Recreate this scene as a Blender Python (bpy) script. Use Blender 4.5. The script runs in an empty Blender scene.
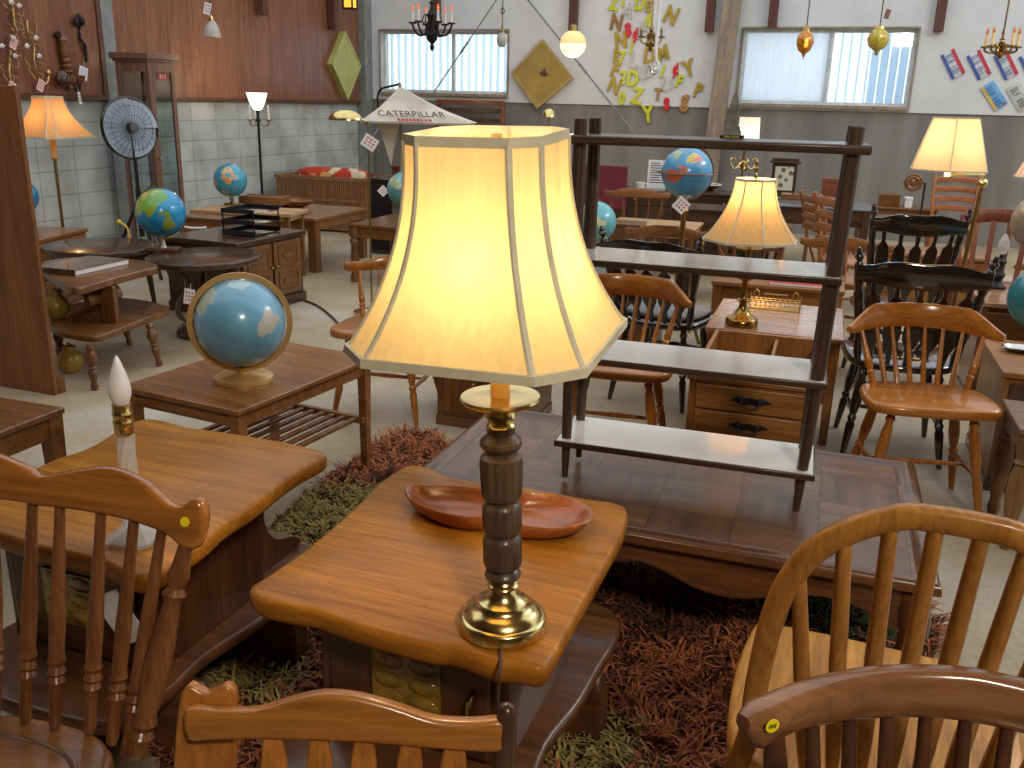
import bpy, math, random
from mathutils import Vector, Matrix
random.seed(7)
C = bpy.context.scene.collection
R = math.radians
PI = math.pi

# ------------------------------------------------------------------ camera
H, PITCH, ROLL, FPX = 1.45, R(17.2), R(1.5), 907.0
_F = Vector((0, math.cos(PITCH), -math.sin(PITCH)))
_R = Vector((1, 0, 0))
_U = Vector((0, math.sin(PITCH), math.cos(PITCH)))
CAM = Vector((0, 0, H))

def ray(x, y):
    x -= 512; y -= 384
    x0 = x*math.cos(ROLL)+y*math.sin(ROLL); y0 = -x*math.sin(ROLL)+y*math.cos(ROLL)
    return _F*FPX+_R*x0-_U*y0
def gp(x, y, z):                       # point of a sight line at height z
    d = ray(x, y); return CAM+d*((z-H)/d.z)
def yp(x, y, Y):                       # point of a sight line at distance Y
    d = ray(x, y); return CAM+d*(Y/d.y)
def pp(x, y, p0, n):                   # point of a sight line on a plane
    d = ray(x, y); return CAM+d*((Vector(p0)-CAM).dot(n)/d.dot(n))

cd = bpy.data.cameras.new('camera'); cam = bpy.data.objects.new('camera', cd); C.objects.link(cam)
cd.sensor_fit = 'HORIZONTAL'; cd.sensor_width = 36; cd.lens = 36*FPX/1024; cd.clip_start = .02; cd.clip_end = 200
_rr = Matrix.Rotation(ROLL, 3, 'Z')
cam.matrix_world = Matrix.Translation(CAM) @ (Matrix((_R, _U, -_F)).transposed() @ _rr).to_4x4()
bpy.context.scene.camera = cam

# room frame: the hall is turned against the view
RA = R(-18.6)
EB = Vector((math.cos(RA), math.sin(RA), 0))         # along the back wall
NB = Vector((-math.sin(RA), math.cos(RA), 0))        # into the back wall
D_BACK, D_LEFT = 11.73, -6.2
def bw(x, y, off=0): return pp(x, y, NB*(D_BACK-off), NB)
def lw(x, y, off=0): return pp(x, y, EB*(D_LEFT+off), EB)
CORNER = EB*D_LEFT+NB*D_BACK
LA = RA+PI/2                                          # rotation of things hung on the left wall

# ------------------------------------------------------------------ materials
def lin(c):
    def f(v):
        v /= 255
        return v/12.92 if v <= .04045 else ((v+.055)/1.055)**2.4
    return (f(c[0]), f(c[1]), f(c[2]), 1)
def newmat(name):
    m = bpy.data.materials.new(name); m.use_nodes = True
    nt = m.node_tree; nt.nodes.clear()
    o = nt.nodes.new('ShaderNodeOutputMaterial'); b = nt.nodes.new('ShaderNodeBsdfPrincipled')
    nt.links.new(b.outputs[0], o.inputs[0])
    return m, nt, b, o
def N(nt, t, **kw):
    n = nt.nodes.new(t)
    for k, v in kw.items():
        if k.startswith('i_'): n.inputs[k[2:].replace('_', ' ')].default_value = v
        else: setattr(n, k, v)
    return n
def ramp(nt, fac, stops):
    r = nt.nodes.new('ShaderNodeValToRGB'); e = r.color_ramp.elements
    while len(e) < len(stops): e.new(.5)
    for k, (p, c) in zip(e, stops): k.position = p; k.color = c if len(c) == 4 else lin(c)
    nt.links.new(fac, r.inputs[0]); return r.outputs[0]
def mixc(nt, a, b, fac, mode='MIX'):
    m = N(nt, 'ShaderNodeMix', data_type='RGBA', blend_type=mode)
    for s, v in ((0, fac), (6, a), (7, b)):
        if hasattr(v, 'is_linked'): nt.links.new(v, m.inputs[s])
        else: m.inputs[s].default_value = v
    return m.outputs[2]
def plain(name, c, rough=.5, metal=0, noise=.08, nscale=12, coat=0, spec=.5):
    m, nt, b, o = newmat(name)
    b.inputs['Roughness'].default_value = rough; b.inputs['Metallic'].default_value = metal
    b.inputs['Coat Weight'].default_value = coat; b.inputs['Specular IOR Level'].default_value = spec
    tc = N(nt, 'ShaderNodeTexCoord'); nz = N(nt, 'ShaderNodeTexNoise'); nz.inputs['Scale'].default_value = nscale
    nz.inputs['Detail'].default_value = 3
    nt.links.new(tc.outputs['Object'], nz.inputs['Vector'])
    l = lin(c); d = tuple(max(0, v*(1-noise*2)) for v in l[:3])+(1,); u = tuple(min(1, v*(1+noise*2)) for v in l[:3])+(1,)
    nt.links.new(ramp(nt, nz.outputs[0], [(.3, d), (.7, u)]), b.inputs['Base Color'])
    return m
def wood(name, c1, c2, rough=.33, axis='x', scale=1., coat=.25, wear=0, spec=.38):
    m, nt, b, o = newmat(name)
    tc = N(nt, 'ShaderNodeTexCoord'); mp = N(nt, 'ShaderNodeMapping')
    s = [14*scale]*3; s['xyz'.index(axis)] = 1.1*scale; mp.inputs['Scale'].default_value = s
    nt.links.new(tc.outputs['Object'], mp.inputs['Vector'])
    n1 = N(nt, 'ShaderNodeTexNoise'); n1.inputs['Scale'].default_value = 1.0; n1.inputs['Detail'].default_value = 4; n1.inputs['Distortion'].default_value = 1.1
    n2 = N(nt, 'ShaderNodeTexNoise'); n2.inputs['Scale'].default_value = 7.0; n2.inputs['Detail'].default_value = 3
    nt.links.new(mp.outputs[0], n1.inputs['Vector']); nt.links.new(mp.outputs[0], n2.inputs['Vector'])
    a = ramp(nt, n1.outputs[0], [(.3, c1), (.7, c2)])
    g = ramp(nt, n2.outputs[0], [(.35, (168, 168, 168)), (.6, (255, 255, 255))])
    col = mixc(nt, a, g, .45, 'MULTIPLY')
    if wear:
        n3 = N(nt, 'ShaderNodeTexNoise'); n3.inputs['Scale'].default_value = 4.5; n3.inputs['Detail'].default_value = 5
        nt.links.new(tc.outputs['Object'], n3.inputs['Vector'])
        w = ramp(nt, n3.outputs[0], [(.52, (0, 0, 0)), (.75, (255, 255, 255))])
        sc = N(nt, 'ShaderNodeMath', operation='MULTIPLY'); sc.inputs[1].default_value = wear; nt.links.new(w, sc.inputs[0])
        col = mixc(nt, col, lin([v*.55 for v in c1]), sc.outputs[0])
    nt.links.new(col, b.inputs['Base Color'])
    b.inputs['Roughness'].default_value = rough; b.inputs['Coat Weight'].default_value = coat*.7; b.inputs['Coat Roughness'].default_value = .12; b.inputs['Specular IOR Level'].default_value = spec
    bp = N(nt, 'ShaderNodeBump'); bp.inputs['Strength'].default_value = .06; bp.inputs['Distance'].default_value = .01
    nt.links.new(n2.outputs[0], bp.inputs['Height']); nt.links.new(bp.outputs[0], b.inputs['Normal'])
    return m
def metal(name, c, rough=.18): return plain(name, c, rough, 1, .05, 30)
def glow(name, c, strength):
    m, nt, b, o = newmat(name); b.inputs['Base Color'].default_value = lin(c)
    b.inputs['Emission Color'].default_value = lin(c); b.inputs['Emission Strength'].default_value = strength
    return m
def glassy(name, c=(255, 255, 255), rough=.02, clear=.0):
    m, nt, b, o = newmat(name)
    b.inputs['Base Color'].default_value = lin(c); b.inputs['Transmission Weight'].default_value = 1; b.inputs['Roughness'].default_value = rough
    b.inputs['IOR'].default_value = 1.45
    return m
def pane(name, c=(235, 240, 240), alpha=.15):         # thin window or cabinet glass
    m, nt, b, o = newmat(name)
    t = N(nt, 'ShaderNodeBsdfTransparent'); t.inputs[0].default_value = lin(c)
    g = N(nt, 'ShaderNodeBsdfGlossy'); g.inputs['Roughness'].default_value = .03
    mx = N(nt, 'ShaderNodeMixShader'); lw_ = N(nt, 'ShaderNodeLayerWeight'); lw_.inputs[0].default_value = .3
    pw = N(nt, 'ShaderNodeMath', operation='POWER'); pw.inputs[1].default_value = 3; nt.links.new(lw_.outputs['Facing'], pw.inputs[0])
    ad = N(nt, 'ShaderNodeMath', operation='MULTIPLY_ADD'); ad.inputs[1].default_value = .5; ad.inputs[2].default_value = .03+alpha*.2; nt.links.new(pw.outputs[0], ad.inputs[0])
    nt.links.new(ad.outputs[0], mx.inputs[0]); nt.links.new(t.outputs[0], mx.inputs[1]); nt.links.new(g.outputs[0], mx.inputs[2])
    nt.links.new(mx.outputs[0], o.inputs[0])
    return m
def fabric(name, c, trans, slub=True):                # lamp shade cloth: lets the bulb shine through
    m, nt, b, o = newmat(name)
    tc = N(nt, 'ShaderNodeTexCoord'); mp = N(nt, 'ShaderNodeMapping'); mp.inputs['Scale'].default_value = (90, 90, 3)
    nz = N(nt, 'ShaderNodeTexNoise'); nz.inputs['Scale'].default_value = 1; nz.inputs['Detail'].default_value = 2
    nt.links.new(tc.outputs['Object'], mp.inputs[0]); nt.links.new(mp.outputs[0], nz.inputs[0])
    l = lin(c); col = ramp(nt, nz.outputs[0], [(.3, tuple(v*.9 for v in l[:3])+(1,)), (.7, l)])
    df = N(nt, 'ShaderNodeBsdfDiffuse'); tr = N(nt, 'ShaderNodeBsdfTranslucent'); mx = N(nt, 'ShaderNodeMixShader'); mx.inputs[0].default_value = trans
    nt.links.new(col, df.inputs[0]); nt.links.new(col, tr.inputs[0])
    nt.links.new(df.outputs[0], mx.inputs[1]); nt.links.new(tr.outputs[0], mx.inputs[2]); nt.links.new(mx.outputs[0], o.inputs[0])
    return m
def globe_mat(name, ocean, lands, rough=.25, edge=.35):
    """lands: (lon, lat, radius, colour) in degrees, lon 0 faces local -y, east to the right."""
    m, nt, b, o = newmat(name)
    tc = N(nt, 'ShaderNodeTexCoord')
    nz = N(nt, 'ShaderNodeTexNoise'); nz.inputs['Scale'].default_value = 22; nz.inputs['Detail'].default_value = 5
    nt.links.new(tc.outputs['Object'], nz.inputs[0])
    nm = N(nt, 'ShaderNodeVectorMath', operation='NORMALIZE'); nt.links.new(tc.outputs['Object'], nm.inputs[0])
    l = lin(ocean)
    n0 = N(nt, 'ShaderNodeTexNoise'); n0.inputs['Scale'].default_value = 9; nt.links.new(tc.outputs['Object'], n0.inputs[0])
    col = ramp(nt, n0.outputs[0], [(.3, tuple(v*.8 for v in l[:3])+(1,)), (.7, tuple(min(1, v*1.2) for v in l[:3])+(1,))])
    for lon, lat, rad, c in lands:
        lo, la = R(lon), R(lat); d = (math.sin(lo)*math.cos(la), -math.cos(lo)*math.cos(la), math.sin(la))
        dt = N(nt, 'ShaderNodeVectorMath', operation='DOT_PRODUCT'); dt.inputs[1].default_value = d; nt.links.new(nm.outputs[0], dt.inputs[0])
        s = N(nt, 'ShaderNodeMath', operation='MULTIPLY_ADD'); s.inputs[1].default_value = edge; nt.links.new(nz.outputs[0], s.inputs[0]); nt.links.new(dt.outputs['Value'], s.inputs[2])
        g = N(nt, 'ShaderNodeMath', operation='GREATER_THAN'); g.inputs[1].default_value = math.cos(R(rad))+edge*.5; nt.links.new(s.outputs[0], g.inputs[0])
        col = mixc(nt, col, lin(c), g.outputs[0])
    nt.links.new(col, b.inputs['Base Color']); b.inputs['Roughness'].default_value = rough; b.inputs['Coat Weight'].default_value = .4
    b.inputs['Coat Roughness'].default_value = .12
    return m

# ------------------------------------------------------------------ mesh helpers
class G:
    """Collects shapes; done() links them as ONE mesh object."""
    def __init__(s): s.v = []; s.f = []; s.m = []
    def add(s, vs, fs, mi=0, M=None):
        b = len(s.v)
        for p in vs:
            p = Vector(p); s.v.append(M @ p if M else p)
        for f in fs: s.f.append([b+i for i in f]); s.m.append(mi)
        return s
    def box(s, x0, x1, y0, y1, z0, z1, M=None, mi=0):
        vs = [(x, y, z) for z in (z0, z1) for y in (y0, y1) for x in (x0, x1)]
        return s.add(vs, [(0, 2, 3, 1), (4, 5, 7, 6), (0, 1, 5, 4), (2, 6, 7, 3), (0, 4, 6, 2), (1, 3, 7, 5)], mi, M)
    def rings(s, rs, closed_ring=True, caps=True, loop=False, M=None, mi=0):
        n = len(rs[0]); vs = [p for r in rs for p in r]; fs = []
        K = len(rs)
        for k in range(K if loop else K-1):
            k2 = (k+1) % K
            for i in range(n if closed_ring else n-1):
                j = (i+1) % n
                fs.append((k*n+i, k*n+j, k2*n+j, k2*n+i))
        if caps and not loop:
            fs.append(tuple(range(n-1, -1, -1))); fs.append(tuple((K-1)*n+i for i in range(n)))
        return s.add(vs, fs, mi, M)
    def lathe(s, prof, n=24, M=None, mi=0, caps=True):
        rs = [[(max(r, 1e-5)*math.cos(2*PI*i/n), max(r, 1e-5)*math.sin(2*PI*i/n), z) for i in range(n)] for r, z in prof]
        return s.rings(rs, caps=caps, M=M, mi=mi)
    def tube(s, pts, rad, n=8, loop=False, M=None, mi=0, flat=1.0):
        P = [Vector(p) for p in pts]; K = len(P)
        if not isinstance(rad, (list, tuple)): rad = [rad]*K
        rs = []; up = None
        for k in range(K):
            t = (P[(k+1) % K]-P[k-1]) if (loop or 0 < k < K-1) else (P[1]-P[0] if k == 0 else P[-1]-P[-2])
            t.normalize()
            if up is None:
                up = Vector((0, 0, 1)) if abs(t.z) < .9 else Vector((0, 1, 0))
            a = t.cross(up)
            if a.length < 1e-4: a = t.cross(Vector((1, 0, 0)))
            a.normalize(); b = a.cross(t); up = b
            rs.append([P[k]+a*(rad[k]*math.cos(2*PI*i/n))+b*(rad[k]*flat*math.sin(2*PI*i/n)) for i in range(n)])
        return s.rings(rs, loop=loop, M=M, mi=mi)
    def turned(s, p0, p1, prof, n=10, M=None, mi=0):
        p0 = Vector(p0); p1 = Vector(p1)
        return s.tube([p0.lerp(p1, t) for t, r in prof], [r for t, r in prof], n, M=M, mi=mi)
    def slab(s, out, z0, z1, r=.006, M=None, mi=0):    # outline in xy, rounded rims
        n = len(out); O = [Vector((p[0], p[1])) for p in out]
        area = sum(O[i].x*O[(i+1) % n].y-O[(i+1) % n].x*O[i].y for i in range(n))
        if area < 0: O.reverse()
        nr = []
        for i in range(n):
            t = (O[(i+1) % n]-O[i-1]); t.normalize(); nr.append(Vector((t.y, -t.x)))
        def ring(o, z): return [(O[i].x-nr[i].x*o, O[i].y-nr[i].y*o, z) for i in range(n)]
        rs = [ring(r, z0), ring(r*.3, z0+r*.3), ring(0, z0+r), ring(0, z1-r), ring(r*.3, z1-r*.3), ring(r, z1)]
        return s.rings(rs, M=M, mi=mi)
    def ball(s, c, r, n=24, m=14, M=None, mi=0, sq=(1, 1, 1)):
        rs = []
        for k in range(m+1):
            a = -PI/2+PI*k/m; q = max(math.cos(a), 1e-4)
            rs.append([(c[0]+r*sq[0]*q*math.cos(2*PI*i/n), c[1]+r*sq[1]*q*math.sin(2*PI*i/n), c[2]+r*sq[2]*math.sin(a)) for i in range(n)])
        return s.rings(rs, M=M, mi=mi)
    def strip(s, st, M=None, mi=0):                    # loft of cross sections
        return s.rings(st, M=M, mi=mi)
    def done(s, name, mat, parent=None, bevel=0, angle=38, world=False, label=None, kind=None):
        me = bpy.data.meshes.new(name)
        vs = s.v
        if world and parent is not None:
            Mi = root_matrix(parent).inverted(); vs = [Mi @ p for p in vs]
        me.from_pydata([tuple(p) for p in vs], [], s.f)
        for m in (mat if isinstance(mat, (list, tuple)) else [mat]): me.materials.append(m)
        me.polygons.foreach_set('material_index', s.m)
        me.polygons.foreach_set('use_smooth', [True]*len(s.f))
        me.set_sharp_from_angle(angle=R(angle)); me.update()
        o = bpy.data.objects.new(name, me); C.objects.link(o)
        if parent is not None: o.parent = parent
        if bevel:
            b = o.modifiers.new('edge', 'BEVEL'); b.width = bevel; b.segments = 2; b.limit_method = 'ANGLE'; b.angle_limit = R(40)
        if label: o['label'] = label
        if kind: o['kind'] = kind
        return o
def root_matrix(o):
    m = Matrix.Translation(o.location) @ o.rotation_euler.to_matrix().to_4x4() @ Matrix.Diagonal(o.scale).to_4x4()
    return root_matrix(o.parent) @ m if o.parent else m
def thing(name, label, cat, loc=(0, 0, 0), rz=0., group=None):
    o = bpy.data.objects.new(name, None); C.objects.link(o); o.empty_display_size = .1
    o.location = loc; o.rotation_euler = (0, 0, rz); o['label'] = label; o['category'] = cat
    if group: o['group'] = group
    return o
def tag(o, label, cat, group=None, kind=None):
    o['label'] = label; o['category'] = cat
    if group: o['group'] = group
    if kind: o['kind'] = kind
    return o
def struct(o): o['kind'] = 'structure'; return o
def dup(root, loc, rz, label, scale=1., group=None, mats=None):
    """copy a thing with its parts and sub-parts; mats maps a material to another one"""
    r = root.copy(); C.objects.link(r); r.location = loc; r.rotation_euler = (0, 0, rz); r['label'] = label; r.scale = (scale,)*3
    if group: r['group'] = group
    def kids(a, b):
        for ch in list(a.children):
            c = ch.copy(); C.objects.link(c); c.parent = b
            if mats and ch.type == 'MESH' and any(m in mats for m in ch.data.materials):
                key = (ch.data.name, tuple(id(k) for k in mats.values()))
                if key not in _dm:
                    d = ch.data.copy()
                    for i, m in enumerate(d.materials): d.materials[i] = mats.get(m, m)
                    _dm[key] = d
                c.data = _dm[key]
            kids(ch, c)
    kids(root, r)
    return r
_dm = {}
def smooth_loop(pts, k=5):                             # closed Catmull-Rom through the points
    P = [Vector(p) for p in pts]; n = len(P); out = []
    for i in range(n):
        a, b, c, d = P[i-1], P[i], P[(i+1) % n], P[(i+2) % n]
        for j in range(k):
            t = j/k
            out.append(.5*((2*b)+(c-a)*t+(2*a-5*b+4*c-d)*t*t+(3*b-a-3*c+d)*t**3))
    return out
def smooth_path(pts, k=5):
    P = [Vector(p) for p in pts]; P = [2*P[0]-P[1]]+P+[2*P[-1]-P[-2]]; out = []
    for i in range(1, len(P)-2):
        a, b, c, d = P[i-1:i+3]
        for j in range(k):
            t = j/k
            out.append(.5*((2*b)+(c-a)*t+(2*a-5*b+4*c-d)*t*t+(3*b-a-3*c+d)*t**3))
    out.append(P[-2]); return out
def lerp(a, b, t): return a+(b-a)*t
def interp(xs, ys, x):
    if x <= xs[0]: return ys[0]
    for i in range(len(xs)-1):
        if x <= xs[i+1]: return lerp(ys[i], ys[i+1], (x-xs[i])/(xs[i+1]-xs[i]))
    return ys[-1]
def text(body, size, mat, parent=None, name='lettering', depth=.002, align='CENTER', M=None, world=False, bold=0.):
    cu = bpy.data.curves.new('t', 'FONT'); cu.body = body; cu.size = size; cu.extrude = depth; cu.offset = bold; cu.align_x = align; cu.align_y = 'CENTER'; cu.resolution_u = 2
    o = bpy.data.objects.new('t', cu); C.objects.link(o)
    me = bpy.data.meshes.new_from_object(o.evaluated_get(bpy.context.evaluated_depsgraph_get()))
    bpy.data.objects.remove(o)
    if world and parent is not None: me.transform(root_matrix(parent).inverted() @ M)
    elif M: me.transform(M)
    me.materials.clear(); me.materials.append(mat); me.name = name
    ob = bpy.data.objects.new(name, me); C.objects.link(ob)
    if parent is not None: ob.parent = parent
    return ob
def T(x=0, y=0, z=0, rx=0, ry=0, rz=0):
    return Matrix.Translation((x, y, z)) @ Matrix.Rotation(rz, 4, 'Z') @ Matrix.Rotation(ry, 4, 'Y') @ Matrix.Rotation(rx, 4, 'X')
def lamp_light(name, loc, power, color=(1, .62, .3), r=.03):
    l = bpy.data.lights.new(name, 'POINT'); l.energy = power; l.color = color; l.shadow_soft_size = r
    o = bpy.data.objects.new(name, l); C.objects.link(o); o.location = loc; return o

# ------------------------------------------------------------------ palette
M = {}
M['honey'] = wood('honey_pine', (150, 92, 24), (196, 128, 40), .36, 'x', 1, .12, .35, .18)
M['honey_y'] = wood('honey_pine_cross', (146, 88, 36), (188, 124, 56), .3, 'y', 1, .35, .5)
M['honey_dark'] = wood('dark_pine', (78, 48, 26), (116, 74, 42), .3, 'x', 1, .3)
M['honey_dark_z'] = wood('dark_pine_upright', (64, 38, 20), (98, 60, 32), .3, 'z', 1, .3)
M['maple'] = wood('orange_maple', (158, 92, 30), (198, 124, 46), .25, 'x', 1.3, .5)
M['maple_z'] = wood('orange_maple_upright', (150, 88, 30), (190, 118, 44), .25, 'z', 1.3, .5)
M['oak'] = wood('light_oak', (170, 112, 42), (210, 152, 68), .38, 'y', 1.8, .1, 0, .2)
M['oak_z'] = wood('light_oak_upright', (156, 100, 38), (192, 132, 58), .35, 'z', 1.5, .2)
M['brown'] = wood('brown_wood', (96, 60, 32), (138, 92, 52), .28, 'x', 1.2, .3)
M['brown_z'] = wood('brown_wood_upright', (96, 60, 32), (138, 92, 52), .32, 'z', 1.2, .3)
M['walnut'] = wood('dark_walnut', (58, 40, 27), (92, 66, 44), .22, 'x', 1.2, .35)
M['walnut_z'] = wood('dark_walnut_upright', (58, 40, 27), (92, 66, 44), .3, 'z', 1.2, .35)
M['teak'] = wood('reddish_teak', (118, 74, 38), (158, 106, 60), .26, 'x', 1, .35)
M['black'] = plain('black_lacquer', (34, 27, 24), .14, 0, .15, 20, 1)
M['blackiron'] = plain('black_iron', (24, 22, 22), .5, .3)
M['brass'] = metal('polished_brass', (216, 192, 128), .2)
M['brass_dull'] = metal('dull_brass', (160, 132, 80), .28)
M['gold'] = metal('satin_gold', (208, 174, 108), .3)
M['white'] = plain('white_enamel', (228, 226, 220), .4)
M['laminate'] = plain('white_laminate', (226, 222, 214), .12, 0, .02, 10, .5)
M['paper'] = plain('white_card', (236, 232, 230), .7, 0, .03)
M['pinkpaper'] = plain('pink_card', (228, 190, 180), .7, 0, .03)
M['ink'] = plain('red_ink', (190, 60, 60), .7)
M['inkblack'] = plain('black_ink', (40, 40, 44), .7)
M['yellow'] = plain('yellow_sticker', (240, 220, 20), .5, 0, .02)
M['clearglass'] = glassy('clear_glass')
M['pane'] = pane('thin_glass')
M['rubber'] = plain('brown_cord', (70, 48, 38), .5)
M['red'] = plain('red_cloth', (176, 36, 30), .7)
M['lightwood'] = wood('pale_wood', (176, 136, 92), (206, 170, 122), .4, 'x', 1.2, .15)
# ================================================================== SETTING
def floor_mat():
    m, nt, b, o = newmat('worn_concrete_floor')
    tc = N(nt, 'ShaderNodeTexCoord')
    a = N(nt, 'ShaderNodeTexNoise'); a.inputs['Scale'].default_value = .9; a.inputs['Detail'].default_value = 6; a.inputs['Roughness'].default_value = .65
    c = N(nt, 'ShaderNodeTexNoise'); c.inputs['Scale'].default_value = 45; c.inputs['Detail'].default_value = 3
    for n in (a, c): nt.links.new(tc.outputs['Object'], n.inputs[0])
    col = ramp(nt, a.outputs[0], [(.32, (146, 126, 94)), (.5, (174, 157, 126)), (.68, (192, 183, 166))])
    g = ramp(nt, c.outputs[0], [(.3, (185, 180, 175)), (.55, (255, 255, 255))])
    nt.links.new(mixc(nt, col, g, .3, 'MULTIPLY'), b.inputs['Base Color'])
    b.inputs['Roughness'].default_value = .5
    bp = N(nt, 'ShaderNodeBump'); bp.inputs['Strength'].default_value = .15; bp.inputs['Distance'].default_value = .01
    nt.links.new(c.outputs[0], bp.inputs['Height']); nt.links.new(bp.outputs[0], b.inputs['Normal'])
    return m
g = G(); g.box(-14, 14, -4, 16, -.1, 0); struct(g.done('floor', floor_mat()))

def block_mat():
    m, nt, b, o = newmat('concrete_blocks')
    tc = N(nt, 'ShaderNodeTexCoord'); sx = N(nt, 'ShaderNodeSeparateXYZ'); cx = N(nt, 'ShaderNodeCombineXYZ')
    nt.links.new(tc.outputs['Object'], sx.inputs[0]); nt.links.new(sx.outputs[0], cx.inputs[0]); nt.links.new(sx.outputs[2], cx.inputs[1])
    br = N(nt, 'ShaderNodeTexBrick'); br.offset = 0.0; br.inputs['Scale'].default_value = 1
    br.inputs['Brick Width'].default_value = .4; br.inputs['Row Height'].default_value = .2; br.inputs['Mortar Size'].default_value = .006
    br.inputs['Color1'].default_value = lin((196, 200, 196)); br.inputs['Color2'].default_value = lin((184, 190, 188)); br.inputs['Mortar'].default_value = lin((160, 163, 160))
    nt.links.new(cx.outputs[0], br.inputs[0])
    nz = N(nt, 'ShaderNodeTexNoise'); nz.inputs['Scale'].default_value = 2.5; nz.inputs['Detail'].default_value = 6
    nt.links.new(tc.outputs['Object'], nz.inputs[0])
    st = ramp(nt, nz.outputs[0], [(.3, (175, 165, 150)), (.6, (255, 255, 255))])
    nt.links.new(mixc(nt, br.outputs[0], st, .7, 'MULTIPLY'), b.inputs['Base Color']); b.inputs['Roughness'].default_value = .8
    bp = N(nt, 'ShaderNodeBump'); bp.inputs['Strength'].default_value = .35; bp.inputs['Distance'].default_value = .02
    nt.links.new(br.outputs[1], bp.inputs['Height']); bp.invert = True; nt.links.new(bp.outputs[0], b.inputs['Normal'])
    return m
def stained_concrete():
    m, nt, b, o = newmat('stained_grey_concrete')
    tc = N(nt, 'ShaderNodeTexCoord'); mp = N(nt, 'ShaderNodeMapping'); mp.inputs['Scale'].default_value = (3.5, 3.5, .35)
    nz = N(nt, 'ShaderNodeTexNoise'); nz.inputs['Scale'].default_value = 1.2; nz.inputs['Detail'].default_value = 6
    nt.links.new(tc.outputs['Object'], mp.inputs[0]); nt.links.new(mp.outputs[0], nz.inputs[0])
    nt.links.new(ramp(nt, nz.outputs[0], [(.3, (112, 109, 105)), (.5, (126, 123, 118)), (.7, (138, 135, 130))]), b.inputs['Base Color'])
    b.inputs['Roughness'].default_value = .8; return m
def plywood(name, c1, c2):
    m = wood(name, c1, c2, .45, 'z', .8, .1); return m
M['whiteboard'] = plain('white_wall_board', (214, 216, 216), .6, 0, .03, 3)
M['ply'] = plywood('red_brown_plywood', (116, 72, 50), (150, 98, 70))
M['ply_dark'] = wood('dark_red_timber', (80, 48, 34), (108, 66, 46), .5, 'z', 1, .1)
M['steel'] = plain('grey_painted_steel', (130, 134, 132), .5)
M['alu'] = plain('grey_aluminium', (206, 210, 210), .4, .2)
M['oldpost'] = wood('old_pale_post', (138, 120, 100), (176, 158, 134), .7, 'z', 1, 0)

# left wall: local x runs towards the back corner
LW = Matrix.Translation(EB*D_LEFT) @ Matrix.Rotation(LA, 4, 'Z')     # local y goes into the wall
def ls(p): return (Vector(p)-EB*D_LEFT).dot(NB)                      # run along the left wall
BW = Matrix.Translation(NB*D_BACK) @ Matrix.Rotation(RA, 4, 'Z')
def bs(p): return (Vector(p)-NB*D_BACK).dot(EB)
def onwall(g, Mx, name, mat, bevel=0):
    o = g.done(name, mat, bevel=bevel); o.matrix_world = Mx; return struct(o)
wl0, wl1 = -4.0, D_BACK
g = G(); g.box(wl0, wl1+.2, 0, .2, 0, 4.2); onwall(g, LW, 'wall_left', block_mat())
zb = lw(230, 99, .05).z
s1 = ls(lw(104, 90, .05)); s2 = ls(lw(116, 90, .05)); s3 = ls(lw(362, 90, .05))
g = G(); g.box(wl0, s1, -.06, -.002, zb, 4.2)
onwall(g, LW, 'trim_1', M['ply'])
g = G(); g.box(wl0, s1+.03, -.075, -.062, zb-.03, zb+.012); g.box(s1-.02, s1+.03, -.075, -.062, zb+.012, 4.2)
onwall(g, LW, 'trim_2', M['ply_dark'])
g = G(); g.box(s2+.02, s3, -.045, -.002, zb, 4.2); onwall(g, LW, 'trim_3', M['ply'])
g = G(); g.box(s2+.02, s3+.02, -.06, -.047, zb-.025, zb+.01); onwall(g, LW, 'trim_4', M['ply_dark'])
g = G(); g.box(s1+.06, s2-.02+.06, -.05, -.002, 0, 4.2); g.box(s1+.03, s2+.04, -.06, -.052, 0, 4.2); onwall(g, LW, 'trim_5', M['steel'])
g = G(); g.box(wl1-.22, wl1-.02, -.14, -.01, 0, 4.2); onwall(g, LW, 'trim_6', M['steel'])

# back wall with two window openings
bx0 = D_LEFT; bx1 = 12
zl = bw(800, 110).z
def wrect(l, r, t, b): return bs(bw(l, (t+b)/2)), bs(bw(r, (t+b)/2)), bw((l+r)/2, b).z, bw((l+r)/2, t).z
W1 = wrect(382, 508, 31, 93); W2 = wrect(741, 913, 29, 105)
concrete = stained_concrete()
g = G(); g.box(bx0, bx1, 0, .2, 0, zl); onwall(g, BW, 'wall_back', concrete)
g = G()
g.box(bx0, W1[0], -.02, .2, zl, 4.2); g.box(W1[1], W2[0], -.02, .2, zl, 4.2); g.box(W2[1], bx1, -.02, .2, zl, 4.2)
for w in (W1, W2): g.box(w[0], w[1], -.02, .2, w[3], 4.2); g.box(w[0], w[1], -.02, .2, zl, w[2])
onwall(g, BW, 'wall_back_upper', M['whiteboard'])
frost = fabric('frosted_window_glass', (236, 242, 246), .7)
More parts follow.
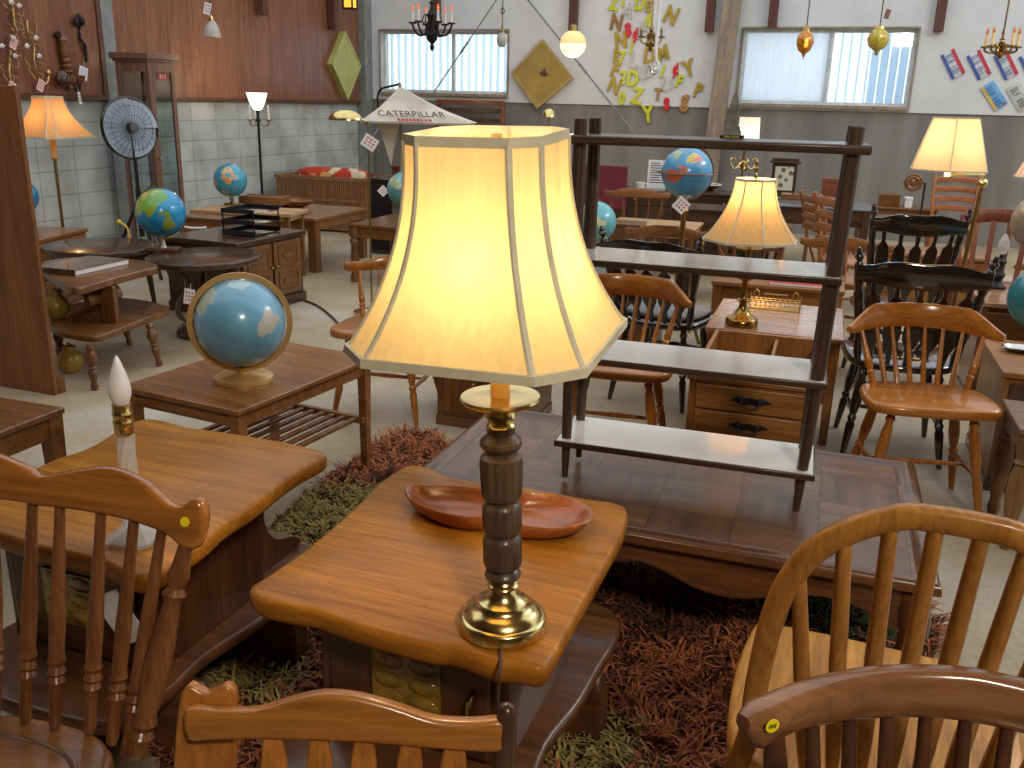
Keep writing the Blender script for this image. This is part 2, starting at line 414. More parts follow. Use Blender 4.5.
for i, w in enumerate((W1, W2)):
    s0, s1_, z0, z1 = w; mid = lerp(s0, s1_, .56 if i == 0 else .52)
    root = bpy.data.objects.new('window_%d' % (i+1), None); C.objects.link(root); root.matrix_world = BW; root['kind'] = 'structure'
    g = G(); t = .022
    g.box(s0-t, s1_+t, -.06, .02, z1, z1+t); g.box(s0-t, s1_+t, -.07, .02, z0-t-.02, z0); g.box(s0-t, s0, -.05, .02, z0, z1); g.box(s1_, s1_+t, -.05, .02, z0, z1)
    g.done('window_frame', M['oldpost'], root, .004)
    for a, b, y, nm in ((s0, mid+.03, .05, 0), (mid-.03, s1_, .09, 1)):
        g = G(); t = .035
        g.box(a, b, y, y+.03, z0, z0+t); g.box(a, b, y, y+.03, z1-t, z1); g.box(a, a+t, y, y+.03, z0+t, z1-t); g.box(b-t, b, y, y+.03, z0+t, z1-t)
        g.done('sash', M['alu'], root)
        g = G(); g.box(a+t, b-t, y+.012, y+.017, z0+t, z1-t); g.done('pane', frost if (i == 1 and nm == 0) else M['pane'], root)
# corrugated screens fixed outside the windows
M['screen'] = fabric('white_corrugated_sheet', (252, 253, 255), .8)
M['screenblue'] = fabric('blue_grey_sheet', (214, 224, 232), .8)
M['screenblue2'] = fabric('blue_sheet', (200, 212, 224), .8)
for i, w in enumerate((W1, W2)):
    s0, s1_, z0, z1 = w; gw = G(); gb = G(); gc = G(); s = s0-.35; stp = .105
    while s < s1_+.5:
        wh = i == 0 or s < lerp(s0, s1_, .72); wdt = stp*(.62 if i == 0 else .82 if wh else .26)
        prof = [(s+wdt*q/6, .42+.012*math.sin(PI*q/6)) for q in range(7)]
        gw.rings([[(x, y, z) for x, y in prof]+[(x, y+.003, z) for x, y in reversed(prof)] for z in (z0-.5, z1+.5)])
        (gb if wh else gc).box(s+wdt, s+stp, .428, .431, z0-.5, z1+.5); s += stp
    onwall(gw, BW, 'trim_%d' % (7+i), M['screen']); onwall(gb, BW, 'trim_%d' % (9+i), M['screenblue'])
    if gc.v: onwall(gc, BW, 'trim_19', M['screenblue2'])
# leaning post and the cut rafter ends on the walls
def beam(name, a, b, w, d, mat, k=11):
    a, b = Vector(a), Vector(b); z = (b-a).normalized(); x = (EB-z*EB.dot(z)).normalized(); y = z.cross(x)
    Mx = Matrix((x, y, z)).transposed().to_4x4(); Mx.translation = a
    g = G(); g.box(-w/2, w/2, -d/2, d/2, 0, (b-a).length); o = g.done(name, mat, bevel=.004); o.matrix_world = Mx; return struct(o)
pb = bw(704, 215, .15); pt = bw(736, -25, .15)
d = (pt-pb).normalized(); beam('trim_11', pb+d*(-pb.z/d.z), pt+d*1.2, .2, .1, M['oldpost'])
for k, (x, y) in enumerate(((573, 31), (709, 32), (772, 28), (938, 32), (436, 14))):
    p = bw(x, y, .09); beam('trim_%d' % (12+k), p, p+Vector((0, 0, 1.4)), .1, .1, M['ply_dark'])
p = lw(334, 30, .12); beam('trim_17', p, p+Vector((0, 0, 1.4)), .1, .1, M['ply_dark'])
p = lw(263, 15, .12); beam('trim_18', p, p+Vector((0, 0, 1.4)), .08, .1, M['ply_dark'])

# ------------------------------------------------------------------ light
w = bpy.data.worlds.new('daylight'); bpy.context.scene.world = w; w.use_nodes = True
nt = w.node_tree; bgn = nt.nodes['Background']
tc = N(nt, 'ShaderNodeTexCoord'); sx = N(nt, 'ShaderNodeSeparateXYZ'); nt.links.new(tc.outputs['Generated'], sx.inputs[0])
mr = N(nt, 'ShaderNodeMapRange'); mr.inputs[1].default_value = -1; nt.links.new(sx.outputs[2], mr.inputs[0])
nt.links.new(ramp(nt, mr.outputs[0], [(.35, (150, 146, 142)), (.6, (206, 212, 218)), (1, (232, 238, 246))]), bgn.inputs[0])
bgn.inputs[1].default_value = 1.35
def area(name, loc, aim, power, sx_, sy_, color=(1, 1, 1)):
    l = bpy.data.lights.new(name, 'AREA'); l.energy = power; l.shape = 'RECTANGLE'; l.size = sx_; l.size_y = sy_; l.color = color
    o = bpy.data.objects.new(name, l); C.objects.link(o); o.location = loc
    o.rotation_euler = (Vector(aim)-Vector(loc)).to_track_quat('-Z', 'Y').to_euler(); return o
g = G(); g.box(-14, 14, -4, 2.0, 3.3, 3.5); struct(g.done('light_blocker_roof', plain('dark_blocker_roof', (120, 104, 88), .8)))  # unseen slab, added to keep sky light off the foreground
g = G(); g.box(-14, 14, -4.2, -4, 0, 3.5); struct(g.done('light_blocker_wall', plain('dark_blocker_wall', (120, 108, 94), .8)))  # unseen wall, added behind the camera to darken faces turned this way
area('ceiling_lamp', (.9, -1.2, 3.2), (.3, 3, .3), 88, .5, .5, (1, .9, .76))
for i, w in enumerate((W1, W2)):                      # daylight behind the outside screens
    q = BW @ Vector(((w[0]+w[1])/2, 1.1, (w[2]+w[3])/2)); area('window_daylight', q, q-NB, 48, w[1]-w[0]+.7, 1.6, (.93, .97, 1))
area('hall_fill', (5.6, 5.2, 4.1), (2.2, 7, 0), 75, 2.4, .5, (1, .95, .88))  # added fill light for the rear hall, no fixture seen
sc = bpy.context.scene
sc.view_settings.view_transform = 'Standard'; sc.view_settings.look = 'None'; sc.view_settings.gamma = 1; sc.view_settings.use_curve_mapping = False
sc.view_settings.exposure = .2
try:
    sc.cycles.use_denoising = True; sc.cycles.max_bounces = 8; sc.cycles.transparent_max_bounces = 12; sc.cycles.caustics_reflective = False; sc.cycles.caustics_refractive = False
    sc.cycles.sample_clamp_indirect = 4
except Exception: pass
# ================================================================== FOREGROUND TABLES
def local_of(root, p):
    return root_matrix(root).inverted() @ Vector(p)
M['amber'] = plain('amber_bottle_glass', (122, 94, 30), .12, 0, .35, 14, .6)
def step_end_table(label, cx, cy, rz, top_px, zt=.56, card=False):
    t = thing('end_table', label, 'table', (cx, cy, 0), rz, 'matching rustic end tables')
    out = smooth_loop([local_of(t, gp(x, y, zt)).xy for x, y in top_px], 4)
    g = G(); g.slab(out, zt-.045, zt, .012); g.done('tabletop', M['honey'], t, angle=60)
    zs = .235
    so = smooth_loop([(-.15, -.42), (.14, -.42), (.24, -.38), (.262, -.28), (.25, -.13), (.272, .02), (.278, .16), (.285, .31), (.245, .41), (.13, .43), (0, .41), (-.15, .43), (-.25, .39), (-.27, .26), (-.255, .1), (-.3, .0), (-.26, -.14), (-.27, -.3), (-.235, -.39)], 4)
    g = G(); g.slab(so, zs-.035, zs, .012); g.done('lower_shelf', M['honey_dark'], t, angle=60)
    g = G(); g.box(-.2, .2, -.235, .17, zs, zt-.045); g.done('cabinet_body', M['honey_dark_z'], t, .006)
    g = G(); g.box(-.17, .17, -.25, -.236, zs+.02, zt-.055)
    dr = g.done('door', M['honey_dark_z'], t, .005)
    g = G()
    g.box(-.072, .072, -.255, -.2505, .325, .452)
    for i in range(2):                                 # bottle glass, six puckered lights
        for j in range(3): g.ball((-.036+.072*i, -.255, .347+.042*j), .021, 12, 6, sq=(1.55, .22, .9))
    g.done('amber_glass', M['amber'], dr)
    g = G(); g.tube([(.135, -.25, .40), (.135, -.27, .395), (.135, -.273, .375), (.135, -.253, .36)], .005, 6); g.done('handle', M['brass_dull'], dr)
    for s in (1,):                                     # S-curved trestle brackets carrying the overhang
        prof = smooth_path([(.171, zs), (.40, zs), (.385, zs+.04), (.30, zs+.07), (.255, zs+.13), (.26, zs+.2), (.31, zt-.06), (.33, zt-.046), (.171, zt-.046)], 3)
        g = G(); n = len(prof)
        g.rings([[(x, s*p.x, p.y) for p in prof] for x in (-.15, .15)])
        g.done('trestle_bracket', M['honey_dark_z'], t, .003)
    for s in (-1, 1):
        g = G(); pr = [(-.29, .05), (-.28, .085), (-.24, .1), (0, .075), (.24, .1), (.28, .085), (.29, .05), (.275, .015), (.24, 0), (.2, 0), (0, .02), (-.2, 0), (-.24, 0), (-.275, .015)]
        pr = smooth_loop(pr, 3); pr = [p*1.0 for p in pr]
        g.rings([[(p.x, s*.19+yy, p.y*1.95 if p.y > .06 else p.y) for p in pr] for yy in (-.035, .035)])
        g.done('foot', M['honey_dark'], t, .012)
    return t
A_TOP = [(250, 585), (264, 576), (294, 556), (321, 535), (352, 508), (378, 483), (396, 470), (411, 464), (430, 467), (446, 474), (475, 480), (530, 487), (589, 498), (612, 501), (627, 508), (626, 522), (620, 537), (606, 562), (594, 583), (580, 607), (568, 629), (558, 648), (549, 662), (538, 667), (512, 663), (492, 661), (456, 647), (431, 645), (381, 632), (343, 620), (315, 610), (291, 606), (265, 600), (252, 593)]
B_TOP = [(27, 470), (52, 459), (85, 448), (104, 438), (119, 428), (132, 421), (150, 418), (166, 420), (187, 426), (212, 429), (256, 436), (286, 441), (312, 447), (325, 452), (323, 457), (293, 474), (256, 502), (225, 522), (205, 540), (180, 557), (160, 570), (142, 576), (122, 570), (100, 559), (70, 552), (36, 545), (0, 533), (-45, 522), (-75, 510), (-60, 500)]
tA = step_end_table('wavy-edged honey pine end table carrying the big lamp and leaf dish', -.10, 1.72, R(-20), A_TOP)
tB = step_end_table('wavy-edged honey pine end table carrying the bare glass lamp', -.87, 1.99, R(-20), B_TOP)

# ------------------------------------------------------------------ shade builder
def cut_square(a, b):                                 # square with cut corners, 8 points
    return [(-b, -a), (b, -a), (a, -b), (a, b), (b, a), (-b, a), (-a, b), (-a, -b)]
def poly_shade(root, top, bot, z0, z1, power, matS, matT, trim=.007, K=14, M0=None, sub=None, band=None):
    """bell shade through K rings from polygon bot (z0) to polygon top (z1)"""
    rs = []
    for k in range(K+1):
        t = k/K; q = (1-t)**power
        rs.append([(lerp(p[0], b[0], q), lerp(p[1], b[1], q), lerp(z0, z1, t)) for p, b in zip(top, bot)])
    g = G(); g.rings(rs, caps=False, M=M0)
    me = g.done('lamp_shade', matS, root, angle=25)
    n = len(top)
    g = G()
    for i in range(n): g.tube([Vector(r[i]) for r in rs], trim*.75, 6, M=M0, flat=.6)
    g.done('shade_seam', matT, me)
    bd = band or trim*1.4
    for r, nm, dz in ((rs[0], 'lower_band', 0), (rs[-1], 'upper_band', 0)):
        g = G(); c = 1.012
        lo = [(p[0]*c, p[1]*c, p[2]-bd*.5) for p in r]; hi = [(p[0]*c, p[1]*c, p[2]+bd) for p in r]
        hi2 = [(p[0]*.985, p[1]*.985, p[2]+bd) for p in r]; lo2 = [(p[0]*.985, p[1]*.985, p[2]-bd*.5) for p in r]
        g.rings([lo, hi, hi2, lo2], loop=True, M=M0); g.done(nm, matT, me, angle=25)
    return me
# ------------------------------------------------------------------ the big lamp
M['shade_cream'] = fabric('cream_silk_shade', (246, 220, 160), .33)
M['shade_trim'] = plain('grey_beige_braid', (206, 198, 170), .8)
M['turned'] = wood('grey_brown_turned_wood', (68, 52, 38), (104, 82, 60), .35, 'z', 1.5, .3)
M['candle'] = plain('cream_candle_tube', (236, 196, 120), .5)
c = gp(502, 627, .56)
lamp = thing('table_lamp', 'tall brass and turned wood table lamp with lit cream panelled shade', 'lamp', (c.x, c.y, .561), R(-18.6))
g = G(); g.lathe([(.0, 0), (.075, 0), (.078, .003), (.078, .022), (.075, .026), (.070, .028), (.066, .036), (.056, .042), (.05, .046), (.046, .05), (.044, .056), (.034, .062), (.026, .072), (.022, .085), (.0, .085)], 40)
g.done('base', M['brass'], lamp)
TL = Matrix.Translation((0, 0, .08)) @ Matrix.Rotation(R(-2.0), 4, Vector((-.319, .948, 0)))
def zs_(pr): return [(r*.97, z*.857) for r, z in pr]
g = G(); g.lathe([(.0, 0), (.018, 0), (.026, .002), (.028, .005), (.026, .008), (.02, .010), (.026, .012), (.028, .015), (.026, .018), (.0, .019)], 32, M=TL)
g.done('collar', M['brass'], lamp)
g = G(); g.lathe(zs_([(.0, .346), (.024, .346), (.026, .35), (.024, .354), (.02, .358), (.024, .366), (.028, .370), (.026, .376), (.021, .382), (.02, .388), (.03, .392), (.058, .396), (.066, .4), (.069, .405), (.067, .410), (.05, .408), (.03, .410), (.0, .410)]), 36, M=TL)
g.done('drip_cup', M['brass'], lamp)
prof = [(.02, .022), (.03, .024), (.032, .03), (.03, .036), (.024, .042), (.028, .048), (.032, .052), (.034, .06), (.034, .105), (.032, .112), (.027, .118), (.027, .122), (.032, .128), (.034, .134), (.034, .178), (.032, .184), (.027, .19), (.027, .196), (.033, .202), (.035, .21), (.037, .27), (.035, .286), (.028, .292), (.027, .298), (.032, .304), (.036, .312), (.035, .32), (.028, .328), (.023, .334), (.024, .346)]
g = G(); rs = []
for r, z in prof:
    fl = (.06 <= z <= .106) or (.134 <= z <= .18) or (.21 <= z <= .28)
    rs.append([(r*(1-(.06 if fl and i % 4 == 0 else 0))*math.cos(2*PI*i/64), r*(1-(.06 if fl and i % 4 == 0 else 0))*math.sin(2*PI*i/64), z*.857) for i in range(64)])
g.rings(rs, M=TL); g.done('fluted_column', M['turned'], lamp, angle=30)
g = G(); g.lathe([(.0, .35), (.016, .35), (.0165, .42), (.014, .47), (.0, .47)], 20, M=TL); g.done('candle_tube', M['candle'], lamp)
g = G(); g.ball((0, 0, .55), .03, 16, 12, M=TL, sq=(1, 1, 1.25)); g.lathe([(.013, .47), (.013, .515), (.0, .515)], 14, M=TL)
def clear_bulb(name, c, strength):                   # clear glass bulb around its glowing filament light
    m, nt, b, o = newmat(name)
    t = N(nt, 'ShaderNodeBsdfTransparent'); e = N(nt, 'ShaderNodeEmission'); e.inputs[0].default_value = lin(c); e.inputs[1].default_value = strength
    mx = N(nt, 'ShaderNodeMixShader'); mx.inputs[0].default_value = .25
    nt.links.new(t.outputs[0], mx.inputs[1]); nt.links.new(e.outputs[0], mx.inputs[2]); nt.links.new(mx.outputs[0], o.inputs[0]); return m
M['bulb'] = clear_bulb('lit_clear_bulb', (255, 214, 150), 8)
M['bulb_off'] = plain('white_flame_bulb', (240, 236, 232), .25, 0, .02, 10, .3)
bulb = g.done('bulb', M['bulb'], lamp)
SHM = TL @ Matrix.Translation((-.013, -.002, .612)) @ Matrix.Scale(.972, 4) @ Matrix.Rotation(R(2.8), 4, Vector((.948, .319, 0))) @ Matrix.Translation((0, 0, -.60))
sh = poly_shade(lamp, cut_square(.109, .072), cut_square(.197, .137), .432, .752, 2.3, M['shade_cream'], M['shade_trim'], .0075, 16, SHM, band=.010)
g = G()
for a in (0, PI/2): g.tube([(-.05*math.cos(a), -.05*math.sin(a), .47), (-.075*math.cos(a), -.075*math.sin(a), .58), (-.06*math.cos(a), -.06*math.sin(a), .70), (0, 0, .747), (.06*math.cos(a), .06*math.sin(a), .70), (.075*math.cos(a), .075*math.sin(a), .58), (.05*math.cos(a), .05*math.sin(a), .47)], .0022, 6, M=TL) if a == 0 else g.tube([(-.118, 0, .745), (.095, 0, .745)], .002, 6, M=TL)
g.tube([(-.012, -.105, .745), (-.012, .105, .745)], .002, 6, M=TL); g.done('harp', M['brass_dull'], lamp)
g = G(); g.lathe([(.0, .742), (.010, .742), (.010, .747), (.005, .75), (.009, .753), (.009, .765), (.0, .767)], 16, M=TL); g.done('finial', M['brass'], lamp)
e_ = gp(501, 664, .563)+Vector((-.003, -.016, 0))
cp = [gp(500, 643, .568), gp(500.5, 655, .566), gp(501, 662, .566), e_+Vector((0, -.006, -.02)), e_+Vector((0, -.006, -.14)), e_+Vector((0, -.01, -.3)), e_+Vector((-.03, -.1, -.545))]
g = G(); g.tube(smooth_path(cp, 5), .0028, 8); g.done('cord', M['rubber'], lamp, world=True)
pl_ = root_matrix(lamp) @ TL @ Vector((0, 0, .56)); lamp_light('table_lamp_light', pl_, 5.0, (1, .76, .45), r=.03)

# ------------------------------------------------------------------ leaf dish behind the lamp
M['dishwood'] = wood('red_brown_dish_wood', (140, 74, 34), (178, 104, 54), .28, 'x', 1.2, .4)
c = gp(500, 522, .56)
dish = thing('serving_dish', 'two-lobed carved wooden leaf dish behind the big lamp', 'dish', (c.x, c.y, .56), R(-14))
out = smooth_loop([(-.235, .03), (-.20, -.035), (-.13, -.075), (-.05, -.082), (-.005, -.068), (.05, -.085), (.12, -.085), (.18, -.055), (.205, -.005), (.195, .045), (.15, .08), (.09, .09), (.05, .082), (.022, .06), (.008, .085), (-.01, .085), (-.02, .06), (-.08, .07), (-.15, .062), (-.2, .045)], 4)
def scl(o, k, cx=-.01, cy=0): return [(cx+(p.x-cx)*k, cy+(p.y-cy)*k) for p in o]
rs = []
for k, z in ((.62, 0), (.80, .004), (.93, .018), (.985, .034), (1, .040), (.985, .043), (.955, .041), (.9, .028), (.78, .014), (.55, .009)):
    rs.append([(x, y, z) for x, y in scl(out, k)])
g = G(); g.rings(rs); g.done('serving_dish_body', M['dishwood'], dish, angle=70)

# ------------------------------------------------------------------ glass lamp on the left table
def cut_glass(name):
    m, nt, b, o = newmat(name); b.inputs['Base Color'].default_value = (.92, .94, .94, 1); b.inputs['Transmission Weight'].default_value = .45; b.inputs['IOR'].default_value = 1.3; b.inputs['Roughness'].default_value = .06; b.inputs['Specular IOR Level'].default_value = 1
    b.inputs['Alpha'].default_value = .6
    return m
M['crystal'] = cut_glass('cut_glass')
c = gp(136, 540, .56)
gl = thing('lamp_base', 'shadeless cut glass lamp with white flame bulb and brass socket', 'lamp', (c.x, c.y, .56), R(-10))
g = G(); g.rings([[(x*k, y*k, z) for x, y in cut_square(.05, .035)] for k, z in ((.9, 0), (1, .004), (1, .012), (.86, .02), (.55, .032), (.42, .04))])
rs = []
for k in range(25):
    t = k/24; z = .038+.195*t; rr = lerp(.015, .0165, t)+.006*max(0, 1-t*7)
    rs.append([(rr*(1+.12*(i % 2))*math.cos(2*PI*i/16+t*2.6), rr*(1+.12*(i % 2))*math.sin(2*PI*i/16+t*2.6), z) for i in range(16)])
g.rings(rs); g.done('glass_stem', M['crystal'], gl, angle=20)
g = G(); g.lathe([(.0, .232), (.012, .232), (.017, .236), (.019, .242), (.0185, .258), (.02, .26), (.02, .264), (.0185, .266), (.0185, .276), (.02, .278), (.02, .281), (.0185, .283), (.0185, .30), (.0, .30)], 24)
g.tube([(.012, -.014, .25), (.018, -.028, .25)], .004, 8); g.done('socket', M['brass'], gl)
g = G(); g.lathe([(.0, .298), (.013, .298), (.0165, .305), (.0205, .316), (.0215, .328), (.0195, .345), (.014, .366), (.008, .384), (.003, .397), (.0, .4)], 20); g.done('flame_bulb', M['bulb_off'], gl)
# card hung from the cabinet of the left table
p = root_matrix(tB) @ Vector((.135, -.285, .45))
card = thing('price_card', 'white price card hanging on the front of the left end table', 'card', p, R(-20))
g = G(); g.box(-.04, .04, -.004, -.002, -.125, 0, T(0, 0, 0, R(8), R(-28), 0)); g.done('card_sheet', M['paper'], card)
g = G(); g.tube([(-.0, -.004, 0), (0, .006, .04), (0, .018, .06)], .0012, 5); g.done('string', M['paper'], card)
# ================================================================== CHAIRS
SP = [(0, .8), (.12, 1), (.3, .95), (.5, .85), (.8, .7), (1, .6)]
def spindle(g, p0, p1, r, prof=None, n=8): g.turned(p0, p1, [(t, r*k) for t, k in (prof or SP)], n)
LEGP = [(0, .75), (.06, .85), (.09, 1.15), (.12, .8), (.2, 1.15), (.38, 1.3), (.5, .95), (.53, .75), (.56, 1.15), (.6, .8), (.64, 1.1), (.75, .95), (1, .62)]
def crest_rings(g, xs, yf, tf, bf, th, lean=0.):
    rs = []
    for i, x in enumerate(xs):
        e = 1e-3; dy = (yf(x+e)-yf(x-e))/(2*e); q = Vector((-dy, 1, 0)).normalized()
        t, b = tf(x), bf(x); h = t-b; k = min(th*.4, h*.3); y = yf(x); r = []
        for o, z in ((-.5, b+k), (-.5, t-k), (-.28, t), (.28, t), (.5, t-k), (.5, b+k), (.28, b), (-.28, b)):
            r.append((x+q.x*o*th, y+q.y*o*th+(z-b)*lean, z))
        rs.append(r)
    g.rings(rs)
def seat_outline(w, d, front=.5):
    return smooth_loop([(-w*.36, -d*.5), (0, -d*.53), (w*.36, -d*.5), (w*.49, -d*.36), (w*.5, 0), (w*.45, d*.3), (w*.28, d*.46), (0, d*.5), (-w*.28, d*.46), (-w*.45, d*.3), (-w*.5, 0), (-w*.49, -d*.36)], 3)
def captain_chair(label, loc, rz, mt, mz, w=.47, d=.43, zs=.43, ztop=.735, n=7, style='sloped', bow=.14, hw=.275, lean=.12, group=None):
    t = thing('windsor_chair', label, 'chair', loc, rz, group)
    so = seat_outline(w, d)
    g = G(); g.slab(so, zs-.04, zs, .014); g.done('seat', mt, t, angle=60)
    for sx in (-1, 1):
        for sy in (-1, 1):
            g = G(); g.turned((sx*w*.30, sy*d*.30, zs-.035), (sx*w*.44, sy*d*.47+.0, 0), [(q, .0165*k) for q, k in LEGP], 12); g.done('leg', mz, t)
    zc = .17; f = (zs-.035-zc)/(zs-.035)
    ex, ey = lerp(w*.30, w*.44, f), lerp(d*.30, d*.47, f)
    STP = [(0, .7), (.1, .8), (.25, 1), (.42, 1.1), (.46, 1.4), (.5, 1.0), (.54, 1.4), (.58, 1.1), (.75, 1), (.9, .8), (1, .7)]
    for sx in (-1, 1):
        g = G(); g.turned((sx*ex, -ey, zc), (sx*ex, ey, zc), [(q, .009*k) for q, k in STP]); g.done('stretcher', mz, t)
    g = G(); g.turned((-ex, 0, zc), (ex, 0, zc), [(q, .009*k) for q, k in STP]); g.done('stretcher', mz, t)
    yb = d*.40; yt = yb+lean
    yf = lambda x: yt-bow*(x/hw)**2-(ztop-.10-zs)*0
    if style == 'sloped':
        tf = lambda x: ztop-interp([0, hw*.62, hw*.70, hw*.96, hw], [0, .002, .012, .072, .078], abs(x))
        bf = lambda x: ztop-interp([0, hw*.6, hw*.92, hw], [.092, .096, .108, .102], abs(x))
    else:                                             # waved crest with pointed ears
        tf = lambda x: ztop-interp([0, hw*.25, hw*.5, hw*.75, hw*.93, hw], [0, .0, .012, .034, .03, .034], abs(x))
        bf = lambda x: ztop-interp([0, hw*.6, hw*.9, hw], [.075, .078, .082, .07], abs(x))
    xs = [hw*(-1+2*i/36) for i in range(37)]
    g = G(); crest_rings(g, xs, yf, tf, bf, .024, .10); g.done('crest_rail', mt, t, angle=50)
    for i in range(n):
        u = -1+2*i/(n-1); xt = u*hw*.80; xb = u*w*.36; yb_ = d*.42*math.sqrt(max(0, 1-(xb/(w*.5))**2))-.01
        g = G(); p1 = (xt, yf(xt), bf(xt)+.01); p0 = (xb, yb_, zs-.01)
        if abs(u) > .99: g.turned(p0, p1, [(0, .009), (.08, .013), (.2, .012), (.26, .016), (.3, .010), (.34, .016), (.5, .013), (.75, .010), (1, .008)], 10)
        else: spindle(g, p0, p1, .0105)
        g.done('spindle', mz, t)
    return t
ch = captain_chair('orange maple windsor chair with sloped crest, in front of the black chairs', (1.565, 3.27, 0), R(-8), M['maple'], M['maple_z'], n=8, d=.35, zs=.44, hw=.285)

# black arrow-back chair: sits with its back towards local +y
def arrow_chair(label, loc, rz, mat, ztop=.90, cushion=None, group=None, w=.46, d=.43, zs=.44, shape='wave'):
    t = thing('arrow_back_chair', label, 'chair', loc, rz, group)
    g = G(); g.slab(seat_outline(w, d), zs-.035, zs, .014); g.done('seat', mat, t, angle=60)
    if cushion:
        g = G(); g.slab([(p.x*.86, p.y*.84-.01) for p in seat_outline(w, d)], zs, zs+.03, .014); g.done('seat_pad', cushion, t, angle=60)
    for sx in (-1, 1):
        for sy in (-1, 1):
            g = G(); g.turned((sx*w*.32, sy*d*.32, zs-.03), (sx*w*.43, sy*d*.48, 0), [(q, .018*k) for q, k in LEGP], 10); g.done('leg', mat, t)
        g = G(); g.turned((sx*w*.37, -d*.39, .18), (sx*w*.37, d*.39, .18), [(0, .008), (.4, .011), (.5, .016), (.6, .011), (1, .008)]); g.done('stretcher', mat, t)
    g = G(); g.turned((-w*.37, 0, .18), (w*.37, 0, .18), [(0, .008), (.4, .011), (.5, .016), (.6, .011), (1, .008)]); g.done('stretcher', mat, t)
    g = G(); g.turned((-w*.39, -d*.42, .24), (w*.39, -d*.42, .24), [(0, .008), (.4, .012), (.5, .018), (.6, .012), (1, .008)]); g.done('stretcher', mat, t)
    hw = w*.55; yb = d*.40; yt = yb+.13
    for sx in (-1, 1):
        g = G(); g.turned((sx*w*.40, yb, zs-.01), (sx*hw, yt, ztop+.055), [(0, .012), (.1, .02), (.25, .014), (.32, .021), (.36, .012), (.45, .02), (.62, .022), (.66, .014), (.7, .02), (.86, .018), (.885, .009), (.905, .017), (.93, .02), (.95, .012), (.965, .012), (.985, .008), (1, .003)], 12); g.done('back_post', mat, t)
    tf = lambda x: ztop+interp([0, .35, .6, .8, 1], [.006, .010, .002, -.014, -.016], abs(x)/hw)
    bf = lambda x: ztop-interp([0, .3, .7, 1], [.10, .098, .085, .085], abs(x)/hw)
    yf = lambda x: yt-.01+.035*(1-(x/hw)**2)
    g = G(); crest_rings(g, [hw*.98*(-1+2*i/28) for i in range(29)], yf, tf, bf, .022, .1); g.done('crest_rail', mat, t, angle=50)
    for i in range(5):
        u = -1+2*i/4; p0 = Vector((u*w*.30, yb+.02, zs-.005)); p1 = Vector((u*hw*.72, yf(u*hw*.72), bf(u*hw*.72)+.012)); ax = (p1-p0)
        wd = [(0, .010), (.2, .012), (.34, .034), (.42, .036), (.7, .030), (.8, .028), (.86, .010), (1, .010)]
        g = G(); rs = []
        for q, k in wd:
            c = p0+ax*q; rs.append([(c.x-k, c.y-.007, c.z), (c.x+k, c.y-.007, c.z), (c.x+k, c.y+.007, c.z), (c.x-k, c.y+.007, c.z)])
        g.rings(rs); g.done('arrow_spindle', mat, t, .003)
    return t
b1 = arrow_chair('nearer black arrow-back chair with glossy seat, right behind the orange windsor chair', (1.70, 3.87, 0), R(165), M['black'], .88)

# ------------------------------------------------------------------ chair at the lower left: waved crest and round seat
def plane_chair(p0, rz, L):
    rot = Matrix.Rotation(rz, 3, 'Z'); n = rot @ Vector((0, math.cos(L), -math.sin(L))); u = rot @ Vector((1, 0, 0)); v = n.cross(u)*-1
    if v.z < 0: v = -v
    return p0, n, u, v
def uv(pl, x, y):
    p = pp(x, y, pl[0], pl[1])-pl[0]; return Vector((p.dot(pl[2]), p.dot(pl[3])))
def xyz(pl, u, v, o=0): return pl[0]+pl[2]*u+pl[3]*v+pl[1]*o
def plate(g, pl, out, th, r=.006, bow=None):
    n = len(out); O = [Vector(p) for p in out]
    if sum(O[i].x*O[(i+1) % n].y-O[(i+1) % n].x*O[i].y for i in range(n)) < 0: O.reverse()
    nr = []
    for i in range(n):
        t = O[(i+1) % n]-O[i-1]; t.normalize(); nr.append(Vector((t.y, -t.x)))
    bo = bow or (lambda u: 0)
    g.rings([[xyz(pl, O[i].x-nr[i].x*o, O[i].y-nr[i].y*o, z+bo(O[i].x)) for i in range(n)] for o, z in ((r, th/2), (r*.3, th/2-r*.3), (0, th/2-r), (0, -th/2+r), (r*.3, -th/2+r*.3), (r, -th/2))])
rz1 = R(-13); p0 = gp(38, 727, .45); pl1 = plane_chair(p0, rz1, R(13))
base1 = p0+Matrix.Rotation(rz1, 3, 'Z') @ Vector((0, -.19, 0)); base1.z = 0
c1 = thing('fiddle_crest_chair', 'brown turned-spindle chair with waved orange crest, by the left end table', 'chair', base1, rz1)
half = [uv(pl1, x, y) for x, y in ((42, 475), (62, 472), (85, 468), (105, 466), (125, 470), (145, 480), (160, 493), (172, 503), (184, 505), (192, 500), (199, 497), (205, 502), (208, 515), (206, 532), (202, 544), (195, 549), (186, 547), (178, 541), (168, 533), (142, 523), (107, 514), (62, 507), (38, 505))]
out = half+[Vector((-p.x, p.y)) for p in reversed(half[1:-1])]
M['crest_orange'] = wood('orange_brown_crest', (142, 84, 32), (182, 116, 50), .2, 'x', 1, .6)
M['redbrown_z'] = wood('red_brown_spindle', (96, 58, 34), (132, 84, 50), .25, 'z', 1.5, .5)
M['seat_brown'] = wood('worn_brown_seat', (112, 70, 32), (152, 100, 50), .35, 'x', 1.2, .3, .4)
bow1 = lambda u: .05-.05*(u/.2)**2-.05
g = G(); plate(g, pl1, smooth_loop(out, 2), .026, .008); cr = g.done('crest_rail', M['crest_orange'], c1, world=True, angle=50)
q = uv(pl1, 190, 520); g = G(); g.lathe([(0, 0), (.008, 0), (.008, .0008), (0, .0008)], 16)
ms = Matrix((pl1[2], pl1[3], -pl1[1])).transposed().to_4x4(); ms.translation = xyz(pl1, q.x, q.y, -.0135)
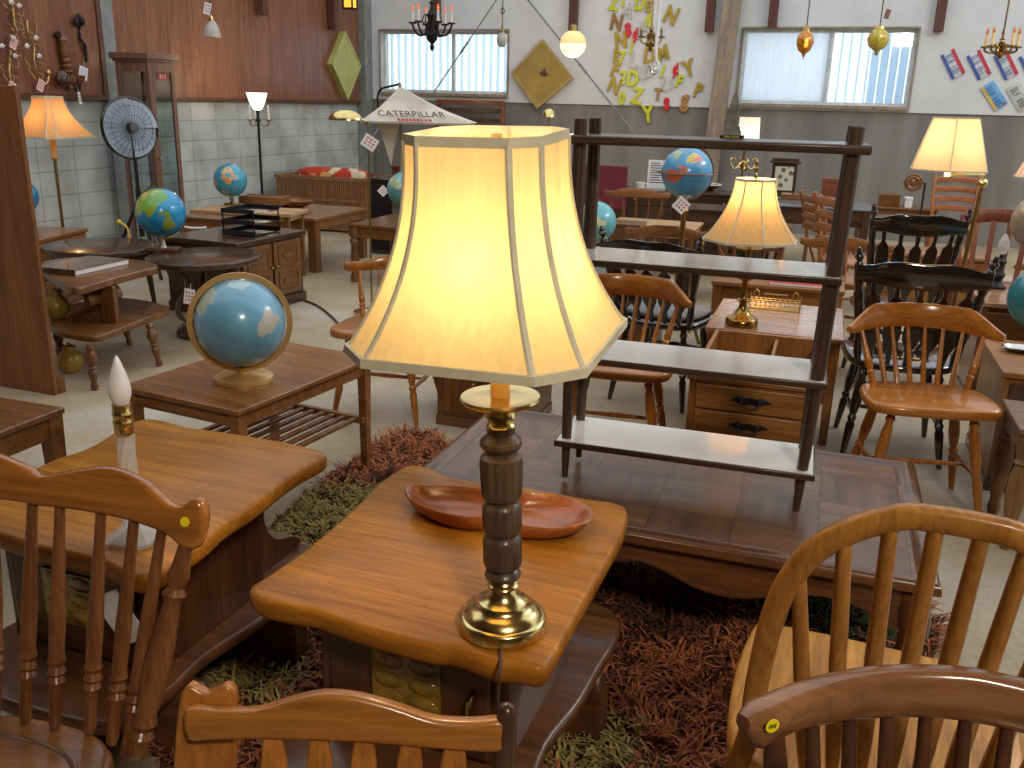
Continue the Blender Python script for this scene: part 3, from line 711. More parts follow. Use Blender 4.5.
g.v = [ms @ p for p in g.v]; g.done('price_sticker', M['yellow'], cr, world=True, label='yellow price sticker')
SPT = [(0, .9), (.03, 1.2), (.19, 1.15), (.21, 1.7), (.235, 1.2), (.25, 1.75), (.28, 1.25), (.3, 1.75), (.33, 1.4), (.5, 1.5), (.7, 1.25), (.85, 1.05), (1, .95)]
for tx, ty, bx_, by_ in ((60, 504, 55, 728), (101, 513, 90, 733), (134, 521, 112, 744), (162, 531, 126, 757)):
    a, b = uv(pl1, tx, ty), gp(bx_, by_, .45)
    bl = Matrix.Rotation(-rz1, 3, 'Z') @ (b-p0)
    for s in (1, -1):
        g = G(); g.turned(p0+Matrix.Rotation(rz1, 3, 'Z') @ Vector((s*bl.x, bl.y, 0)), xyz(pl1, s*a.x, a.y+.005), [(t, .0085*k) for t, k in SPT], 12); g.done('spindle', M['redbrown_z'], c1, world=True)
a = uv(pl1, 187, 545); b = gp(136, 757, .45); bl = Matrix.Rotation(-rz1, 3, 'Z') @ (b-p0)
POP = [(0, .012), (.02, .019), (.06, .017), (.1, .021), (.13, .015), (.16, .021), (.2, .016), (.3, .021), (.45, .022), (.62, .017), (.72, .013), (.75, .019), (.78, .012), (.83, .018), (.88, .014), (1, .010)]
for s in (1, -1):
    g = G(); g.turned(p0+Matrix.Rotation(rz1, 3, 'Z') @ Vector((s*bl.x, bl.y, 0)), xyz(pl1, s*a.x, a.y+.01), POP, 14); g.done('back_post', M['redbrown_z'], c1, world=True)
so = smooth_loop([(-.12, -.21), (0, -.22), (.12, -.21), (.19, -.15), (.205, -.02), (.185, .12), (.12, .195), (0, .215), (-.12, .195), (-.185, .12), (-.205, -.02), (-.19, -.15)], 4)
g = G(); g.slab(so, .405, .45, .014)
rs = [[(p.x*k, p.y*k-.01, z) for p in so] for k, z in ((.76, .4503), (.79, .4515), (.81, .4503))]
st = g.done('seat', M['seat_brown'], c1, angle=60)
g = G(); g.rings(rs, caps=False); g.done('seat_groove', M['honey_dark'], st)
for sx in (-1, 1):
    for sy in (-1, 1):
        g = G(); g.turned((sx*.14, sy*.13, .41), (sx*.2, sy*.2, 0), [(q, .018*k) for q, k in LEGP], 12); g.done('leg', M['redbrown_z'], c1)
    g = G(); g.turned((sx*.175, -.17, .16), (sx*.175, .17, .16), [(0, .008), (.5, .014), (1, .008)]); g.done('stretcher', M['redbrown_z'], c1)
g = G(); g.turned((-.175, 0, .16), (.175, 0, .16), [(0, .008), (.5, .014), (1, .008)]); g.done('stretcher', M['redbrown_z'], c1)

# ------------------------------------------------------------------ slat-back chair cut by the lower frame edge
pa, pb_ = gp(205, 700, .75), gp(505, 703, .75); dd = pb_-pa; rz2 = math.atan2(dd.y, dd.x)
mid = (pa+pb_)/2; pl2 = plane_chair(mid, rz2, R(10))
base2 = mid+Matrix.Rotation(rz2, 3, 'Z') @ Vector((0, -.27, 0)); base2.z = 0
c2 = thing('slat_back_chair', 'golden oak slat-back chair before the big lamp table', 'chair', base2, rz2)
def px(pl, L): return [uv(pl, x, y) for x, y in L]
M['oak_gold'] = wood('golden_oak', (146, 92, 36), (186, 118, 50), .3, 'x', 1.5, .4)
M['oak_gold_z'] = wood('golden_oak_upright', (150, 88, 32), (186, 118, 50), .3, 'z', 1.5, .4)
g = G(); plate(g, pl2, smooth_loop(px(pl2, [(188, 707), (220, 708), (256, 708), (290, 698), (323, 691), (360, 694), (400, 705), (425, 714), (446, 718), (475, 719), (503, 718), (505, 735), (503, 748), (470, 748), (430, 745), (373, 740), (310, 737), (256, 736), (215, 737), (190, 736)]), 3), .024, .006); g.done('crest_rail', M['oak_gold'], c2, world=True, angle=50)
lst = px(pl2, [(170, 775), (172, 740), (175, 712), (179, 696), (186, 690), (194, 694), (203, 698), (212, 695), (221, 690), (229, 693), (233, 704), (232, 740), (231, 775)])
lst = [Vector((p.x, p.y)) for p in smooth_path(lst, 3)]; lst += [Vector((lst[-1].x, -.30)), Vector((lst[0].x, -.30))]
g = G(); plate(g, (pl2[0]+pl2[1]*.02, *pl2[1:]), lst, .02, .004); g.done('back_stile', M['oak_gold_z'], c2, world=True, angle=50)
a = uv(pl2, 507, 703); g = G(); g.turned(xyz(pl2, a.x-.005, -.33), xyz(pl2, a.x, a.y), [(0, .016), (.3, .016), (.9, .013), (.97, .012), (.99, .009), (1, .004)], 14); g.done('back_post', M['walnut_z'], c2, world=True)
for x in (272, 319, 364, 411, 456):
    a = uv(pl2, x, 738); g = G(); rs = []
    for q, k in ((0, .010), (.3, .011), (.7, .013), (.85, .016), (.95, .012), (1, .010)):
        c = xyz(pl2, a.x*(.86+.14*q), lerp(-.32, a.y+.01, q)); rs.append([c-pl2[2]*k-pl2[1]*.006, c+pl2[2]*k-pl2[1]*.006, c+pl2[2]*k+pl2[1]*.006, c-pl2[2]*k+pl2[1]*.006])
    g.rings(rs); g.done('slat', M['oak_gold_z'], c2, .003, world=True)
g = G(); g.slab(seat_outline(.44, .42), .40, .44, .012); g.done('seat', M['oak_gold'], c2, angle=60)
for sx in (-1, 1):
    for sy in (-1, 1):
        g = G(); g.turned((sx*.14, sy*.13, .405), (sx*.19, sy*.19, 0), [(q, .016*k) for q, k in LEGP], 12); g.done('leg', M['oak_gold_z'], c2)

# ------------------------------------------------------------------ hoop-back windsor on the right, seen from behind
rz3 = R(-22); p0 = gp(900, 800, .45); pl3 = plane_chair(p0, rz3, R(-12))
base3 = p0+Matrix.Rotation(rz3, 3, 'Z') @ Vector((0, .2, 0)); base3.z = 0
c3 = thing('hoop_back_windsor_chair', 'light oak hoop-back windsor chair with its back to the view', 'chair', base3, rz3+PI)
hp = [(735, 768), (749, 735), (755, 695), (763, 655), (772, 620), (785, 588), (803, 562), (825, 543), (852, 530), (885, 520), (920, 517), (960, 518), (1000, 526), (1040, 543)]
hp = px(pl3, hp); cx = uv(pl3, 962, 518).x
hw_ = [Vector((p.x, p.y)) for p in hp if p.x < cx-.025]; hw_ = hw_+[Vector((2*cx-p.x, p.y)) for p in reversed(hw_)]
h0 = hw_[0]; ends = [Vector((h0.x+.012, 0))]; hw_ = ends+hw_+[Vector((2*cx-ends[0].x, 0))]
pts = [xyz(pl3, p.x, p.y) for p in smooth_path(hw_, 4)]
g = G(); rs = []
for k in range(len(pts)):
    t = (pts[min(k+1, len(pts)-1)]-pts[max(k-1, 0)]).normalized(); sd = t.cross(pl3[1]); r = []
    for i in range(12):
        a = 2*PI*i/12; ca, sa = math.cos(a), math.sin(a); f = lambda v: math.copysign(abs(v)**.6, v)
        r.append(pts[k]+sd*(.0175*f(ca))+pl3[1]*(.012*f(sa)))
    rs.append(r)
g.rings(rs); g.done('hoop', M['oak_z'], c3, world=True, angle=50)
hpoly = smooth_path(hw_, 4)
def hoop_v(u):
    return max([lerp(a.y, b.y, (u-a.x)/(b.x-a.x)) for a, b in zip(hpoly, hpoly[1:]) if min(a.x, b.x) <= u <= max(a.x, b.x) and abs(b.x-a.x) > 1e-6] or [.3])
for i in range(8):
    q = -1+2*i/7; ut = cx+q*.185; ub = cx+q*.14
    g = G(); g.turned(xyz(pl3, ub, .0, .01*(1-q*q)+.01), xyz(pl3, ut, hoop_v(ut)), [(0, .010), (.2, .0135), (.5, .013), (1, .0105)], 10); g.done('spindle', M['oak_z'], c3, world=True)
sw = [(-.20, -.235), (0, -.245), (.20, -.235), (.235, -.19), (.24, 0), (.215, .17), (.15, .22), (0, .235), (-.15, .22), (-.215, .17), (-.24, 0), (-.235, -.19)]
g = G(); g.slab(smooth_loop([(x+.045, y) for x, y in sw], 4), .405, .45, .013); g.done('seat', M['oak'], c3, angle=60)
for sx in (-1, 1):
    for sy in (-1, 1):
        g = G(); g.turned((sx*.15, sy*.14, .41), (sx*.21, sy*.22, 0), [(q, .017*k) for q, k in LEGP], 12); g.done('leg', M['oak_z'], c3)
    g = G(); g.turned((sx*.185, -.18, .16), (sx*.185, .18, .16), [(0, .008), (.5, .013), (1, .008)]); g.done('stretcher', M['oak_z'], c3)
g = G(); g.turned((-.185, 0, .16), (.185, 0, .16), [(0, .008), (.5, .013), (1, .008)]); g.done('stretcher', M['oak_z'], c3)

# ------------------------------------------------------------------ captain chair with dark rail, lower right corner
zr = .812
ends_ = gp(744, 716, zr); midp = gp(972, 682, zr); ax = Vector((math.cos(R(-12)), math.sin(R(-12)), 0)); ay = Vector((-ax.y, ax.x, 0))
L4 = (midp-ends_).dot(ax); bow4 = (midp-ends_).dot(ay)
base4 = midp-ay*.28; base4.z = 0
c4 = thing('captain_chair', 'dark brown captain chair rail with yellow price sticker', 'chair', base4, R(-12))
M['rail_dark'] = wood('dark_brown_rail', (114, 74, 46), (154, 106, 68), .22, 'x', .8, .5)
M['rail_dark_z'] = wood('dark_brown_spindle', (66, 40, 26), (98, 62, 40), .25, 'z', 1.2, .5)
g = G(); rs = []
for i in range(41):
    u = -1+2*i/40; x = u*L4; y = .28-bow4*abs(u)**2.2*1.0; hgt = interp([0, .35, .6, .8, .96, .99, 1], [.066, .064, .058, .05, .05, .042, .018], abs(u))
    zt_ = zr+.016-.012*abs(u)-(.004 if abs(u) > .98 else 0); th = interp([0, .6, .96, 1], [.034, .036, .038, .02], abs(u))
    dy = -bow4*2.2*abs(u)**1.2*math.copysign(1, u)/L4; n_ = Vector((-dy, 1, 0)).normalized(); r = []
    for a in range(14):
        ca, sa = math.cos(2*PI*a/14), math.sin(2*PI*a/14); f = lambda v: math.copysign(abs(v)**.6, v)
        r.append((x+n_.x*th*.5*f(ca), y+n_.y*th*.5*f(ca), zt_-hgt/2+hgt/2*f(sa)))
    rs.append(r)
g.rings(rs); rl = g.done('arm_rail', M['rail_dark'], c4, angle=50)
q = root_matrix(c4).inverted() @ gp(767, 717, zr-.012); sa_ = -1+.12
g = G(); g.lathe([(0, 0), (.0085, 0), (.0085, .0008), (0, .0008)], 18, T(q.x+.004, .28-bow4*.80-.0275, zr-.006, R(90), 0, R(30)))
stk = g.done('price_sticker', M['yellow'], rl, label='round yellow price sticker')
g = G()
for i, (dx, h_) in enumerate(((-.004, .004), (-.002, .006), (0, .004), (.002, .005), (.004, .006))): g.box(dx-.0005, dx+.0005, -.0006, 0, -h_/2, h_/2, T(q.x+.004, .28-bow4*.80-.0284, zr-.006, 0, 0, R(30)))
g.done('sticker_writing', M['inkblack'], stk)
for i in range(11):
    u = -1+2*i/10; u *= .86; x = u*L4; y = .28-bow4*abs(u)**2.2
    g = G(); g.turned((x*.80, y*.9-.06, .43), (x, y, zr-.03), [(0, .008), (.15, .012), (.3, .009), (.5, .0115), (.8, .009), (1, .008)] if abs(u) < .8 else [(0, .010), (.2, .017), (.4, .012), (.7, .018), (.9, .013), (1, .011)], 10); g.done('spindle', M['rail_dark_z'], c4)
g = G(); g.slab(seat_outline(.48, .44), .395, .44, .013); g.done('seat', M['rail_dark'], c4, angle=60)
for sx in (-1, 1):
    for sy in (-1, 1):
        g = G(); g.turned((sx*.15, sy*.14, .40), (sx*.21, sy*.2, 0), [(q, .018*k) for q, k in LEGP], 12); g.done('leg', M['rail_dark_z'], c4)
# ================================================================== MIDDLE OF THE HALL
UP = Vector((0, 0, 1))
def globe(label, loc, r, mat, stand='plate', rz=0., tilt=23, ring=True, name='globe', base_mat=None, ringmat=None, rb=None, hb=.05, group='globes on the furniture', yaw=0):
    """loc is the foot of the stand"""
    t = thing(name, label, 'globe', loc, rz, group)
    zc = hb+r*1.06
    g = G(); g.ball((0, 0, 0), r, 40, 24); b = g.done('ball', mat, t); b.location = (0, 0, zc)
    rm = ringmat or M['gold']
    ta = R(tilt)
    if ring:
        g = G(); rs = []
        for k in range(49):
            a = 2*PI*k/48 if ring == 'full' else R(-90-8)+R(196)*k/48
            rs.append((math.cos(a), math.sin(a)))
        for (cx, cy) in rs: pass
        pts = [Vector((r*1.075*c, 0, r*1.075*s)) for c, s in rs]
        if ring == 'full': pts = pts[:-1]
        rr = []
        for p in pts:
            q = p.normalized(); w_ = .006; k0, k1 = (.003, .005) if ring != 'full' else (.007, .012)
            rr.append([p-q*k0+Vector((0, -w_, 0)), p+q*k1+Vector((0, -w_, 0)), p+q*k1+Vector((0, w_, 0)), p-q*k0+Vector((0, w_, 0))])
        g.rings(rr, loop=(ring == 'full')); m_ = g.done('meridian_ring', rm, t, angle=30); m_.location = (0, 0, zc); m_.rotation_euler = (0, ta, R(yaw))
        for q in (-1, 1):
            g = G(); g.lathe([(0, min(q*r*1.09, q*r*.98)), (.004, min(q*r*1.09, q*r*.98)), (.004, max(q*r*1.09, q*r*.98)), (0, max(q*r*1.09, q*r*.98))], 8); g.done('axis_pin', rm, m_)
    rb = rb or r*.48; bm = base_mat or M['gold']
    if stand == 'plate':
        g = G(); g.lathe([(0, 0), (rb, 0), (rb, .012), (rb*.9, .018), (rb*.35, .02), (rb*.22, .026), (rb*.2, hb*.7), (rb*.3, hb), (rb*.3, hb+r*.03), (0, hb+r*.03)], 36)
        g.done('base', bm, t)
    elif stand == 'bar':
        g = G(); g.box(-rb, rb, -.05, .05, 0, .018); g.done('base', bm, t, .004)
        g = G(); g.lathe([(0, .018), (.02, .018), (.012, .03), (.008, hb), (.012, hb+r*.02), (0, hb+r*.02)], 14); g.done('stem', M['white'], t)
    elif stand == 'floor':                            # turned post on three legs
        g = G(); g.lathe([(0, hb+r*.02), (.012, hb+r*.02), (.016, hb-.03), (.03, hb-.06), (.016, hb-.09), (.02, hb*.7), (.03, hb*.55), (.02, hb*.4), (.032, hb*.32), (.02, hb*.25), (.028, hb*.2), (0, hb*.2)], 16); g.done('post', bm, t)
        for k in range(3):
            a = 2*PI*k/3+.4; g = G(); c, s = math.cos(a), math.sin(a)
            g.tube(smooth_path([(c*.02, s*.02, hb*.28), (c*.08, s*.08, hb*.27), (c*.13, s*.13, hb*.12), (c*.165, s*.165, .012)], 4), .011, 8); g.done('leg', bm, t)
    return t
# slatted side table and its globe
def four_leg_table(label, name, loc, rz, w, d, h, mt, ml, cat='table', taper=(.020, .012), splay=.0, apron=.05, th=.022, inset=.03, over=None, group=None, legprof=None, square=True, ma=None):
    t = thing(name, label, cat, loc, rz, group)
    g = G(); g.box(-w/2, w/2, -d/2, d/2, h-th, h); g.done('tabletop', mt, t, .005)
    if apron:
        i = inset+.01
        for a in (((-w/2+i, w/2-i), (-d/2+i, -d/2+i+.018)), ((-w/2+i, w/2-i), (d/2-i-.018, d/2-i)), ((-w/2+i, -w/2+i+.018), (-d/2+i, d/2-i)), ((w/2-i-.018, w/2-i), (-d/2+i, d/2-i))):
            g = G(); g.box(a[0][0], a[0][1], a[1][0], a[1][1], h-th-apron, h-th); g.done('apron', ma or mt, t, .002)
    for sx in (-1, 1):
        for sy in (-1, 1):
            x, y = sx*(w/2-inset-taper[0]), sy*(d/2-inset-taper[0])
            g = G()
            if legprof: g.turned((x, y, h-th), (x+sx*splay, y+sy*splay, 0), legprof, 14)
            else:
                a, b = taper; X, Y_ = x+sx*splay, y+sy*splay
                g.rings([[(X-b, Y_-b, 0), (X+b, Y_-b, 0), (X+b, Y_+b, 0), (X-b, Y_+b, 0)], [(x-a, y-a, h-th), (x+a, y-a, h-th), (x+a, y+a, h-th), (x-a, y+a, h-th)]])
            g.done('leg', ml, t, 0 if legprof else .003)
    return t
l, f_, r_ = gp(140, 389, .5), gp(262, 415, .5), gp(355, 354, .5)
ez = (f_-l).xy; w_, d_ = ez.length, (r_-f_).length; cc = (l+r_)/2
st = four_leg_table('teak side table with slatted shelf beneath, holding the pale blue globe', 'side_table', (cc.x, cc.y, 0), math.atan2(ez.y, ez.x), w_*1.0, d_, .5, M['teak'], M['teak'], inset=.012, taper=(.02, .014), th=.02)
for sy in (-1, 1):
    g = G(); g.box(-w_/2+.02, w_/2-.02, sy*(d_/2-.05)-.012, sy*(d_/2-.05)+.012, .235, .262); g.done('shelf_rail', M['teak'], st, .003)
for i in range(9):
    x = lerp(-w_/2+.06, w_/2-.06, i/8); g = G(); g.box(x-.010, x+.010, -d_/2+.062, d_/2-.062, .244, .258); g.done('slat', M['teak'], st, .002)
M['goldpaint'] = plain('gold_paint', (206, 168, 104), .38, .45, .04)
gm1 = globe_mat('pale_blue_globe_map', (112, 166, 192), [(-56, 34, 20, (176, 190, 170)), (-44, 12, 6, (176, 190, 170)), (58, 10, 14, (190, 186, 170)), (20, 74, 16, (160, 190, 196)), (-10, -74, 16, (196, 206, 206))])
c = gp(244, 379, .5); gl1 = globe('pale blue globe in gold ring on the slatted side table', c, .152, gm1, rz=0, tilt=0, ring='full', hb=.042, rb=.10, yaw=16, ringmat=M['goldpaint'], base_mat=M['goldpaint'])

# ------------------------------------------------------------------ coffee table with parquet top
def parquet():
    m, nt, b, o = newmat('parquet_walnut_top')
    tc = N(nt, 'ShaderNodeTexCoord'); ck = N(nt, 'ShaderNodeTexChecker'); ck.inputs['Scale'].default_value = 4.6
    cols = []
    for s in ((2, 24, 6), (24, 2, 6)):
        mp = N(nt, 'ShaderNodeMapping'); mp.inputs['Scale'].default_value = s; nz = N(nt, 'ShaderNodeTexNoise'); nz.inputs['Scale'].default_value = 1; nz.inputs['Detail'].default_value = 4
        nt.links.new(tc.outputs['Object'], mp.inputs[0]); nt.links.new(mp.outputs[0], nz.inputs[0])
        cols.append(ramp(nt, nz.outputs[0], [(.3, (86, 58, 38)), (.7, (128, 94, 66))] if s[0] == 2 else [(.3, (78, 54, 38)), (.7, (116, 86, 62))]))
    nt.links.new(tc.outputs['Object'], ck.inputs[0]); col = mixc(nt, cols[0], cols[1], ck.outputs[1])
    br = N(nt, 'ShaderNodeTexBrick'); br.offset = 0; br.inputs['Scale'].default_value = 4.6; br.inputs['Brick Width'].default_value = 1; br.inputs['Row Height'].default_value = 1; br.inputs['Mortar Size'].default_value = .008
    br.inputs['Color1'].default_value = br.inputs['Color2'].default_value = (1, 1, 1, 1); br.inputs['Mortar'].default_value = (.35, .3, .28, 1)
    nt.links.new(tc.outputs['Object'], br.inputs[0]); nt.links.new(mixc(nt, col, br.outputs[0], 1, 'MULTIPLY'), b.inputs['Base Color'])
    b.inputs['Roughness'].default_value = .3; b.inputs['Coat Weight'].default_value = .06; b.inputs['Specular IOR Level'].default_value = .35; return m
M['coffee'] = wood('coffee_table_walnut', (78, 48, 28), (118, 76, 46), .26, 'x', 1, .4)
M['coffee_y'] = wood('coffee_table_walnut_cross', (78, 48, 28), (118, 76, 46), .26, 'y', 1, .4)
ct = thing('coffee_table', 'low walnut coffee table with parquet top under the white shelf unit', 'table', (.475, 2.52, 0), RA)
W, D, h = 1.434, .838, .40
g = G(); g.box(-W/2+.05, W/2-.05, -D/2+.05, D/2-.05, h-.03, h-.012); g.done('parquet_panel', parquet(), ct)
mprof = [(0, -.034), (.0, -.02), (.004, -.012), (.012, -.006), (.02, -.002), (.028, 0), (.036, -.002), (.042, -.008), (.052, -.011), (.056, -.014), (.056, -.045)]
g = G(); rs = []
for cx, cy, sx, sy in ((-W/2, -D/2, 1, 1), (W/2, -D/2, -1, 1), (W/2, D/2, -1, -1), (-W/2, D/2, 1, -1)): rs.append([(cx+sx*o, cy+sy*o, h+z) for o, z in mprof])
g.rings(rs, loop=True); g.done('moulded_rim', M['coffee'], ct, angle=50)
for ax, L, off in ((0, W, D), (1, D, W)):
    for s in (-1, 1):
        g = G(); rs = []; K = 60
        for k in range(K+1):
            u = -1+2*k/K; x = u*(L/2-.03)
            zb_ = .285+.022*math.cos(u*PI*3)-.02*(1-abs(u))+.02*max(0, .2-abs(u))/.2-.04*max(0, abs(u)-.82)/.18
            y0 = s*(off/2-.03); y1 = s*(off/2-.05); yo = y0+s*.006
            q = [(x, y1, h-.03), (x, y0, h-.03), (x, y0, zb_+.012), (x, yo, zb_+.008), (x, yo, zb_), (x, y1, zb_)]
            rs.append([(p[1], p[0], p[2]) if ax else p for p in q])
        g.rings(rs); g.done('scalloped_apron', M['coffee_y'] if ax else M['coffee'], ct, angle=45)
for sx in (-1, 1):
    for sy in (-1, 1):
        g = G(); px_, py_ = sx*(W/2-.06), sy*(D/2-.06)
        g.tube(smooth_path([(px_, py_, h-.035), (px_+sx*.012, py_+sy*.012, .3), (px_+sx*.018, py_+sy*.018, .22), (px_, py_, .12), (px_-sx*.008, py_-sy*.008, .06), (px_+sx*.012, py_+sy*.012, .015), (px_+sx*.02, py_+sy*.02, 0)], 4), [.036, .037, .038, .038, .04, .04, .039, .036, .032, .029, .026, .023, .021, .019, .018, .017, .018, .02, .022, .023, .022, .02, .018, .017, .016][:25], 12)
        g.done('cabriole_leg', M['coffee'], ct)

# ------------------------------------------------------------------ white shelf unit standing on it
sr = R(-17.5); fm = Vector((.466, 2.352, .40)); sa, sb = Vector((math.cos(sr), math.sin(sr), 0)), Vector((-math.sin(sr), math.cos(sr), 0))
so_ = fm+sb*.118
su = thing('shelf_unit', 'open shelf unit with white shelves and dark posts, on the coffee table', 'shelf unit', so_, sr)
M['shelf_dark'] = wood('dark_shelf_wood', (52, 36, 28), (82, 60, 46), .35, 'x', 1.5, .25)
M['shelf_dark_z'] = wood('dark_shelf_post', (54, 38, 28), (84, 62, 48), .35, 'z', 1.5, .25)
for zt_, wd in ((.122, .345), (.378, .345), (.652, .347)):
    g = G(); g.box(-wd-.012, wd+.02, -.12, .12, zt_-.018, zt_-.0005); o_ = g.done('shelf', M['shelf_dark'], su, .003)
    g = G(); g.box(-wd-.006, wd+.014, -.115, .115, zt_-.0005, zt_+.001); g.done('white_top', M['laminate'], o_)
g = G(); g.box(-.375, .395, -.122, .122, .952, .975); g.done('top_shelf', M['shelf_dark'], su, .006)
for sx in (-1, 1):
    for sy in (-1, 1):
        x, y = sx*.336+.008, sy*.085
        sl = .028 if sx > 0 else 0; x -= sl*.55
        g = G(); g.tube([(x+sl*q, y, q*1.016) for q in (0, .06, .16, .4, .7, .9, 1.)], [.009, .012, .0155, .019, .0195, .0185, .0175], 14); g.done('post', M['shelf_dark_z'], su)
# souvenir tower on the top shelf
p = root_matrix(su).inverted() @ yp(738, 136, 2.35)
tw = root_matrix(su) @ Vector((p.x-.024, .02, .9765))
tt = thing('tower_figurine', 'small grey metal skyscraper figurine on the top shelf', 'figurine', tw, sr)
M['pewter'] = plain('dark_pewter', (124, 128, 122), .5, .25, .15, 60)
g = G()
for a, z0, z1 in ((.021, .008, .02), (.018, .02, .03), (.0145, .03, .055), (.0125, .055, .085), (.0095, .085, .098), (.007, .098, .106), (.004, .106, .112)): g.box(-a, a, -a*.8, a*.8, z0, z1)
for i in range(-3, 4): g.box(i*.0035-.0008, i*.0035+.0008, -.0122, .0122, .03, .086)
g.lathe([(0, .112), (.002, .112), (.0005, .145), (0, .145)], 8); g.done('tower', M['pewter'], tt)
g = G(); g.box(-.03, .03, -.022, .022, 0, .008); bs_ = g.done('base', M['blackiron'], tt, .002)
text('NEW YORK', .0075, M['yellow'], bs_, 'lettering', .0003, M=T(0, -.0225, .004, R(90)))

# ------------------------------------------------------------------ shag rug: a patchwork of pile colours
RUGC = [plain(n, c, .95, 0, .3, 60) for n, c in (('rust_pile', (162, 94, 58)), ('brown_pile', (88, 50, 32)), ('olive_pile', (150, 132, 74)), ('grey_green_pile', (176, 172, 140)), ('dark_green_pile', (66, 70, 44)))]
rug_out = smooth_loop([(-.84, 2.85), (-.72, 3.25), (-.57, 3.72), (-.38, 3.84), (-.05, 3.4), (.6, 2.98), (1.15, 2.68), (1.27, 2.35), (1.05, 2.0), (.85, 1.6), (.5, 1.25), (0, 1.12), (-.5, 1.25), (-.74, 1.6), (-.86, 2.2)], 5)
def inside(x, y, P):
    c = False; j = len(P)-1
    for i in range(len(P)):
        if (P[i].y > y) != (P[j].y > y) and x < (P[j].x-P[i].x)*(y-P[i].y)/(P[j].y-P[i].y)+P[i].x: c = not c
        j = i
    return c
zones = [(gp(335, 520, .03), .30, 2), (gp(235, 672, .03), .17, 2), (gp(590, 748, .03), .14, 2), (gp(752, 600, .03), .10, 3), (gp(835, 605, .03), .22, 4), (gp(790, 575, .03), .09, 3), (gp(660, 600, .03), .22, 1), (gp(400, 480, .03), .1, 1)]
rug = thing('shag_rug', 'long-pile shag rug in rust, brown and olive under the tables', 'rug', (.2, 2.4, 0), 0)
O_ = [Vector((p.x-.2, p.y-2.4)) for p in rug_out]
g = G(); g.slab(O_, 0.001, .014, .004); g.done('backing', RUGC[1], rug)
rr_ = random.Random(3); g = G(); nst = 0
while nst < 24000:
    x, y = rr_.uniform(-.9, 1.3), rr_.uniform(1.1, 4)
    if not inside(x, y, rug_out): continue
    hid = (.05 < x < 1.0 and 2.55 < y) or y < 1.35
    if hid and rr_.random() < .75: nst += .2; continue
    nst += 1
    mi = 0 if rr_.random() < .8 else 1
    for zc_, zr_, zm in zones:
        if math.hypot(x-zc_.x, y-zc_.y) < zr_*(.75+.5*rr_.random()): mi = zm
    cl = math.sin(x*23+math.sin(y*17)*2)*2.2+math.cos(y*19+x*5)*2    # tufts lean together
    a = cl+rr_.gauss(0, .7); L = rr_.uniform(.045, .085); wv = rr_.uniform(.003, .0058); dx, dy = math.cos(a), math.sin(a)
    x -= .2; y -= 2.4; z = .012; vs = []
    el = rr_.uniform(.9, 1.35)
    for k in range(5):
        t = k/4; ww = wv*(1-.55*t)
        vs += [(x-dy*ww, y+dx*ww, z), (x+dy*ww, y-dx*ww, z)]
        e = el-1.5*t+rr_.uniform(-.25, .25); x += dx*math.cos(e)*L/4; y += dy*math.cos(e)*L/4; z = max(.012, z+math.sin(e)*L/4)
        a += rr_.gauss(0, .35); dx, dy = math.cos(a), math.sin(a)
    g.add(vs, [(2*k, 2*k+1, 2*k+3, 2*k+2) for k in range(4)], mi)
pl_o = g.done('pile', RUGC, rug, angle=180, kind='stuff')
# ================================================================== LEFT SIDE OF THE HALL
def price_tag(parent, Mx, w=.06, h=.08, mat=None, string=.06, world=True, ink=None):
    """card in the local xz plane hanging from its top edge"""
    Ml = (root_matrix(parent).inverted() @ Mx) if world else Mx
    g = G(); g.box(-w/2, w/2, -.0008, .0008, -h, 0, Ml); t = g.done('price_tag', mat or M['paper'], parent, label='card price tag')
    g = G(); rr = random.Random(int(w*1e4)+int(Mx.translation.x*100))
    for r in range(3):
        for c_ in range(3):
            x = (c_-1)*w*.26; z = -h*(.25+.24*r); k = w*.07*rr.uniform(.7, 1.2); g.box(x-k, x+k, -.0016, -.0010, z-h*.05, z+h*.06, Ml)
    g.done('tag_print', ink or M['ink'], t)
    if string:
        g = G(); g.tube([Ml @ Vector((0, 0, -.004)), Ml @ Vector((0, .004, string))], .0012, 5); g.done('tag_string', M['paper'], t)
    return t
def drawer_pull(g, x, y, z, w=.08, flip=-1):          # bail handle on a plate, front facing -y
    for s in (-1, 1): g.ball((x+s*w*.38, y-.004, z), .011, 8, 6, sq=(1, .4, 1))
    g.tube([(x-w*.38, y-.006, z), (x-w*.34, y-.02, z-.018), (x, y-.023, z-.024), (x+w*.34, y-.02, z-.018), (x+w*.38, y-.006, z)], .0035, 6)
def between(pts, z):                                   # rectangle from three sight points: origin, x-end, y-end
    o, a, b = [gp(x, y, z) for x, y in pts]
    return o, (a-o), (b-o)
# tall panel cut by the left frame edge
p = gp(57, 395, 0); rzp = R(-20); ex = Vector((math.cos(rzp), math.sin(rzp), 0))
M['panel'] = wood('tall_panel_wood', (110, 64, 32), (144, 90, 50), .4, 'z', .7, .2)
t = thing('tall_panel', 'tall plain wooden panel standing at the left edge', 'panel', p-ex*.5, rzp)
g = G(); g.box(-.5, .5, -.012, .012, .0, 1.47); g.done('board', M['panel'], t, .003)
g = G(); g.box(-.5, .5, .012, .06, 0, .08); g.done('foot_rail', M['brown'], t, .003)
# dark low table at the left edge
cr_ = gp(65, 407, .45); ex = EB; ey = NB
t = four_leg_table('dark brown low table with tapered legs, left of the bare glass lamp', 'low_table', cr_-EB*.3-NB*.33-UP*.45, RA, .60, .66, .45, M['brown'], M['brown'], taper=(.028, .02), apron=.075, inset=.006)
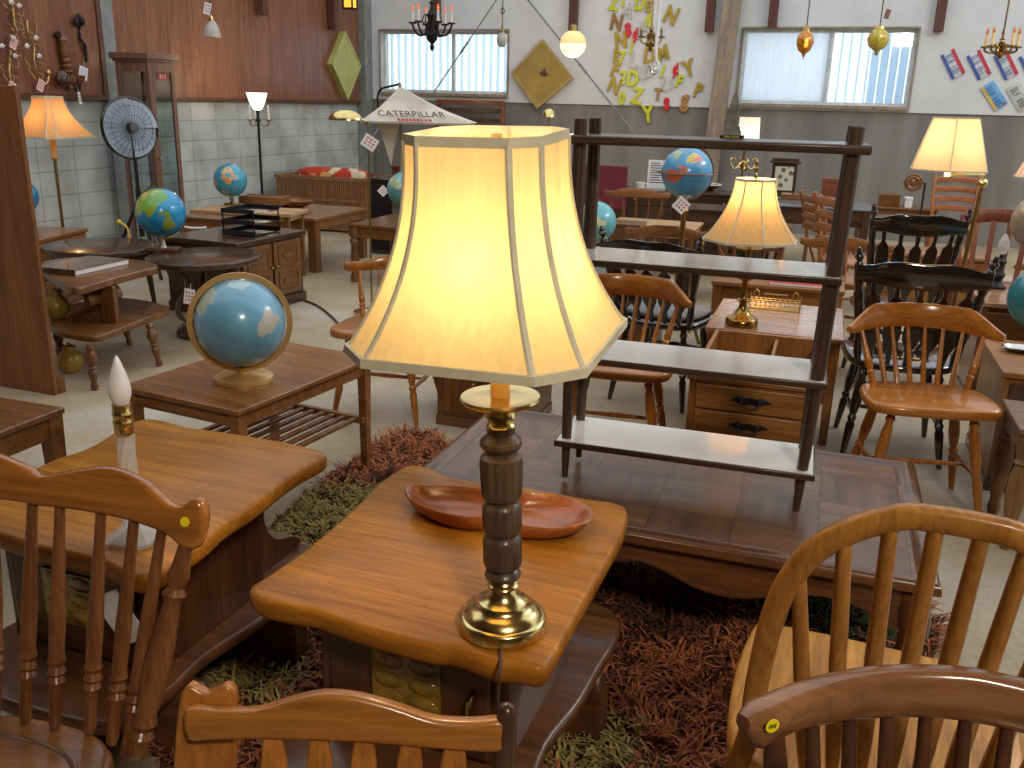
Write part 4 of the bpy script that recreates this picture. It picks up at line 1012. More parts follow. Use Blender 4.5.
# two-tier step table
zt, zs = .51, .27
cpt = gp(98, 268, zt); t = thing('step_table', 'two-tier brown step table with turned legs, holding the book', 'table', (cpt.x, cpt.y, 0), RA)
def outl(px_, z, t, k=4): return smooth_loop([(root_matrix(t).inverted() @ gp(x, y, z)).xy for x, y in px_], k)
g = G(); g.slab(outl([(38, 264), (50, 276), (68, 286), (82, 287), (110, 279), (140, 271), (157, 267), (152, 262), (128, 259), (85, 257), (55, 259)], zt, t), zt-.04, zt, .008); g.done('tabletop', M['brown'], t, angle=60)
g = G(); g.slab(outl([(46, 322), (60, 331), (92, 336), (110, 332), (140, 320), (168, 309), (162, 304), (130, 298), (100, 299), (70, 304), (52, 312)], zs, t), zs-.035, zs, .008); g.done('lower_shelf', M['brown'], t, angle=60)
a = root_matrix(t).inverted() @ gp(103, 330, zs); b = root_matrix(t).inverted() @ gp(108, 300, zs)
g = G(); g.box(a.x-.14, a.x-.04, a.y+.14, a.y+.17, zs, zt-.04); g.done('divider', M['brown_z'], t, .003)
pth = smooth_path([(a.x-.26, zt-.04), (a.x-.16, zt-.06), (a.x-.12, zt-.12), (a.x-.16, zs+.08), (a.x-.24, zs+.04), (a.x-.27, zs)], 4)
g = G(); g.rings([[(p.x-.04, a.y+.06, p.y), (p.x, a.y+.06, p.y), (p.x, a.y+.30, p.y), (p.x-.04, a.y+.30, p.y)] for p in pth]); g.done('scrolled_side', M['brown_z'], t, .003)
for x, y in ((95, 390), (160, 366), (62, 366), (130, 345)):
    q = root_matrix(t).inverted() @ gp(x, y, 0)
    dx = .04 if x > 100 else 0
    g = G(); g.turned((q.x-dx*1.2, q.y-.0, zs-.03), (q.x, q.y, 0), [(0, .018), (.08, .022), (.12, .014), (.18, .024), (.3, .03), (.42, .022), (.46, .015), (.5, .024), (.55, .016), (.6, .024), (.75, .018), (.82, .013), (.9, .02), (1, .015)], 12); g.done('leg', M['brown_z'], t)
a, b = gp(66, 276, zt), gp(121, 264, zt); dd = b-a
t = thing('book', 'closed book with dark cover lying on the step table', 'book', (gp(83, 268, zt).x, gp(83, 268, zt).y, zt), math.atan2(dd.y, dd.x))
L, wd = dd.length*.98, .27
g = G(); g.box(-L/2, L/2, -wd/2, wd/2, .003, .028); g.done('pages', M['paper'], t)
M['bookcover'] = plain('dark_book_cover', (92, 72, 64), .25, 0, .3, 8, .5)
g = G(); g.box(-L/2-.004, L/2+.004, -wd/2-.004, wd/2+.004, 0, .003); g.box(-L/2-.004, L/2+.004, -wd/2-.004, wd/2+.004, .028, .031); g.box(-L/2-.006, -L/2, -wd/2-.004, wd/2+.004, .0, .031); g.done('cover', M['bookcover'], t)
# yellow-green bowl behind the step table, under it
M['olive_glaze'] = plain('olive_glaze', (150, 124, 50), .3)
for lab, (x, y, z) in (('olive glazed round jar on the lower shelf of the step table', (58, 318, .27)), ('olive glazed round jar on the floor under the step table', (72, 372, 0))):
    q = gp(x, y, z); t = thing('jar', lab, 'jar', (q.x, q.y, z+.001), 0)
    g = G(); g.lathe([(0, 0), (.035, 0), (.06, .03), (.066, .065), (.055, .10), (.03, .122), (.028, .135), (0, .135)], 20); g.done('jar_body', M['olive_glaze'], t)
    g = G(); g.lathe([(0, .1355), (.034, .1355), (.034, .145), (.01, .15), (.01, .162), (0, .164)], 16); g.done('lid', M['olive_glaze'], t)
# oval table and pedestal table
def oval_top(g, a, b, z0, z1): g.slab([(a*math.cos(2*PI*i/48), b*math.sin(2*PI*i/48)) for i in range(48)], z0, z1, .008)
t = thing('oval_table', 'dark oval table behind the step table', 'table', (-2.70, 5.90, 0), RA-.1)
g = G(); oval_top(g, .37, .34, .465, .5); g.done('tabletop', M['walnut'], t, angle=60)
g = G(); g.slab([(.32*math.cos(2*PI*i/36), .29*math.sin(2*PI*i/36)) for i in range(36)], .40, .465, .004); g.done('apron', M['walnut'], t)
for sx in (-1, 1):
    for sy in (-1, 1):
        g = G(); g.turned((sx*.2, sy*.17, .41), (sx*.22, sy*.2, 0), [(0, .024), (.3, .02), (.7, .015), (1, .012)], 10); g.done('leg', M['walnut_z'], t)
q = Vector((-1.93, 5.60, 0)); t = thing('pedestal_table', 'dark oval pedestal table with scrolled supports, carrying the green and blue globe', 'table', q, RA); ped = t
g = G(); oval_top(g, .33, .37, .462, .5); g.done('tabletop', M['walnut'], t, angle=60)
g = G(); g.lathe([(0, 0), (.2, 0), (.205, .02), (.19, .05), (.16, .07), (.1, .085), (.05, .1), (0, .1)], 36); g.done('plinth', M['walnut'], t)
g = G(); g.lathe([(0, .09), (.045, .09), (.05, .12), (.034, .15), (.04, .25), (.045, .33), (.032, .38), (.06, .44), (.08, .462), (0, .462)], 20); g.done('column', M['walnut_z'], t)
for k in range(4):
    a = PI/4+PI/2*k; c, s = math.cos(a), math.sin(a)
    pth = smooth_path([(.22, .455), (.19, .42), (.12, .37), (.115, .3), (.16, .23), (.18, .16), (.16, .11), (.12, .085)], 4)
    g = G(); g.rings([[Vector((c*p.x-s*w, s*p.x+c*w, p.y))+Vector((c*o, s*o, 0)) for w, o in ((-.02, -.016), (.02, -.016), (.02, .016), (-.02, .016))] for p in pth]); g.done('scroll_support', M['walnut'], t, .004)
mx = Matrix.Translation(gp(190, 291, .30)-Vector((0, .55, 0))); q_ = yp(190, 289, 5.1); price_tag(t, Matrix.Translation(q_) @ Matrix.Rotation(R(10), 4, 'Y'), .06, .09, string=.03)
gm2 = globe_mat('green_and_blue_globe_map', (28, 140, 190), [(-12, 40, 34, (126, 172, 66)), (-38, 14, 18, (160, 176, 70)), (14, 54, 26, (104, 160, 80)), (-6, 56, 14, (176, 180, 90)), (-2, 8, 9, (150, 165, 50)), (44, -22, 15, (150, 160, 50)), (30, 8, 8, (120, 150, 60)), (-20, 50, 14, (196, 180, 110))], edge=.25)
q = gp(164, 250, .5); gl2 = globe('green and blue relief globe with clear ring arm on the pedestal table', q, .152, gm2, 'bar', RA+.25, 20, True, ringmat=M['brass_dull'], base_mat=M['brown'], rb=.10, hb=.075, yaw=164)
M['clearplastic'] = pane('clear_plastic', (200, 205, 205), .5)
g = G(); g.tube(smooth_path([(.16, -.02, .155), (.2, -.03, .15), (.27, -.03, .152), (.30, -.03, .158)], 4), .008, 8); g.done('pointer_arm', M['white'], gl2)
# chest with a drawer behind
a, b = gp(34, 241, .50), gp(88, 228, .50); dd = b-a; rzc = math.atan2(dd.y, dd.x); n_ = Vector((-math.sin(rzc), math.cos(rzc), 0))
t = thing('drawer_chest', 'reddish brown chest with one drawer pull, in front of the lit bell-shade lamp', 'chest', b-dd*.5-UP*.5+n_*.24, rzc); W_ = dd.length
chest = t
g = G(); g.box(-W_/2, W_/2, -.24, .24, .475, .50); g.done('chest_top', M['teak'], t, .004)
g = G(); g.box(-W_/2+.01, W_/2-.01, -.225, .23, .06, .475); g.done('carcass', M['teak'], t, .003)
g = G(); g.box(-W_/2, W_/2, -.235, .235, 0, .06); g.done('plinth', M['brown'], t, .004)
for z0, z1 in ((.35, .46), (.22, .335), (.08, .205)):
    g = G(); g.box(-W_/2+.04, W_/2-.04, -.24, -.2255, z0, z1); d = g.done('drawer', M['teak'], t, .003)
    g = G(); drawer_pull(g, .05, -.24, z1-.03, .1); g.done('handle', M['brass_dull'], d)
q = gp(24, 221, .50); globe('small blue globe half hidden by the tall panel', (q.x, q.y, .50), .125, globe_mat('blue_globe_map', (40, 140, 190), [(20, 30, 20, (180, 150, 80))]), 'plate', RA, 20, False, hb=.05, base_mat=M['red'])
# floor lamp with bell shade
M['shade_warm'] = fabric('warm_bell_shade', (246, 190, 128), .42)
def floor_lamp(label, foot, z_bot, z_top, top, bot, power, mat, pole_r=.012, candle=.09, rz=RA, light=3., base_r=.13, trim=M['shade_trim'], metal_=None, lcol=(1, .6, .28)):
    t = thing('floor_lamp', label, 'lamp', foot, rz); mt = metal_ or M['brass_dull']
    g = G(); g.lathe([(0, 0), (base_r, 0), (base_r*1.03, .01), (base_r, .025), (base_r*.6, .035), (base_r*.3, .05), (.02, .07), (0, .07)], 28); g.done('base', mt, t)
    zc = z_bot-candle
    g = G(); g.lathe([(0, .06), (pole_r, .06), (pole_r, zc-.02), (pole_r*1.8, zc-.015), (pole_r*1.6, zc), (0, zc)], 14); g.done('pole', mt, t)
    g = G(); g.lathe([(0, zc-.002), (.022, zc-.002), (.022, z_bot+.03), (0, z_bot+.03)], 14); g.done('candle_tube', M['candle'], t)
    g = G(); g.ball((0, 0, z_bot+.08), .03, 12, 8, sq=(1, 1, 1.3)); g.done('bulb', M['bulb'], t)
    poly_shade(t, top, bot, z_bot, z_top, power, mat, trim, .006, 12)
    if light: lamp_light('floor_lamp_light', Vector(foot)+UP*(z_bot+.09), light, lcol, .03)
    return t
q = yp(52, 137, 6.9); zb_ = q.z; zt_ = yp(46, 97, 6.9).z
floor_lamp('lit floor lamp with orange bell shade behind the drawer chest', (q.x, q.y, 0), zb_, zt_, cut_square(.085, .06), cut_square(.235, .18), 1.7, M['shade_warm'], light=2.2, candle=.15)
# pedestal fan
q = yp(127.5, 128, 6.9); t = thing('pedestal_fan', 'black pedestal fan with round wire guard by the glass cabinet', 'fan', (q.x, q.y+.08, 0), R(12))
fz = q.z; rF = .215
FM = Matrix.Translation((0, -.08, fz)) @ Matrix.Rotation(R(40), 4, 'Z') @ Matrix.Rotation(R(-4), 4, 'X')
g = G(); g.tube([(rF*math.cos(2*PI*i/48), 0, rF*math.sin(2*PI*i/48)) for i in range(48)], .012, 8, True, M=FM); g.done('guard_rim', M['black'], t)
g = G()
for i in range(28):
    a = 2*PI*i/28; g.tube([(.035*math.cos(a), -.055, .035*math.sin(a)), (.12*math.cos(a), -.05, .12*math.sin(a)), (rF*math.cos(a), 0, rF*math.sin(a))], .0016, 5, M=FM)
for r_, y_ in ((.09, -.052), (.16, -.036)): g.tube([(r_*math.cos(2*PI*i/40), y_, r_*math.sin(2*PI*i/40)) for i in range(40)], .0016, 5, True, M=FM)
g.done('wire_guard', M['black'], t)
M['blade'] = plain('pale_grey_blade', (150, 160, 172), .35)
for k in range(4):
    rs = []
    for i in range(9):
        a = PI/2*k+R(89)*i/8; tw = .022*(i/8-.5)
        rs.append([(.03*math.cos(a), -.012+tw*.4, .03*math.sin(a)), (.21*math.cos(a), -.012+tw, .21*math.sin(a)), (.21*math.cos(a), -.008+tw, .21*math.sin(a)), (.03*math.cos(a), -.008+tw*.4, .03*math.sin(a))])
    g = G(); g.rings(rs, M=FM); g.done('blade', M['blade'], t)
g = G(); g.lathe([(0, -.03), (.04, -.03), (.042, .06), (.03, .1), (0, .1)], 20, FM @ Matrix.Rotation(R(-90), 4, 'X')); g.done('motor', M['black'], t)
g = G(); g.lathe([(0, -.07), (.034, -.068), (.036, -.05), (0, -.05)], 20, FM @ Matrix.Rotation(R(-90), 4, 'X')); g.done('hub_cap', M['black'], t)
g = G(); g.tube([(0, 0, fz-.02), (0, 0, .62)], .016, 12); g.tube([(0, 0, .75), (0, 0, .4)], .022, 12); g.done('pole', M['black'], t)
for k in range(3):
    a = 2*PI*k/3+R(200); g = G(); g.tube([(0, 0, .68), (.33*math.cos(a), .33*math.sin(a), .0)], .016, 8); g.done('leg', M['black'], t)
q = yp(119, 222, 6.35); t = thing('strap', 'short yellow strap hanging beside the fan stand', 'strap', yp(131, 246, 6.35), 0)
M['strap'] = plain('yellow_webbing', (214, 170, 40), .7)
g = G(); g.tube(smooth_path([q, yp(126, 226, 6.35), yp(129, 234, 6.35), yp(131, 246, 6.35)], 5), .012, 8, flat=.3); g.done('webbing', M['strap'], t, world=True)
g = G(); g.ball(q, .018, 10, 8); g.done('strap_end', M['strap'], t, world=True)
pts = [gp(x, y, .008) for x, y in ((304, 300), (318, 306), (332, 317), (346, 331), (362, 336))]
t = thing('floor_cable', 'grey cable lying on the floor between chest and maple chair', 'cable', pts[2], 0)
g = G(); g.tube(smooth_path(pts, 5), .008, 8); g.done('cable', M['rubber'], t, world=True)
# glass display cabinet
zc_ = yp(147, 55, 8.0); A = Vector((zc_.x, zc_.y, 0)); hC = zc_.z
t = thing('display_cabinet', 'tall glass-fronted wooden display cabinet against the block wall', 'cabinet', A, RA)
M['cab'] = wood('display_cabinet_wood', (108, 76, 58), (146, 110, 88), .4, 'z', 1, .2)
wx, dy_ = .34, .33                                     # local: x from -wx to 0, y from 0 to dy
g = G(); g.box(-wx-.03, .03, -.03, dy_+.03, hC-.03, hC+.02); g.box(-wx-.015, .015, -.015, dy_+.015, hC-.05, hC-.03); g.done('cornice', M['cab'], t, .004)
g = G(); g.box(-wx-.02, .02, -.02, dy_+.02, 0, .12); g.done('plinth', M['cab'], t, .004)
fr = .045
for nm, ax in (('side_frame', 0), ('front_frame', 1)):
    g = G()
    if ax == 0:
        g.box(-wx, -wx+fr, 0, .022, .12, hC-.05); g.box(-fr*.8, 0, 0, .022, .12, hC-.05); g.box(-wx+fr, -fr*.8, 0, .022, hC-.13, hC-.05); g.box(-wx+fr, -fr*.8, 0, .022, .12, .2)
    else:
        g.box(-.022, 0, .022, .022+fr, .12, hC-.05); g.box(-.022, 0, dy_-fr, dy_, .12, hC-.05); g.box(-.022, 0, .022+fr, dy_-fr, hC-.13, hC-.05); g.box(-.022, 0, .022+fr, dy_-fr, .12, .2)
    f = g.done(nm, M['cab'], t, .003)
    g = G()
    if ax == 0: g.box(-wx+fr, -fr*.8, .008, .012, .2, hC-.13)
    else: g.box(-.013, -.009, .022+fr, dy_-fr, .2, hC-.13)
    g.done('glass', M['pane'], f)
g = G(); g.ball((.012, .022+fr*.5, hC*.52), .012, 10, 8); g.done('knob', M['brass_dull'], t)
g = G(); g.box(-wx, -wx+.03, dy_-.03, dy_, .12, hC-.05); g.done('corner_post', M['cab'], t)
g = G(); g.box(-wx+.004, -wx+.009, .022, dy_-.03, .12, hC-.05); g.done('glass', M['pane'], t)
g = G(); g.box(-wx+.03, -.022, dy_-.014, dy_-.009, .12, hC-.05); g.done('glass', M['pane'], t)
for i in range(4):
    z = .45+i*.32; g = G(); g.box(-wx+.02, -.03, .03, dy_-.03, z, z+.008); g.done('glass_shelf', M['pane'], t)
mx = root_matrix(t) @ Matrix.Translation((.004, .022+fr+.1, hC-.14)) @ Matrix.Rotation(PI/2, 4, 'Z'); price_tag(t, mx, .12, .05, M['red'], 0, ink=M['paper'])
# board-topped low table with globe, box and bowl
q = Vector((-2.20, 7.56, 0)); t = four_leg_table('pale board-topped low table by the block wall, holding a blue globe', 'board_table', (q.x, q.y, 0), R(-8), .86, .40, .56, M['lightwood'], M['brown_z'], apron=.04, taper=(.02, .018), th=.03)
gm3 = globe_mat('blue_orange_globe_map', (60, 150, 176), [(-42, 0, 17, (200, 150, 60)), (18, 42, 16, (214, 180, 110)), (28, 8, 10, (220, 150, 90)), (8, -58, 14, (206, 170, 70)), (46, 20, 8, (210, 160, 110))])
q = gp(232, 205, .56); globe('blue globe with orange land on the pale board table', (q.x, q.y, .56), .138, gm3, 'plate', RA, 23, False, base_mat=M['brass_dull'], hb=.06)
q = gp(264, 203.5, .56); t = thing('wooden_tray', 'flat reddish wooden box on the pale board table', 'box', (q.x+.01, q.y, .56), R(-10)); t.scale = (.85, .8, .9)
g = G(); g.box(-.23, .23, -.13, .13, 0, .012); g.box(-.23, .23, -.13, -.115, .012, .075); g.box(-.23, .23, .115, .13, .012, .075); g.box(-.23, -.215, -.115, .115, .012, .075); g.box(.215, .23, -.115, .115, .012, .075); g.done('tray', M['teak'], t, .003)
g = G(); g.box(-.212, .21, -.112, .112, .055, .065); g.done('inner_lid', M['brown'], t)
t = thing('storage_box', 'plain reddish wooden box behind the two-door chest and letter trays', 'box', (-2.36, 7.17, 0), RA)
g = G(); g.box(-.26, .26, -.11, .11, .0, .51); g.done('box_body', M['teak'], t, .004)
g = G(); g.box(-.265, .265, -.115, .115, .51, .54); g.done('lid', M['brown'], t, .004)
# chest with two carved doors
o, a, b = gp(236, 243, .52), gp(303, 230, .52), gp(186, 237, .52); rzd = math.atan2((a-o).y, (a-o).x); W_ = (a-o).length; Dd = .62
n_ = Vector((-math.sin(rzd), math.cos(rzd), 0)); ex = (a-o).normalized()
t = thing('door_chest', 'dark topped low chest with two carved panel doors, carrying black letter trays', 'chest', o+ex*W_/2+n_*Dd/2-UP*.52, rzd)
g = G(); g.box(-W_/2-.015, W_/2+.015, -Dd/2-.015, Dd/2, .485, .52); g.done('chest_top', M['walnut'], t, .006)
g = G(); g.box(-W_/2+.01, W_/2-.01, -Dd/2+.01, Dd/2-.01, .07, .485); g.done('carcass', M['walnut'], t, .003)
g = G(); g.box(-W_/2, W_/2, -Dd/2-.01, Dd/2, 0, .07); g.done('plinth', M['walnut'], t, .006)
for s in (-1, 1):
    x0, x1 = (-W_/2+.05, -.012) if s < 0 else (.012, W_/2-.05)
    g = G(); g.box(x0, x1, -Dd/2-.008, -Dd/2+.009, .09, .47); d = g.done('door', M['brown_z'], t, .003)
    g = G()
    for z0, z1 in ((.12, .26), (.30, .44)):
        xm = (x0+x1)/2; zm = (z0+z1)/2; w2 = (x1-x0)*.36
        g.box(xm-w2, xm+w2, -Dd/2-.014, -Dd/2-.008, z0, z0+.01); g.box(xm-w2, xm+w2, -Dd/2-.014, -Dd/2-.008, z1-.01, z1); g.box(xm-w2, xm-w2+.01, -Dd/2-.014, -Dd/2-.008, z0, z1); g.box(xm+w2-.01, xm+w2, -Dd/2-.014, -Dd/2-.008, z0, z1)
        g.box(xm-w2*.5, xm+w2*.5, -Dd/2-.018, -Dd/2-.008, zm-.02, zm+.02)
    g.done('carved_panel', M['brown'], d)
    g = G(); g.ball((-s*.0+s*.03, -Dd/2-.02, .30), .012, 10, 8); g.done('knob', M['brass_dull'], d)
q = gp(252, 233, .52); t = thing('letter_trays', 'stack of black plastic letter trays on the two-door chest', 'letter trays', (q.x, q.y, .52), rzd+.1)
M['blackplastic'] = plain('black_plastic', (34, 33, 35), .3)
for k in range(3):
    z = .005+.075*k; g = G(); g.box(-.17, .17, -.13, .13, z, z+.004); g.box(-.17, -.166, -.13, .13, z, z+.03); g.box(.166, .17, -.13, .13, z, z+.03); g.box(-.166, .166, .126, .13, z, z+.03)
    for sx in (-1, 1):
        for sy in (-1, 1): g.box(sx*.164-.004, sx*.164+.004, sy*.12-.004, sy*.12+.004, z+.03 if k < 2 else z, z+(.075 if k < 2 else .03))
    g.done('tray', M['blackplastic'], t)
# square dark table with bowl; leather-topped table beside it
t = four_leg_table('dark square-legged table carrying a wooden bowl', 'dining_table', Vector((-1.70, 7.80, 0))-EB*.40+NB*.45, RA, .8, .95, .47, M['teak'], M['brown_z'], taper=(.04, .04), apron=.07, inset=.01, th=.03)
q = gp(292, 207, .47); t = thing('wooden_bowl', 'shallow carved wooden bowl on the square-legged table', 'bowl', (q.x, q.y, .47), RA)
ol = [(.2*math.cos(2*PI*i/40)*(1+.12*math.cos(4*PI*i/40)), .13*math.sin(2*PI*i/40)) for i in range(40)]
g = G(); g.rings([[(x*k, y*k, z) for x, y in ol] for k, z in ((.45, 0), (.8, .025), (1, .065), (.96, .068), (.75, .035), (.4, .015))]); g.done('bowl_body', M['teak'], t, angle=60)
g = G(); oval = [(x*.5, y*.5) for x, y in ol]; g.slab(oval, .0, .008, .002); g.done('foot_ring', M['brown'], t)
t = four_leg_table('brown table with round turned legs, right of the bowl table', 'turned_leg_table', Vector((-1.36, 7.42, 0))+EB*.42+NB*.4, RA, .85, .78, .48, M['brown'], M['brown_z'], apron=.09, inset=.01, th=.025, legprof=[(0, .045), (.16, .045), (.2, .03), (.26, .04), (.32, .028), (.6, .036), (.85, .03), (.9, .042), (1, .036)])
# rattan settee with patterned bolster
o = gp(272, 178, .60); t = thing('rattan_settee', 'slatted rattan settee by the far left corner', 'settee', Vector((-2.13, 10.72, 0)), RA)
M['rattan'] = wood('rattan_slats', (134, 92, 58), (168, 122, 82), .5, 'z', 2, .1)
g = G(); g.box(-.55, .55, -.3, .3, .05, .43); g.done('seat_box', M['brown'], t, .004)
for nm, (x0, x1, y0, y1) in (('front_panel', (-.55, .55, -.33, -.305)), ('rear_panel', (-.55, .55, .305, .33))):
    g = G()
    for i in range(42): x = lerp(x0+.01, x1-.01, i/41); g.box(x-.0088, x+.0088, y0, y1, .05, .57)
    g.box(x0, x1, y0-.008, y1+.008, .57, .61); g.box(x0, x1, y0-.005, y1+.005, .34, .37); g.box(x0, x1, y0-.005, y1+.005, .02, .06); g.done(nm, M['rattan'], t)
for s in (-1, 1):
    g = G()
    for i in range(20): y = lerp(-.29, .29, i/19); g.box(s*.56-.011, s*.56+.011, y-.011, y+.011, .05, .57)
    g.box(s*.56-.02, s*.56+.02, -.33, .33, .57, .61); g.done('side_panel', M['rattan'], t)
def patch_cloth():
    m, nt, b, o = newmat('red_patchwork_cloth'); tc = N(nt, 'ShaderNodeTexCoord'); v = N(nt, 'ShaderNodeTexVoronoi'); v.inputs['Scale'].default_value = 9; v.distance = 'CHEBYCHEV'
    nt.links.new(tc.outputs['Object'], v.inputs[0]); sp = N(nt, 'ShaderNodeSeparateColor'); nt.links.new(v.outputs['Color'], sp.inputs[0])
    nt.links.new(ramp(nt, sp.outputs[0], [(0, (196, 62, 40)), (.26, (226, 204, 172)), (.44, (200, 80, 46)), (.56, (226, 170, 90)), (.66, (50, 44, 46)), (.76, (176, 50, 40)), (.9, (220, 200, 170))]), b.inputs['Base Color'])
    nt.nodes[-1].color_ramp.interpolation = 'CONSTANT' if hasattr(nt.nodes[-1], 'color_ramp') else None
    b.inputs['Roughness'].default_value = .9; return m
q = yp(268, 168, 10.6); q2 = yp(346, 168, 10.35)
t = thing('bolster', 'red patchwork bolster cushion lying along the rattan settee', 'cushion', Vector((-2.15, 10.72, .396))+NB*.12-EB*.03, RA)
Lb = .47; g = G(); rs = []
for k in range(17):
    u = -1+2*k/16; r = .125*max(.05, (1-abs(u)**8))**.5; rs.append([(u*Lb, r*math.cos(2*PI*i/20), .16+r*math.sin(2*PI*i/20)) for i in range(20)])
g.rings(rs); cl = g.done('cushion_body', patch_cloth(), t, angle=60)
g = G(); g.tube([(Lb*.97, .085*math.cos(2*PI*i/20), .16+.085*math.sin(2*PI*i/20)) for i in range(20)], .008, 6, True); g.tube([(-Lb*.97, .085*math.cos(2*PI*i/20), .16+.085*math.sin(2*PI*i/20)) for i in range(20)], .008, 6, True); g.done('end_piping', M['red'], t)
# torchiere with white bowl and three candle arms
q = yp(257, 100, 9.6); zt_ = q.z; t = thing('torchiere_lamp', 'dark torchiere floor lamp with lit white glass bowl by the settee', 'lamp', (q.x, q.y, 0), RA)
M['opal'] = glow('lit_opal_glass', (255, 250, 238), 1.6)
g = G(); g.lathe([(0, 0), (.14, 0), (.14, .02), (.05, .05), (.016, .08), (.013, .6), (.013, zt_-.22), (.03, zt_-.2), (.014, zt_-.17), (.02, zt_-.09), (0, zt_-.09)], 20); g.done('stand', M['blackiron'], t)
g = G(); g.lathe([(.02, zt_-.10), (.045, zt_-.09), (.075, zt_-.03), (.105, zt_+.07), (.102, zt_+.07), (.07, zt_-.03), (.04, zt_-.085), (.02, zt_-.09)], 24); g.done('glass_bowl', M['opal'], t)
for k in range(3):
    a = 2*PI*k/3+.3; c, s = math.cos(a), math.sin(a)
    g = G(); g.tube(smooth_path([(0, 0, zt_-.2), (c*.05, s*.05, zt_-.25), (c*.10, s*.10, zt_-.24), (c*.11, s*.11, zt_-.2)], 4), .007, 6); g.lathe([(0, 0), (.03, .0), (.03, .01), (0, .012)], 12, T(c*.11, s*.11, zt_-.2)); ar = g.done('candle_arm', M['brass_dull'], t)
    g = G(); g.lathe([(0, 0), (.012, 0), (.012, .08), (.008, .1), (.012, .12), (.0, .15)], 10, T(c*.11, s*.11, zt_-.19)); g.done('candle_bulb', M['white'], ar)
lamp_light('torchiere_light', (q.x, q.y, zt_+.12), 6, (1, .8, .55), .05)
# brass pharmacy floor lamp
q = yp(368, 122, 6.3); t = thing('pharmacy_lamp', 'slim brass floor lamp with oval metal hood and white tag', 'lamp', (q.x, q.y, 0), R(0))
g = G(); g.lathe([(0, 0), (.13, 0), (.13, .015), (.03, .03), (.01, .05), (0, .05)], 24); g.done('base', M['brass'], t)
g = G(); g.tube(smooth_path([(0, 0, .04), (0, 0, .6), (0, 0, q.z-.06), (-.012, 0, q.z-.01), (-.05, 0, q.z+.015)], 5), .007, 10); g.done('pole', M['brass_dull'], t)
g = G(); rs = []
for k in range(9):
    u = k/8; rs.append([(-.15+.115*math.cos(2*PI*i/24)*math.cos(u*PI/2), .08*math.sin(2*PI*i/24)*math.cos(u*PI/2), q.z+.01+.065*math.sin(u*PI/2)) for i in range(24)])
g.rings(rs, caps=False); g.rings([[(-.15+(p[0]+.15)*.97, p[1]*.97, p[2]-.003) for p in r] for r in rs], caps=False); g.done('hood', M['brass'], t)
price_tag(t, Matrix.Translation(yp(373, 137, 6.25)) @ Matrix.Rotation(R(32), 4, 'Y'), .10, .085, string=.07)
# umbrella in the corner
q = yp(400, 86, 9.9); q2 = yp(371, 121, 9.6); t = thing('umbrella', 'faded cream advertising umbrella standing open near the corner', 'umbrella', (q.x, q.y, 0), R(-6))
M['canvas'] = plain('faded_cream_canvas', (214, 204, 184), .85, 0, .1, 5)
za, ze = q.z, q2.z; g = G(); nU = 6; RU = .66
rim = [(-.34, -.34), (.80, -.30), (.78, .25), (.3, .55), (-.2, .5), (-.42, .12)]
rs = []
for k in range(7):
    u = k/6
    ring_ = []
    for i in range(nU):
        (x0, y0), (x1, y1) = rim[i], rim[(i+1) % nU]
        for j in range(4):
            v = j/4; sag = 1-.05*math.sin(PI*v)*u; ring_.append((lerp(x0, x1, v)*u*sag, lerp(y0, y1, v)*u*sag, lerp(za, ze, u)-.03*math.sin(PI*u)))
    rs.append(ring_ if u else [(0, 0, za)]*24)
g.rings(rs, caps=False); cn = g.done('canopy', M['canvas'], t, angle=25)
g = G()
g.rings([[(x, y, ze) for x, y in rim], [(x*.97, y*.97, ze-.02) for x, y in rim]], caps=False); g.done('valance', M['canvas'], cn, angle=25)
mid_ = Vector(((rim[0][0]+rim[1][0])/2, (rim[0][1]+rim[1][1])/2, ze)); ap = Vector((0, 0, za)); nrm = (ap-mid_).normalized()
slope = Matrix((Vector((1, 0, 0)), nrm, Vector((1, 0, 0)).cross(nrm))).transposed().to_4x4(); slope.translation = mid_.lerp(ap, .22)+Vector((0, -.035, .0))
text('CATERPILLAR', .115, M['inkblack'], cn, 'lettering', .001, M=slope)
s2_ = slope.copy(); s2_.translation = mid_.lerp(ap, .06)+Vector((0, -.03, .0))
g = G(); rr = random.Random(5)
for i in range(9): g.box(-.17+i*.04, -.145+i*.04+rr.uniform(0, .01), -.015, .015, -.001, .001, s2_)
g.done('small_print', M['ink'], cn)
g = G(); g.tube([(0, 0, .05), (0, 0, za+.03)], .014, 10); g.done('pole', M['oldpost'], t)
g = G(); g.lathe([(0, 0), (.2, 0), (.2, .03), (.05, .06), (.03, .2), (0, .2)], 20); g.done('base', M['blackiron'], t)
g = G(); g.tube(smooth_path([(.0, 0, za+.02), (-.08, 0, za+.0), (-.2, .03, za-.03), (-.25, .05, za-.1), (-.25, .06, za-.25)], 5), .011, 8); g.done('hooked_handle', M['blackiron'], t)
g = G(); q3, q4, q5 = [root_matrix(t).inverted() @ yp(x, y, 9.95) for x, y in ((378, 123), (398, 124), (391, 165))]
g.rings([[q3, q4, q5], [q3+Vector((0, .03, 0)), q4+Vector((0, .03, 0)), q5+Vector((0, .03, 0))]]); g.done('hanging_flap', M['canvas'], t)
